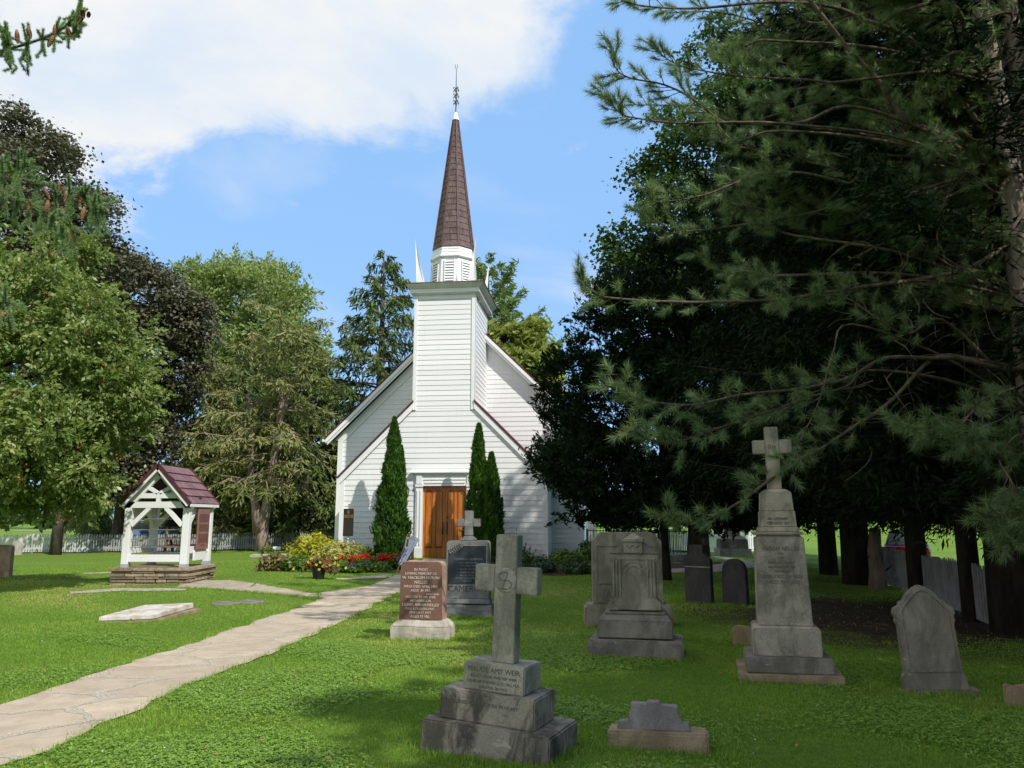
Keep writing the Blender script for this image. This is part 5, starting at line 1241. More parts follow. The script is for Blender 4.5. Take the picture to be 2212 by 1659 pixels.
# ---- left side: crabapple in front, two dark maples behind
bs = [blob(60, 640, 17.2, 130, 120), blob(190, 720, 16.8, 120, 130), blob(30, 800, 16.6, 150, 140), blob(235, 850, 16.8, 105, 120), blob(120, 930, 16.4, 140, 130), blob(-90, 760, 17, 150, 200),
      blob(-60, 560, 17.6, 120, 110), blob(285, 865, 17, 68, 50), blob(160, 1010, 16.8, 85, 75), blob(60, 1040, 16.8, 105, 75), blob(125, 545, 17.5, 90, 70), blob(-150, 960, 17, 150, 160), blob(250, 760, 17.2, 75, 80), blob(105, 1085, 17.0, 60, 45), blob(-10, 1060, 16.6, 90, 70), blob(-60, 1000, 16.5, 110, 110), blob(190, 1075, 17.2, 45, 50)]
cb = leafy('crabapple_tree', 'leafy green crabapple tree dotted with red fruit, hanging in from left', 'tree', onground(-95, 17.6), bs, LF['crab'], M['bark_dark'], 21, nclump=3600, nleaf=34, size=0.057, crad=0.24, trunk=.17, limbs=26, shell=0.6, long=2.0, flat=.8, lump=10, core=.72, spray=-.25)
rg = np.random.default_rng(5); _, _, cc = leaf_cloud([(x - cb.location.x, y - cb.location.y, z - cb.location.z, a * 1.02, b_ * 1.02, c) for x, y, z, a, b_, c in bs], 150, 1, .1, .1, rg, shell=.95)
k = MB()
for p in cc[:120]:
    for _ in range(random.choice((1, 1, 2, 3))): k.ball((p[0] + random.gauss(0, .05), p[1] + random.gauss(0, .05), p[2] + random.gauss(0, .05)), .021, 6, 4)
fr = k.build('fruit', plain('red_crabapples', (0.55, 0.05, 0.03), .35, .5, .2, 9), cb, smooth=True); fr['kind'] = 'stuff'

bs = [blob(-40, 330, 33, 170, 110), blob(70, 400, 32.5, 130, 110), blob(150, 500, 32, 110, 110), blob(185, 620, 32, 110, 120), blob(-20, 560, 33, 230, 200), blob(40, 820, 33, 230, 160), blob(-240, 700, 34, 260, 300),
      blob(110, 330, 33.5, 60, 50), blob(200, 440, 33, 52, 50), blob(60, 285, 33, 60, 40), blob(220, 560, 33, 48, 60)]
leafy('dark_maple_tree', 'tallest dark bronze-leaved maple at far left rising above the crabapple', 'tree', onground(124, 34.5), bs, LF['purple'], M['bark'], 31, nclump=4200, nleaf=36, size=0.135, crad=0.58, trunk=.17, limbs=14, long=1.25, flat=.55, upb=.75, lump=9, shell=.6, core=.8)
bs = [blob(320, 640, 36, 95, 80), blob(390, 700, 35.5, 72, 75), blob(300, 760, 36, 120, 110), blob(380, 800, 36, 72, 90), blob(290, 900, 36, 100, 110), blob(330, 980, 36, 60, 80), blob(250, 1020, 36, 100, 70), blob(300, 590, 36.5, 55, 45), blob(420, 680, 36, 45, 45), blob(200, 880, 36.5, 120, 150), blob(260, 1060, 35.5, 60, 40)]
leafy('dark_maple_tree', 'shorter dark bronze-leaved maple standing behind the bell shelter', 'tree', onground(256, 37), bs, LF['purple'], M['bark'], 32, nclump=3000, nleaf=36, size=0.13, crad=0.56, trunk=.26, limbs=14, long=1.25, flat=.55, upb=.75, lump=9, shell=.6, core=.8)

# ---- middle: tall bright ash behind olive spruces
bs = [blob(450, 620, 56, 55, 50), blob(525, 605, 56, 60, 50), blob(590, 630, 55, 60, 55), blob(640, 680, 55, 50, 60), blob(560, 700, 55, 100, 90), blob(480, 720, 56, 80, 100), blob(640, 790, 55, 75, 90), blob(540, 830, 56, 100, 80),
      blob(430, 585, 56, 30, 24), blob(520, 580, 56, 30, 22), blob(500, 600, 55, 25, 30), blob(660, 640, 55, 24, 30), blob(690, 760, 55, 28, 50), blob(610, 600, 55, 24, 22)]
leafy('ash_tree', 'tall bright green ash tree behind the olive spruces left of the chapel', 'tree', onground(560, 56), bs, LF['ash'], M['bark'], 41, nclump=1500, nleaf=40, size=0.13, crad=.8, trunk=.4, limbs=40, long=2.2, shell=.55, lump=8, flat=1.1, upb=.2, core=.5, spray=.5)
o1 = onground(566, 36.5)
spr = thing('olive_spruce', 'thin olive-brown spruce with a forked pinkish trunk by the grey fence', 'tree', o1)
rg = np.random.default_rng(51); rel_ = lambda u, v, Y=36.5: np.array(at(u, v, Y)) - np.array(o1)
tA = [rel_(566, 1200), rel_(567, 1150), rel_(577, 1080), rel_(590, 1000), rel_(602, 930), rel_(618, 870), rel_(634, 820), rel_(652, 750)]
tB = [rel_(560, 1150), rel_(552, 1090), rel_(541, 1040), rel_(543, 980), rel_(544, 940), rel_(540, 890), rel_(536, 850)]
tA[0][2] = -.2
k = MB(); k.tube(tA, [.36, .27, .20, .17, .145, .115, .07, .015], 9); k.tube(tB, [.3, .20, .16, .15, .13, .07, .03], 8); k.tube([tA[4], rel_(604, 890), rel_(612, 850)], [.16, .15, .12], 7)
C, U, V, T = [], [], [], []
for (u0, v0, u1, v1, n) in [(600, 960, 430, 930, 60)] + [(t, 0, 0, 0, 0) for t in ()]: pass
br = []
for i in range(64):
    src = tA if rg.random() < .5 else tB; f = rg.uniform(.30, 1.0) * (len(src) - 1); j = min(int(f), len(src) - 2); p = src[j] + (src[j + 1] - src[j]) * (f - j)
    a = rg.uniform(0, 2 * math.pi); L = rg.uniform(2.0, 4.4) * (1.12 - .5 * (f / len(src))); tip = p + np.array([math.cos(a) * L, math.sin(a) * L * .7, rg.uniform(-1.2, .5)]); br.append((p, tip))
for i in range(46):
    p = rel_(rg.uniform(430, 610), rg.uniform(640, 1010), rg.uniform(37, 40)); a = rg.uniform(0, 6.28); br.append((p, p + np.array([math.cos(a) * 2.0, math.sin(a) * 1.5, rg.uniform(-.8, .4)])))
for i in range(26):
    p = rel_(rg.uniform(600, 680), rg.uniform(690, 850), rg.uniform(34.6, 36)); a = rg.uniform(0, 6.28); br.append((p, p + np.array([math.cos(a) * 1.3, math.sin(a) * .6, rg.uniform(-.6, .5)])))
for ib, (p, tip) in enumerate(br):
    P = limb_path(p, tip, rg, .08); n = 120
    if ib < 64: k.tube(P, np.linspace(.045, .01, 6), 4, False)
    s_ = rg.random(n) ** .8; i0 = np.minimum((s_ * 5).astype(int), 4); q = P[i0] + (P[i0 + 1] - P[i0]) * (s_ * 5 - i0)[:, None]
    d = unit(rg.normal(size=(n, 3)) * np.array([.8, .8, .4]) + np.array([0, 0, -.75]) + (tip - p) * .12); q = q + d * rg.random((n, 1)) * .55
    w = unit(np.cross(d, rg.normal(size=(n, 3)))); sc = rg.uniform(.6, 1.3, (n, 1)); C.append(q); U.append(d * .17 * sc); V.append(w * .035 * sc); T.append(np.clip(rg.random() * .6 + rg.random(n) * .45, 0, 1))
fast_mesh('crown', rhomb(*map(np.concatenate, (C, U, V))), 4, LF['olive'], spr, np.concatenate(T)); k.build('trunk', M['bark_pink'], spr, smooth=True)
conifer('spruce_tree', 'dark green spruce just left of the chapel behind the forked trunk', onground(655, 41), 11.5, 4.2, LF['spruce'], M['bark'], 61, z0=.6, nb=150, trunk=.28, rise=.1, droop=.4, dens=20, sl=.4, sw=.10, hang=.9, prof=.75)
conifer('spruce_tree', 'tall ragged spruce with brown cones standing left of the bell tower', onground(812, 44), at(815, 552, 44).z + .3, 6.0, LF['spruce'], M['bark'], 62, z0=1.0, nb=86, trunk=.34, rise=.28, droop=.30, dens=26, sl=.42, sw=.10, hang=1.1, prof=.62, bare=.2)
conifer('spruce_tree', 'shaded olive spruce between the bell shelter and the dark maples', onground(438, 39), 9.6, 3.3, LF['olive'], M['bark'], 63, z0=1.3, nb=110, trunk=.24, rise=.1, droop=.4, dens=18, sl=.38, sw=.09, hang=.8, prof=.7)
conifer('spruce_tree', 'dark spruce filling the gap behind the forked pinkish trunk', onground(500, 47), 12.0, 4.6, LF['spruce'], M['bark'], 64, z0=.8, nb=140, trunk=.28, rise=.1, droop=.4, dens=17, sl=.45, sw=.11, hang=.9, prof=.75)
conifer('weeping_spruce', 'drooping light green young conifer beyond the white fence, left of the bell shelter', onground(212, 43), 4.2, 1.4, LF['pineback'], M['bark'], 65, z0=.6, nb=70, trunk=.14, rise=.05, droop=.9, dens=26, sl=.35, sw=.07, hang=1.3)
conifer('weeping_spruce', 'drooping conifer with bare lower trunk just beyond the white fence', onground(182, 46), 5.5, 1.7, LF['olive'], M['bark'], 66, z0=1.6, nb=70, trunk=.2, rise=.05, droop=.9, dens=24, sl=.35, sw=.07, hang=1.3)
for i, (u, Y, H_, Rr, nm) in enumerate(((480, 58, 4.2, 3.4, 'low dark bush beyond the grey fence, left of the forked trunk'), (640, 60, 4.5, 3.6, 'low dark bush beyond the grey fence, right of the forked trunk'), (705, 57, 4.0, 3.0, 'low dark bush beyond the grey fence, touching the chapel corner'))):
    p = onground(u, Y); leafy('bush', nm, 'bush', p, [(p.x, p.y, H_ * .5, Rr, Rr, H_ * .5), (p.x + 1.6, p.y, H_ * .42, Rr * .8, Rr, H_ * .42), (p.x - 1.8, p.y, H_ * .4, Rr * .7, Rr, H_ * .4)], LF['maple'], M['bark_dark'], 70 + i, nclump=260, nleaf=30, size=.22, crad=.7, trunk=.12, limbs=6, group='bushes beyond the grey fence')
# behind the tower to the right
conifer('pine_tree', 'pale airy pine whose branches show right of the tower eave', onground(1052, 50), at(1060, 560, 50).z, 5.2, LF['pineback'], M['bark'], 81, z0=8.5, nb=46, trunk=.3, rise=.55, droop=.12, dens=30, sl=.42, sw=.12, hang=.1, prof=.55, spread=.26)
bs = [blob(1095, 740, 46, 60, 50), blob(1150, 745, 46, 50, 48), blob(1130, 800, 45, 70, 60), blob(1180, 790, 46, 40, 60), blob(1080, 790, 46, 50, 50), blob(1160, 705, 46, 24, 22), blob(1150, 880, 46, 80, 60), blob(1190, 960, 46, 60, 80)]
leafy('willow_tree', 'yellow-green round tree behind the right slope of the chapel roof', 'tree', onground(1140, 46), bs, LF['willow'], M['bark'], 82, nclump=900, nleaf=28, size=.17, crad=.55, trunk=.3, limbs=10, long=2.8, droop=.5, lump=7, shell=.55)
# far woods beyond the field, one mass
rg = np.random.default_rng(90); bs = []
for i in range(70):
    x = -170 + i * 5.4 + rg.normal() * 2; y = 128 + rg.normal() * 8; h = rg.uniform(5, 9.5); bs.append((x, y, h * .5, 5.2, 4, h * .5))
V, T, cc = leaf_cloud(bs, 2600, 14, .75, 1.7, rg, shell=.6); struct(fast_mesh('far_woods', V, 4, LF['maple'], None, T), 'stuff')

# ---- arborvitae by the door
def arbor(u, wpx, vt, Y, label, seed, taper=.8):
    p = onground(u, Y); H_ = at(u, vt, Y).z - p.z; Rr = wpx * Y / PF / 2; rg = np.random.default_rng(seed)
    root = thing('arborvitae', label, 'shrub', p, 0, 'columnar evergreens beside the chapel door')
    n = 15000; z = rg.random(n) ** .9 * H_; pr = np.where(z < H_ * .22, .86 + .14 * z / (H_ * .22), 1.0) * (1 - z / H_) ** taper * 1.0 + .015
    a = rg.uniform(0, 2 * math.pi, n); lump = 1 + .13 * np.sin(a * 3 + z * 2.1 + seed) + .11 * np.sin(z * 6.3 + a * 2 + seed) + .10 * np.sin(a * 5 - z * 9) + .07 * np.sin(a * 9 + z * 17)
    r = Rr * pr * lump * (.68 + .34 * rg.random(n) ** .5 + .14 * (rg.random(n) < .12))
    C = np.stack([r * np.cos(a), r * np.sin(a), z], 1); d = unit(np.stack([np.cos(a) * .55, np.sin(a) * .55, np.full(n, 1.0)], 1) + rg.normal(size=(n, 3)) * .35)
    w = unit(np.cross(d, np.stack([np.cos(a), np.sin(a), np.zeros(n)], 1) + rg.normal(size=(n, 3)) * .6)); sc = rg.uniform(.6, 1.3, (n, 1))
    tt = np.clip(.35 + .25 * np.sin(z * 5 + a * 4) + .5 * (rg.random(n) - .4), 0, 1)
    fast_mesh('crown', rhomb(C, d * .085 * sc, w * .026 * sc), 4, LF['cedar'], root, tt)
    k = MB(); k.tube([(0, 0, -.1), (0, 0, H_ * .5), (0, 0, H_ * .9)], [.07, .05, .01], 7); k.build('trunk', M['bark'], root); return root
arbor(846, 80, 903, 25.9, 'tall columnar arborvitae left of the chapel door', 101, .72)
arbor(862, 34, 965, 26.3, 'thin arborvitae half hidden behind the tall one left of the door', 102, .6)
arbor(1033, 60, 917, 25.7, 'tall columnar arborvitae right of the chapel door', 103, .62)
arbor(1061, 60, 979, 25.5, 'shorter arborvitae at the right of the pair right of the door', 104, .66)

# ---- garden plants along the chapel front
def shrub(name, label, cat, u, v, wpx, hpx, lm, seed, n=90, size=.06, group=None, lumps=4, dpt=.8, long=1.8, crad=.16, stems=True, part='foliage', lift=0.0):
    p = gp(u, v); k_ = p.y / PF; w = wpx * k_; h = hpx * k_; rg = np.random.default_rng(seed)
    p = p + Vector((0, w * dpt * .35, 0)); p.z = gz(p.x, p.y)
    root = thing(name, label, cat, p, 0, group)
    bl = [(rg.uniform(-.5, .5) * w * .55 * (i > 0), rg.uniform(-.3, .3) * w * dpt * .5, h * (.42 + .12 * rg.random() * (i == 0)) + lift, w * .5 * (.95 if i == 0 else .6), w * .5 * dpt, h * (.55 if i == 0 else rg.uniform(.35, .5))) for i in range(lumps)]
    V, T, cc = leaf_cloud(bl, n, 26, size, crad, rg, shell=.5, long=long, upb=.6); V[:, 2] = np.maximum(V[:, 2], .0); fast_mesh(part, V, 4, lm, root, T)
    if stems:
        k = MB()
        for c in cc[:14]: k.tube([(0, 0, -.05), (c[0] * .5, c[1] * .5, c[2] * .6), tuple(c)], [.014, .01, .004], 4)
        k.build('stems', M['bark'], root)
    return root
GB = 'garden plants along the chapel front'
shrub('juniper_shrub', 'yellow-green feathery juniper at the left end of the chapel bed', 'shrub', 668, 1219, 118, 58, LF['gold'], 111, 230, .05, GB, 5, long=2.6)
shrub('ornamental_grass', 'mound of straw-tipped golden grass before the chapel corner', 'grass clump', 732, 1228, 92, 50, LF['straw'], 112, 170, .045, GB, 5, long=4.2, crad=.2)
shrub('perennial', 'browning perennial clump at the far left of the chapel bed', 'plant', 590, 1233, 62, 34, LF['brownish'], 113, 100, .07, GB, 4)
shrub('perennial', 'pale green leafy clump between browning clump and golden grass', 'plant', 640, 1234, 60, 26, LF['green'], 114, 90, .07, GB, 4)
shrub('perennial', 'fine green foliage mound behind the red flowers', 'plant', 770, 1213, 66, 26, LF['green'], 115, 110, .04, GB, 4, long=3.5)
shrub('perennial', 'blue-green leafy plant at the foot of the left arborvitae', 'plant', 832, 1212, 60, 34, LF['dull'], 116, 120, .06, GB, 4)
shrub('perennial', 'low green leaves beside the black plaque post', 'plant', 790, 1209, 30, 22, LF['dull'], 117, 50, .05, GB, 3, long=3)
def flowers(label, u, v, wpx, hpx, lm, seed, nf=40, fs=.055):
    r = shrub('flowering_plant', label, 'flowers', u, v, wpx, hpx, LF['green'], seed, 70, .05, 'flowers in the chapel bed', 3, dpt=.9, stems=False)
    p = gp(u, v); k_ = p.y / PF; rg = np.random.default_rng(seed + 500); w, h = wpx * k_, hpx * k_
    C = np.stack([rg.uniform(-.5, .5, nf) * w, rg.uniform(-.55, .3, nf) * w * .7, h * rg.uniform(.55, 1.08, nf)], 1); C = np.repeat(C, 5, 0)
    a = np.tile(np.arange(5) * 1.2566, nf)[:, None]; ax = np.concatenate([np.cos(a), np.sin(a) * .5 - .35, np.sin(a) * .7 + .3], 1); ax = unit(ax + rg.normal(size=ax.shape) * .25)
    wv = unit(np.cross(ax, rg.normal(size=ax.shape))); fast_mesh('blossom', rhomb(C + ax * fs * .6, ax * fs * .6, wv * fs * .42), 4, lm, r)
for i, (u, v, w, lb) in enumerate(((748, 1232, 26, 'red flowers at the left end of the red row'), (776, 1230, 32, 'second clump of red flowers from the left, behind mauve asters'), (805, 1231, 32, 'middle clump of bright red flowers in the chapel bed'), (832, 1230, 32, 'red flowers just left of the easel sign'), (856, 1229, 24, 'red flowers behind the easel sign'))):
    flowers(lb, u, v, w, 24, LF['red'], 121 + i, 60, .078)
flowers('lone red flower between two grave monuments, right of the door', 1003, 1232, 14, 40, LF['red'], 127, 8, .07)
for i, (u, v, lb) in enumerate(((738, 1237, 'mauve asters at the left front of the red flowers'), (764, 1238, 'mauve asters in front of the second red clump'), (789, 1236, 'small mauve asters in front of the middle red flowers'), (818, 1236, 'sparse dark mauve asters at the right of the row'))):
    flowers(lb, u, v, 20, 15, LF['mauve'], 131 + i, 44 if i < 3 else 14, .062)
flowers('orange flowers near the flat slab and grey fence', 575, 1198, 14, 12, LF['orange'], 138, 14, .07)
# right of the door
shrub('juniper_shrub', 'bright green spreading juniper right of the chapel door', 'shrub', 1232, 1226, 84, 34, LF['green'], 141, 150, .05, GB, 5, long=2.2)
shrub('perennial', 'yellowing leafy plant at right of the spreading juniper', 'plant', 1270, 1226, 50, 40, LF['green'], 142, 80, .07, GB, 4)
shrub('bush', 'dark green round bush at the right corner of the chapel', 'bush', 1281, 1214, 46, 42, LF['maple'], 143, 100, .07, GB, 4)
shrub('perennial', 'blue-green low plant in front of the spreading juniper', 'plant', 1246, 1239, 60, 22, LF['dull'], 144, 90, .055, GB, 4)
shrub('perennial', 'dark tangled ground plant right of the large cross', 'plant', 1160, 1238, 90, 30, LF['dull'], 145, 150, .045, GB, 5, long=2.8)
flowers('small purple flowers at the far right of the chapel bed', 1276, 1238, 16, 16, LF['mauve'], 146, 22, .05)
r = shrub('tall_weed', 'tall thin weedy plant with upright spikes before the white wall', 'plant', 1120, 1228, 40, 40, LF['dull'], 147, 70, .05, GB, 3, long=2.4)
k = MB(); rg = np.random.default_rng(7)
for dx_, hh in ((-.18, .95), (-.05, 1.2), (.08, .95), (.18, .75), (.3, .65), (-.1, .8), (.42, .55)):
    pts = [(dx_ * .5, 0, 0), (dx_, .02, hh * .6), (dx_ * 1.25 + .02, 0, hh)]; k.tube(pts, [.010, .007, .004], 4)
    for q in range(10): k.ball((dx_ * (1.0 + .25 * q / 10) + rg.normal() * .012, rg.normal() * .012, hh * (.6 + .4 * q / 10)), .017, 5, 3)
k.build('spikes', LF['dull'], r)
r = shrub('tall_weed', 'spindly pale flower stalks at the left chapel corner behind the golden grass', 'plant', 765, 1212, 24, 14, LF['dull'], 148, 30, .04, GB, 2)
k = MB()
for dx_, hh in ((-.25, .62), (-.1, .5), (.05, .55), (.22, .5)): k.tube([(dx_, 0, 0), (dx_ * 1.05, .02, hh * .6), (dx_ * 1.15, 0, hh)], [.006, .005, .004], 4); [k.ball((dx_ * 1.12, 0, hh * (.5 + .05 * q)), .013, 5, 3) for q in range(10)]
k.build('stalks', LF['dull'], r)
# flower pot
p = gp(688, 1251); o = thing('flower_pot', 'black flower pot of yellow blooms standing on the lawn', 'flower pot', p); o.scale = (.9, .9, .9)
MB().lathe([(.001, .0), (.145, .0), (.205, .34), (.22, .345), (.22, .37), (.195, .37), (.19, .33), (.001, .32)], 20).build('pot', plain('black_plastic_pot', (0.016, 0.016, 0.018), .4, .4, .1, 6), o, smooth=False)
rg = np.random.default_rng(9); V, T, cc = leaf_cloud([(0, 0, .47, .26, .26, .16), (-.22, 0, .43, .22, .2, .13), (.25, 0, .40, .22, .2, .14), (.36, 0, .25, .12, .15, .16)], 90, 26, .035, .10, rg, shell=.2, long=2.2); fast_mesh('foliage', V, 4, LF['brownish'], o, T)
for nm, lm, nf, sx in (('yellow_blossom', LF['yellow'], 34, 0), ('red_blossom', LF['red'], 7, .2)):
    C = np.stack([rg.normal(size=nf) * .28 + sx, rg.uniform(-.3, .1, nf), .42 + rg.normal(size=nf) * .11], 1); C = np.repeat(C, 5, 0); a = np.tile(np.arange(5) * 1.2566, nf)[:, None]
    ax = unit(np.concatenate([np.cos(a), np.full_like(a, -.2), np.sin(a)], 1) + rg.normal(size=(nf * 5, 3)) * .2); wv = unit(np.cross(ax, np.array([[0, -1., .2]]) + rg.normal(size=ax.shape) * .2)); fast_mesh(nm, rhomb(C + ax * .022, ax * .024, wv * .018), 4, lm, o)

# ---- right side: the dark mass of conifers and maple
bs = [blob(1310, 880, 20, 135, 150), blob(1420, 700, 20.4, 160, 150), blob(1440, 930, 20, 190, 180), blob(1245, 970, 19.8, 90, 110), blob(1345, 640, 20, 80, 75), blob(1540, 830, 20.4, 200, 220), blob(1240, 790, 20, 62, 80), blob(1330, 1050, 19.6, 110, 75),
      blob(1470, 1070, 19.8, 160, 72), blob(1600, 1010, 20, 180, 130), blob(1430, 570, 20.4, 85, 70), blob(1270, 700, 20, 38, 50), blob(1185, 1010, 19.8, 42, 60), blob(1200, 880, 19.8, 48, 60), blob(1270, 1105, 19.6, 55, 36), blob(1620, 1080, 19.8, 110, 60), blob(1250, 1010, 18.8, 80, 100), blob(1450, 1112, 19.6, 130, 36), blob(1560, 1112, 19.6, 130, 40), blob(1345, 1118, 19.4, 60, 30), blob(1660, 1100, 20.5, 110, 50)]
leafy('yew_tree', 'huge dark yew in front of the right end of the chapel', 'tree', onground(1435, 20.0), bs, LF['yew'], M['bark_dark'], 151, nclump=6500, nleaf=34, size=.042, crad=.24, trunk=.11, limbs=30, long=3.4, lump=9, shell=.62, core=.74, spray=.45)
bs = [blob(u, v, Y + 5.5, *r) for u, v, Y, *r in [(1500, 330, 25, 120, 90), (1440, 430, 25, 100, 90), (1380, 540, 25, 80, 90), (1560, 450, 25, 150, 130), (1620, 300, 25.5, 140, 120), (1480, 560, 25, 140, 100), (1350, 620, 25, 60, 60), (1700, 420, 26, 180, 200), (1420, 350, 25, 50, 45), (1450, 270, 25, 50, 40), (1700, 180, 26, 160, 120), (1560, 200, 26, 90, 70), (1600, 700, 26, 180, 160), (1410, 480, 24.5, 40, 60), (1560, 90, 26, 90, 60)]]
leafy('maple_tree', 'dark green maple rising behind the yew, edged against the sky', 'tree', onground(1508, 31), bs, LF['maple'], M['bark_dark'], 152, nclump=2300, nleaf=34, size=.14, crad=.55, trunk=.3, limbs=14, long=1.2, flat=.55, lump=8, shell=.55)
ROW = [(1845, 19.0, .27, 'first of the dark conifer trunks right of the pedestal monument'), (1975, 15.5, .155, 'slim dark conifer trunk behind the tilted pointed headstone'), (2085, 12.4, .125, 'slim dark conifer trunk right of the tilted pointed headstone'), (2205, 11.2, .40, 'thickest dark conifer trunk at the right edge'), (1785, 21.8, .20, 'dark conifer trunk directly right of the pedestal monument, farther back than its neighbours'), (1700, 24.5, .2, 'dark conifer hidden mostly behind the pedestal monument')]
proto = None
for i, (u, Y, tr, lb) in enumerate(ROW):
    p = onground(u, Y)
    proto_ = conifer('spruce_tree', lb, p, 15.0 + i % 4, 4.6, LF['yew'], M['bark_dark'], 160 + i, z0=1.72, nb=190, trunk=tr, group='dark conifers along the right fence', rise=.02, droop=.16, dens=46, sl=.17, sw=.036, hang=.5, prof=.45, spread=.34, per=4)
    proto = proto or proto_
p = onground(1888, 17.8); o = thing('tree_stump', 'pale broken tree stump beside the first dark conifer trunk', 'stump', p); k = MB(); k.tube([(0, 0, -.1), (.0, 0, .4), (-.02, 0, .85), (.03, 0, 1.35)], [.22, .17, .15, .12], 9); k.build('wood', M['bark_pink'], o, smooth=True, rough=None)
SHADE = 'dark conifers along the right fence'
for (x, y, rz, sc, lb) in ((13.0, 18.5, .8, 1.05, 'dark conifer deep in the row beyond the right fence'), (16.0, 25.5, 3.3, 1.2, 'dark conifer at the back of the right-hand grove')):
    copy_tree(proto, (x, y, gz(x, y)), rz, sc, lb, SHADE)

# ---- white pine overhead at right: explicit limbs with needle tufts
PY = 9.6
pb = gp(2300, 1440); pine = thing('white_pine', 'long-needled white pine reaching in from the right with pale forked trunk', 'tree', pb)
rgp = np.random.default_rng(200); pbn = np.array(pb)
def pr(u, v, Y): return np.array(at(u, v, Y)) - pbn
tk = MB(); lk = MB()
T1 = [np.array([0, 0, -.2]), pr(2268, 1200, PY), pr(2240, 900, PY), pr(2212, 648, PY), pr(2184, 390, PY), pr(2147, 180, PY), pr(2108, -10, PY), pr(2060, -260, PY), pr(2040, -700, PY)]
T2 = [pr(2240, 640, PY + .25), pr(2225, 400, PY + .3), pr(2205, 200, PY + .4), pr(2178, 0, PY + .4), pr(2160, -300, PY + .4), pr(2150, -700, PY + .4)]
tk.tube(T1, [.34, .24, .19, .165, .14, .13, .125, .11, .03], 12); tk.tube(T2, [.12, .12, .115, .11, .09, .03], 10)
tufts = []          # (position, direction, scale)
def smooth(P, n):
    P = np.array(P); t = np.linspace(0, len(P) - 1, n); out = []
    for x in t:
        i = min(int(x), len(P) - 2); f = x - i; p0, p1, p2, p3 = P[max(i - 1, 0)], P[i], P[i + 1], P[min(i + 2, len(P) - 1)]
        out.append(.5 * (2 * p1 + (p2 - p0) * f + (2 * p0 - 5 * p1 + 4 * p2 - p3) * f * f + (3 * p1 - p0 - 3 * p2 + p3) * f ** 3))
    return np.array(out)
def twig(p, d, L, r, depth=0):
    """short curved side shoot ending in a tuft"""
    n = 5; q = [p]; dd = d.copy()
    for i in range(n - 1): dd = dd + rgp.normal(size=3) * .13 + np.array([0, 0, .05]); dd /= np.linalg.norm(dd); q.append(q[-1] + dd * L / (n - 1))
    lk.tube(q, np.linspace(r, .004, n), 4, False)
    tufts.append((q[-1], dd, 1.0))
    if L > .22: tufts.append((q[-2], dd, .9))
    if L > .34:
        tufts.append((q[2], dd, .8))
        if depth < 1:
            for _ in range(2):
                i = rgp.integers(1, 4); a = np.cross(dd, rgp.normal(size=3)); a /= np.linalg.norm(a); twig(q[i], (dd * .7 + a * .7) / 1.0, L * .5, r * .6, 1)
def limb(P, r0, r1, bare=.35, dens=7.0, tl=(.14, .42), tip=True):
    dens *= 1.7; bare *= .8
    P = [np.array(p) for p in P]; i0 = min(range(1, 7), key=lambda i: np.linalg.norm(T1[i] + np.array([0, 0, .4]) - P[0])); t0 = T1[i0]; dd = np.linalg.norm(t0 - P[0])
    if dd > .5:
        L0 = sum(np.linalg.norm(b - a) for a, b in zip(P, P[1:])); bare = (bare * L0 + dd * .75) / (L0 + dd); P = [t0, t0 + (P[0] - t0) * .5 + np.array([0, 0, .06 * dd])] + P; r0 = r0 * 1.15
    n = max(8, len(P) * 4); Q = smooth(P, n); lk.tube(Q, np.linspace(r0, r1, n), 6, False)
    L = np.linalg.norm(np.diff(Q, axis=0), axis=1).sum(); m = int(L * dens * (1 - bare))
    for j in range(m):
        f = bare + (1 - bare) * (j + rgp.random()) / m; i = min(int(f * (n - 1)), n - 2); p = Q[i] + (Q[i + 1] - Q[i]) * (f * (n - 1) - i)
        fw = Q[i + 1] - Q[i]; fw = fw / np.linalg.norm(fw); a = np.cross(fw, rgp.normal(size=3)); a /= np.linalg.norm(a); a = a * np.array([1, 1, .75]) + np.array([0, 0, .1])
        twig(p, (fw * .75 + a * .75) / 1.06, rgp.uniform(*tl) * (1.15 - .45 * f), .007)
    if tip:
        fw = Q[-1] - Q[-2]; fw /= np.linalg.norm(fw)
        for q in (-1, -2, -3): tufts.append((Q[q], fw, 1.0))
def limbP(pts, Y0, Y1, *a, **k_): n = len(pts); limb([pr(u, v, Y0 + (Y1 - Y0) * i / (n - 1)) for i, (u, v) in enumerate(pts)], *a, **k_)
limbP([(2120, 330), (2030, 290), (1952, 254), (1893, 168), (1839, 113), (1749, 0), (1690, -60)], 9.5, 8.6, .045, .022, .3)
limbP([(2140, 300), (2030, 156), (1964, 82), (1874, 45), (1800, 15), (1674, 4), (1505, 18), (1400, 14), (1345, 2)], 9.6, 8.6, .042, .006, .45, 6)
limbP([(1893, 168), (1800, 178), (1740, 172), (1642, 168), (1560, 160), (1458, 137), (1404, 94)], 8.9, 8.4, .02, .005, .4, 7)
limbP([(1840, 230), (1740, 262), (1660, 268), (1587, 264), (1556, 260), (1493, 211), (1431, 182), (1360, 168), (1329, 145), (1318, 90)], 8.9, 8.2, .024, .005, .45, 6)
limbP([(1700, 268), (1587, 264), (1466, 266), (1368, 254), (1337, 242), (1310, 207)], 8.7, 8.2, .018, .005, .3, 6)
limbP([(1950, 420), (1830, 395), (1720, 372), (1622, 383), (1525, 420), (1423, 436), (1398, 415)], 9.2, 8.6, .022, .005, .45, 6)
limbP([(2200, 520), (2100, 575), (1995, 602), (1854, 621), (1733, 641), (1674, 648), (1503, 653), (1334, 645), (1283, 631), (1245, 586)], 9.6, 8.0, .034, .006, .35, 6)
limbP([(2212, 805), (2167, 797), (2069, 774), (2010, 774), (1909, 774), (1831, 817), (1725, 840), (1600, 853), (1503, 874), (1418, 870), (1376, 861), (1325, 828)], 9.2, 7.8, .032, .006, .52, 7)
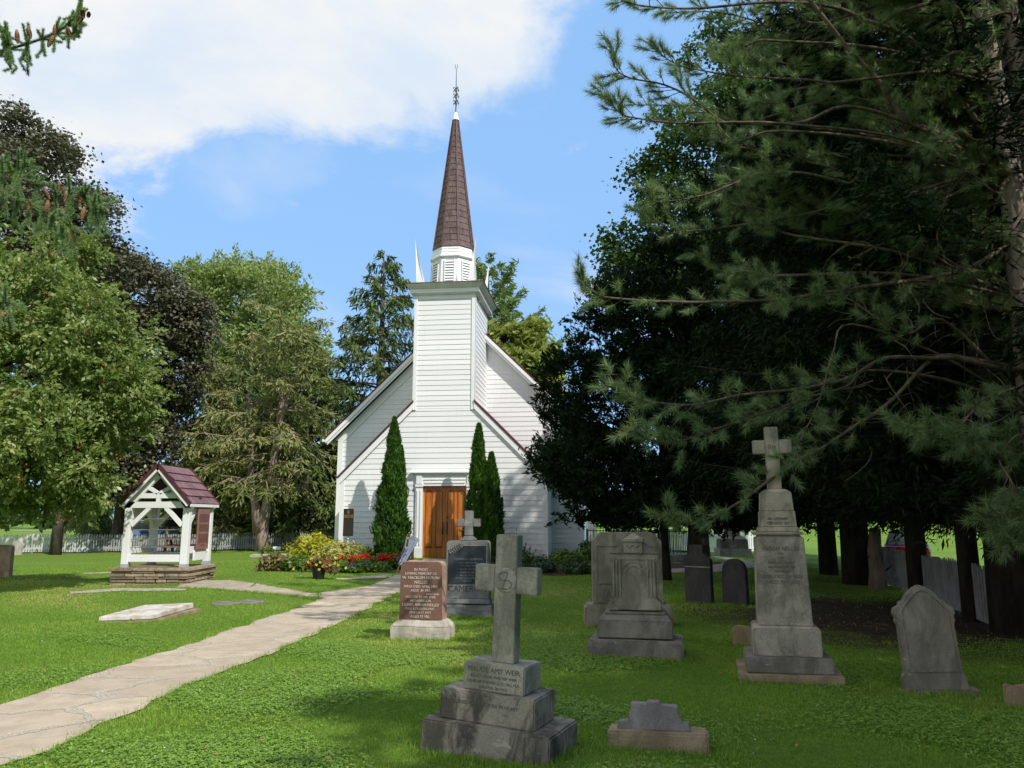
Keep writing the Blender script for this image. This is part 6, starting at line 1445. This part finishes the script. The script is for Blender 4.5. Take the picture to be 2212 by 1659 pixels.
limbP([(1880, 800), (1830, 835), (1740, 860), (1674, 885), (1588, 912), (1503, 942), (1427, 959), (1368, 930)], 8.9, 7.8, .018, .005, .35, 8)
limbP([(2200, 800), (2090, 775), (2015, 775), (1924, 867), (1838, 926), (1768, 973), (1668, 1033), (1609, 1077), (1533, 1120), (1482, 1132), (1440, 1112)], 9.2, 7.6, .03, .006, .5, 6)
limbP([(1840, 700), (1800, 760), (1775, 850), (1740, 930), (1700, 1000)], 8.8, 8.0, .014, .005, .5, 4)
limbP([(2290, 1000), (2205, 975), (2127, 953), (2040, 950), (1990, 930), (1950, 925)], 8.2, 7.0, .02, .005, .2, 10)
limbP([(2260, 780), (2206, 832), (2127, 860), (2092, 899), (2061, 938)], 8.2, 7.2, .018, .005, .4, 8)
limbP([(2210, 940), (2159, 990), (2186, 1043), (2183, 1097), (2140, 1127)], 7.4, 7.0, .012, .005, .35, 8)
limbP([(2186, 1043), (2215, 1090), (2240, 1140)], 7.2, 7.0, .010, .005, .2, 10)
limbP([(2260, 1010), (2215, 1050), (2200, 1120), (2170, 1160)], 7.4, 7.0, .010, .005, .3, 9)
# bare curling twigs under the lowest limbs
for _ in range(95):
    u, v = rgp.uniform(1830, 2230), rgp.uniform(480, 980); Y = rgp.uniform(8.6, 9.8); p = pr(u, v, Y); d = rgp.normal(size=3) * np.array([1, .6, .7]); d /= np.linalg.norm(d); q = [p]; c = rgp.normal(size=3) * .28
    for i in range(7): d = d + c + rgp.normal(size=3) * .1; d /= np.linalg.norm(d); q.append(q[-1] + d * rgp.uniform(.05, .11))
    lk.tube(q, np.linspace(.009, .003, 8), 4, False)
# further limbs filling the canopy above
for i in range(120):
    f = rgp.uniform(.30, 1.0); k0 = T1 if rgp.random() < .7 else T2; x = f * (len(k0) - 1); j = min(int(x), len(k0) - 2); p = k0[j] + (k0[j + 1] - k0[j]) * (x - j)
    if rgp.random() < .62: p = pr(rgp.uniform(1660, 2230), rgp.uniform(-60, 700), rgp.uniform(9.0, 12.0))
    a = rgp.uniform(math.pi * .55, math.pi * 1.12); L = rgp.uniform(.9, 2.3); d = np.array([math.cos(a), math.sin(a) * .8, rgp.uniform(-.15, .55)])
    P = [p + d * L * t + np.array([0, 0, .18 * L * t * t]) + rgp.normal(size=3) * .06 * L * (t > 0) for t in (0, .33, .66, 1)]
    limb(P, .022, .005, .15, 7)
# crown above and behind, out of the picture, that shades the lawn
for i in range(120):
    z = rgp.uniform(5.5, 15.5); a = rgp.uniform(0, 2 * math.pi); L = rgp.uniform(1.6, 4.3) * (1.25 - z / 20); p = np.array([-.55, 0, z]); d = np.array([math.cos(a), math.sin(a), rgp.uniform(.0, .4)])
    if math.cos(a) < -.2 and z < 7.5: continue
    if math.cos(a - math.atan2(-.737, .676)) > .2 and z < 12: continue
    limb([p, p + d * L * .5 + rgp.normal(size=3) * .15, p + d * L], .04, .006, .25, 2.4, (.3, .6)) if i % 3 == 0 else None
tk.build('trunk', M['bark_pine'], pine, smooth=True); lk.build('branches', M['twig'], pine, smooth=True)
def needle_tufts(tf, nper, ln, wd, rg):
    n = len(tf); P = np.repeat(np.array([t[0] for t in tf]), nper, 0); D = np.repeat(unit(np.array([t[1] for t in tf])), nper, 0); sc = np.repeat(np.array([t[2] for t in tf]), nper)[:, None]
    m = n * nper; back = rg.random((m, 1)) ** .8 * .10; B = P - D * back
    dr = unit(D * .85 + rg.normal(size=(m, 3)) * .48 + np.array([0, 0, -.06])); Ln = ln * rg.uniform(.7, 1.12, (m, 1)) * sc
    w = unit(np.cross(dr, rg.normal(size=(m, 3)))) * wd; return needle(B, dr * Ln, w), np.clip(np.repeat(rg.random(n), nper) * .5 + rg.random(m) * .5, 0, 1)
print('tufts', len(tufts)); V, T = needle_tufts(tufts, 78, .128, .0024, rgp)
fast_mesh('needles', V, 3, LF['pine'], pine, T)
print('pine tufts', len(tufts))

# ---- cone-bearing spruce hanging in at upper left
SPY = 7.6
sb = Vector((-8.6, 8.8, 0)); cs = thing('cone_spruce', 'spruce branch tips with hanging brown cones at upper left', 'tree', sb); sbn = np.array(sb); rgs_ = np.random.default_rng(300)
def sr(u, v, Y): return np.array(at(u, v, Y)) - sbn
k = MB(); k.tube([(0, 0, -.2), (0, 0, 3), (0, 0, 8), (0, 0, 15)], [.36, .30, .2, .03], 10); shoots = []
def sbranch(P, r, side=9.0, sl=(.10, .28), hang=.5):
    Q = smooth(P, 14); k.tube(Q, np.linspace(r, .006, 14), 5, False); L = np.linalg.norm(np.diff(Q, axis=0), axis=1).sum(); m = int(L * side)
    shoots.append(Q[3:])
    for j in range(m):
        f = .2 + .8 * (j + rgs_.random()) / m; i = min(int(f * 13), 12); p = Q[i]; fw = Q[i + 1] - Q[i]; fw /= np.linalg.norm(fw); sd = np.cross(fw, (0, 0, 1)) * rgs_.choice((-1, 1))
        d = fw * .5 + sd * .6 + rgs_.normal(size=3) * .2; hg = rgs_.random() < hang
        if hg: d = d * .3 + np.array([0, 0, -.9])
        elif rgs_.random() < .4: d = d + np.array([0, 0, .6])
        d /= np.linalg.norm(d); ll = rgs_.uniform(*sl) * (1.25 if hg else 1); q = np.array([p + d * ll * t + np.array([0, 0, (-.1 if hg else .1) * ll * t * t]) for t in np.linspace(0, 1, 5)]); shoots.append(q); k.tube(q, np.linspace(.006, .003, 5), 4, False)
        if hg and rgs_.random() < .6: q2 = q[2] + np.array([[rgs_.normal() * .06 * t, rgs_.normal() * .06 * t, -.2 * t] for t in np.linspace(0, 1, 4)]); shoots.append(q2)
S_ = [([(-520, 90), (-200, 110), (-60, 120), (40, 100), (110, 75), (160, 40), (180, -20)], 7.9, 7.6, .02), ([(-500, -60), (-250, -60), (-80, 20), (0, 60), (20, 90)], 8, 7.7, .02),
      ([(-520, 300), (-200, 350), (-40, 375), (60, 390), (140, 410), (200, 435), (226, 452)], 8.0, 7.4, .025), ([(-400, 420), (-150, 400), (-20, 415), (60, 440), (120, 470), (170, 500)], 7.8, 7.4, .02),
      ([(-450, 380), (-200, 360), (-60, 365), (20, 372), (60, 352)], 7.6, 7.2, .015), 
      ([(-450, 560), (-200, 600), (-90, 640), (-20, 655), (20, 650)], 7.6, 7.3, .018), ([(-450, 640), (-200, 690), (-80, 700), (-15, 690)], 7.6, 7.4, .018)]
for pts, Ya, Yb, r in S_: n = len(pts); sbranch([sr(u, v, Ya + (Yb - Ya) * i / (n - 1)) for i, (u, v) in enumerate(pts)], r, 17.0, (.10, .22), .42)
for i in range(150):     # the rest of the tree, left of the frame
    z = rgs_.uniform(1.5, 14); a = rgs_.uniform(0, 2 * math.pi); L = 3.6 * (1 - z / 15.5) + .4; d = np.array([math.cos(a), math.sin(a), -.1])
    if d[0] > .1: L = min(L, 1.5)
    sbranch([np.array([0, 0, z]), np.array([0, 0, z]) + d * L * .5 + np.array([0, 0, .1]), np.array([0, 0, z]) + d * L], .03, 3.0, (.3, .6), .5)
k.build('trunk', M['bark'], cs, smooth=True)
Bs, Ds, Ws = [], [], []
for q in shoots:
    seg = np.diff(q, axis=0); L = np.linalg.norm(seg, axis=1).sum(); near = q[-1][0] > 2.4; m = int(L * 2600) if near else int(L * 90)
    if m < 3: continue
    f = rgs_.random(m) * (len(q) - 1.001); i = f.astype(int); B_ = q[i] + seg[i] * (f - i)[:, None]; fw = unit(seg[i]); rd = unit(rgs_.normal(size=(m, 3)) + np.array([0, 0, .3])); d = unit(fw * .6 + rd * .75); Bs.append(B_); Ds.append(d * (.034 if near else .06)); Ws.append(unit(np.cross(d, rgs_.normal(size=(m, 3)))) * (.0021 if near else .008))
fast_mesh('needles', needle(*map(np.concatenate, (Bs, Ds, Ws))), 3, LF['conespruce'], cs)
mc = tintmat('spruce_cone_scales', (0.12, 0.055, 0.024), (0.40, 0.24, 0.115), .7, .2)
k = MB(); Lc = .135
for q in range(11):
    z = -Lc * q / 11; r = .021 * math.sin(math.pi * min(.96, (q + 1.2) / 11.5)) ** .6
    for j in range(9):
        a = 2 * math.pi * (j + .5 * (q % 2)) / 9; ca, sa = math.cos(a), math.sin(a); tw = .0085
        k.add([(ca * r * .55 - sa * tw, sa * r * .55 + ca * tw, z), (ca * r * .55 + sa * tw, sa * r * .55 - ca * tw, z), (ca * r * 1.15 + sa * tw * .6, sa * r * 1.15 - ca * tw * .6, z - .016), (ca * r * 1.15 - sa * tw * .6, sa * r * 1.15 + ca * tw * .6, z - .016)], [(0, 1, 2, 3)], .3 + .7 * random.random())
k.lathe([(.004, .0), (.013, -.02), (.016, -.06), (.012, -.11), (.001, -Lc)], 8); k.t += [0.0] * (len(k.f) - len(k.t))
cone = None
for (u, v, tl) in ((178, 28, -.35), (193, 34, -.55), (180, 44, -.4), (145, 65, -.3), (118, 62, .0), (115, 85, .1), (60, 65, -.1), (36, 72, .0), (14, 408, .05), (26, 372, .3), (66, 440, .0), (96, 412, .1), (104, 440, .25), (128, 400, 0), (144, 420, .05), (172, 418, -.1), (182, 455, .0), (212, 478, .0), (156, 505, -.1), (168, 500, -.2), (6, 680, 0), (3, 650, .1)):
    P = sr(u, v - 8, 7.45)
    if cone is None: cone = k.build('cone', mc, cs); c = cone
    else: c = cone.copy(); COL.objects.link(c); c.parent = cs
    c.location = Vector(P); c.rotation_euler = (random.gauss(0, .15), tl, random.random() * 6); s_ = random.uniform(.85, 1.1); c.scale = (s_, s_, s_)

# ---- more trees out of the picture to the right and behind, whose shade falls across the graves
OFF = 'tall conifers right of the viewpoint, outside the picture'
for (x, y, rz, sc, lb) in ((9.3, 3.0, .4, 1.0, 'tall dark conifer right of the viewpoint'), (11.0, -2.0, 1.9, 1.1, 'tall dark conifer behind and right of the viewpoint'), (7.9, -2.3, 2.6, .92, 'dark conifer nearest behind the viewpoint'), (13.5, 7.5, 4.0, 1.1, 'tall dark conifer beyond the right fence')):
    copy_tree(proto, (x, y, gz(x, y)), rz, sc, lb, OFF)

# ================================================================== CARS AND SMALL THINGS BEYOND THE FENCES
def car(label, loc, rz, paint, group='cars parked beyond the fences'):
    o = thing('parked_car', label, 'car', loc, rz, group); pm = plain('car_paint', paint, .25, .6, .03, 2); gl = plain('car_glass', (0.03, 0.035, 0.04), .08, .8, .05, 2)
    sec = [(-2.2, .42, .62, .70), (-2.15, .32, .86, .80), (-1.3, .28, .96, .86), (.9, .28, .95, .87), (1.9, .30, .84, .83), (2.2, .38, .62, .72)]
    k = MB()
    for x, z0, z1, hw in sec: k.v += [(x, -hw, z0), (x, -hw * 1.02, (z0 + z1) * .55), (x, -hw * .92, z1), (x, hw * .92, z1), (x, hw * 1.02, (z0 + z1) * .55), (x, hw, z0)]
    for i in range(len(sec) - 1): k.f += [(i * 6 + j, i * 6 + (j + 1) % 6, (i + 1) * 6 + (j + 1) % 6, (i + 1) * 6 + j) for j in range(6)]
    k.f += [tuple(range(5, -1, -1)), tuple(range(30, 36))]; k.t = [.5] * len(k.f); k.build('body', pm, o, smooth=False)
    k = MB(); k.add([(-1.75, -.76, .93), (1.05, -.76, .94), (1.05, .76, .94), (-1.75, .76, .93), (-1.25, -.60, 1.43), (.25, -.60, 1.45), (.25, .60, 1.45), (-1.25, .60, 1.43)], [(0, 1, 5, 4), (1, 2, 6, 5), (2, 3, 7, 6), (3, 0, 4, 7)]); k.build('window', gl, o)
    k = MB(); k.add([(-1.28, -.62, 1.425), (.28, -.62, 1.445), (.28, .62, 1.445), (-1.28, .62, 1.425), (-1.15, -.52, 1.49), (.15, -.52, 1.50), (.15, .52, 1.50), (-1.15, .52, 1.49)], [(0, 1, 5, 4), (1, 2, 6, 5), (2, 3, 7, 6), (3, 0, 4, 7), (4, 5, 6, 7)]); k.build('roof', pm, o, bevel=.03)
    for sx, x in ((-1, -1.35), (1, -1.35), (-1, 1.35), (1, 1.35)):
        t = MB().lathe([(.16, -.1), (.31, -.1), (.33, -.06), (.33, .06), (.31, .1), (.16, .1)], 20).build('wheel', M['iron'], o, loc=(x, sx * .74, .33)); t.rotation_euler = (math.pi / 2, 0, 0); r_ = MB().lathe([(.001, -.06), (.16, -.09), (.17, .09), (.001, .06)], 12).build('rim', M['grey_metal'], t)
    for sx in (-1, 1): MB().box(-2.20, -2.02, sx * .62 - .17, sx * .62 + .17, .66, .80).build('tail_light', plain('tail_light_red', (0.35, 0.01, 0.012), .2, .6, .05, 3), o, bevel=.02); MB().box(2.0, 2.17, sx * .58 - .16, sx * .58 + .16, .60, .72).build('headlight', M['lamp_glass'], o, bevel=.02)
    return o
p = onground(334, 46.0); car('blue car seen through the bell shelter beyond the grey fence', (p.x, p.y, p.z - .05), R(20), (0.10, 0.17, 0.30))
p = at(1960, 1200, 33.0); car('dark red car parked beyond the right-hand fence', (p.x, p.y, at(1960, 1181, 33.0).z - .80), R(63), (0.10, 0.006, 0.011))
p = onground(404, 31.0); o = thing('picnic_table', 'dark red-brown picnic table behind the bell shelter', 'picnic table', p, R(8)); mt = plain('brown_red_wood', (0.13, 0.05, 0.035), .7, .2, .2, 6)
MB().box(-.95, .95, -.38, .38, .70, .75).build('top', mt, o)
for s in (-1, 1): MB().box(-.95, .95, s * .72 - .13, s * .72 + .13, .42, .46).build('seat', mt, o)
for x in (-.65, .65):
    k = MB(); k.bar((x, -.7, 0), (x, -.2, .70), .05, .09, (1, 0, 0)); k.bar((x, .7, 0), (x, .2, .70), .05, .09, (1, 0, 0)); k.bar((x, -.8, .38), (x, .8, .38), .05, .08, (1, 0, 0)); k.build('legs', mt, o)

# ================================================================== GRASS AND CLOVER
def inside(poly, X, Y):
    r = np.zeros(len(X), bool); n = len(poly)
    for i in range(n):
        x0, y0 = poly[i]; x1, y1 = poly[(i + 1) % n]
        if y0 == y1: continue
        c = ((y0 > Y) != (y1 > Y)) & (X < (x1 - x0) * (Y - y0) / (y1 - y0) + x0); r ^= c
    return r
def scatter(n, ymin, ymax, rg, pw=2.0):
    t = rg.random(n); y = ymin * (ymax / ymin) ** t; x = y * rg.uniform(-.72, .72, n); ok = np.ones(n, bool)
    for P in PATH_POLYS:
        c = P.mean(0); ok &= ~inside(c + (P - c) * 1.0, x, y)
    d = ((x - 6.0) / 3.0) ** 2 + ((y - 13.0) / 3.7) ** 2; ok &= rg.random(n) < np.clip((d - .35) / 1.0, .02, 1)
    return x[ok], y[ok]
rg = np.random.default_rng(400)
x, y = scatter(620000, 4.2, 26, rg); n = len(x); z = g(x, y)
d = unit(np.stack([rg.normal(size=n) * .5, rg.normal(size=n) * .5, np.ones(n)], 1)); patch = np.sin(x * 1.7 + np.sin(y * 1.3) * 1.5) * np.sin(y * 1.1 + 1 + np.sin(x * .9))
h = rg.uniform(.012, .036, n) * (1 + .3 * patch); wd = (.0022 + .0004 * y)[:, None] * rg.uniform(.7, 1.3, (n, 1))
w = unit(np.stack([rg.normal(size=n), rg.normal(size=n), rg.normal(size=n) * .2], 1)) * wd
dry = np.sin(x * .55 + 1.3 * np.sin(y * .42)) * np.sin(y * .38 + .8 * np.sin(x * .6) + 1.0)
tint = np.clip(.42 + .22 * patch + .5 * np.clip(dry - .15, 0, 1) + rg.normal(size=n) * .2, 0, 1)
LF['grass'] = leafmat('grass_blades', (0.15, 0.28, 0.035), (0.29, 0.44, 0.070), (0.50, 0.46, 0.16), .42, .6, .15)
struct(fast_mesh('grass', needle(np.stack([x, y, z - .003], 1), d * h[:, None], w), 3, LF['grass'], None, tint), 'stuff')
# clover patches
x, y = scatter(230000, 4.2, 11, rg); pn = np.sin(x * 2.3 + 1.1 * np.sin(y * 1.9)) + np.sin(y * 2.9 + x * .7) + .8 * np.sin(x * .8 - y * .6 + 2); keep = pn + rg.normal(size=len(x)) * .45 > .55; x, y = x[keep], y[keep]; n = len(x)
c = np.stack([x, y, g(x, y) + rg.uniform(.012, .042, n)], 1); c = np.repeat(c, 3, 0); a = np.tile(np.arange(3) * 2.094, n) + np.repeat(rg.uniform(0, 6.28, n), 3); m = n * 3
u = np.stack([np.cos(a), np.sin(a), rg.normal(size=m) * .25], 1); v = np.stack([-np.sin(a), np.cos(a), rg.normal(size=m) * .25], 1); sz = np.repeat(rg.uniform(.006, .011, n), 3)[:, None]
LF['clover'] = leafmat('clover_leaves', (0.17, 0.31, 0.045), (0.30, 0.45, 0.08), None, .38, .5, .3)
struct(fast_mesh('clover', rhomb(c + u * sz, u * sz, v * sz * .8), 4, LF['clover'], None, np.repeat(rg.random(n), 3)), 'stuff')
# tufts of longer grass against stones and path edges, fallen leaves
x, y = [], []
for P in PATH_POLYS[:2]:
    s_ = rg.random(5200) * (len(P) - 1); i = s_.astype(int); q = P[i] + (P[i + 1] - P[i]) * (s_ - i)[:, None] + rg.normal(size=(5200, 2)) * .035; x.append(q[:, 0]); y.append(q[:, 1])
for o in list(bpy.data.objects):
    if o.name.startswith('gravestone') and o.type == 'EMPTY' and o.location.y < 16:
        m = 1500; a = rg.random(m); e = rg.integers(0, 3, m); M_ = o.matrix_basis; w_ = .55 if o.location.y > 8 else .5
        lx = np.where(e == 0, rg.uniform(-w_, w_, m), np.where(e == 1, -w_, w_) + rg.normal(size=m) * .04); ly = np.where(e == 0, -.04 - np.abs(rg.normal(size=m)) * .05, rg.uniform(-.05, .6, m)); cz, sz_ = math.cos(o.rotation_euler.z), math.sin(o.rotation_euler.z)
        x.append(o.location.x + lx * cz - ly * sz_); y.append(o.location.y + lx * sz_ + ly * cz)
x = np.concatenate(x); y = np.concatenate(y); n = len(x); d = unit(np.stack([rg.normal(size=n) * .4, rg.normal(size=n) * .4, np.ones(n)], 1)); h = rg.uniform(.03, .085, n)[:, None]
w = unit(rg.normal(size=(n, 3))) * (.0025 + .0003 * y)[:, None]; struct(fast_mesh('grass', needle(np.stack([x, y, g(x, y) - .004], 1), d * h, w), 3, LF['grass'], None, rg.random(n)), 'stuff')
x, y = scatter(130, 5, 24, rg); n = len(x); a = rg.uniform(0, 6.28, n); u = np.stack([np.cos(a), np.sin(a), rg.normal(size=n) * .3], 1); v = np.stack([-np.sin(a), np.cos(a), rg.normal(size=n) * .3], 1)
struct(fast_mesh('fallen_leaves', rhomb(np.stack([x, y, g(x, y) + .045], 1), u * .02, v * .013), 4, leafmat('fallen_leaf', (0.30, 0.12, 0.03), (0.45, 0.24, 0.07), None, .2), None), 'stuff')
x, y = scatter(420, 5, 14, rg); n = len(x); a = rg.uniform(0, 6.28, n); u = np.stack([np.cos(a), np.sin(a), rg.normal(size=n) * .5], 1); v = np.stack([-np.sin(a), np.cos(a), rg.normal(size=n) * .5], 1); keep = (np.sin(x * 1.9) + np.sin(y * 2.1 + x)) > .6
struct(fast_mesh('clover_flowers', rhomb(np.stack([x, y, g(x, y) + .05], 1)[keep], u[keep] * .006, v[keep] * .006), 4, leafmat('clover_blossom', (0.6, 0.58, 0.5), (0.75, 0.73, 0.66), None, .2), None), 'stuff')
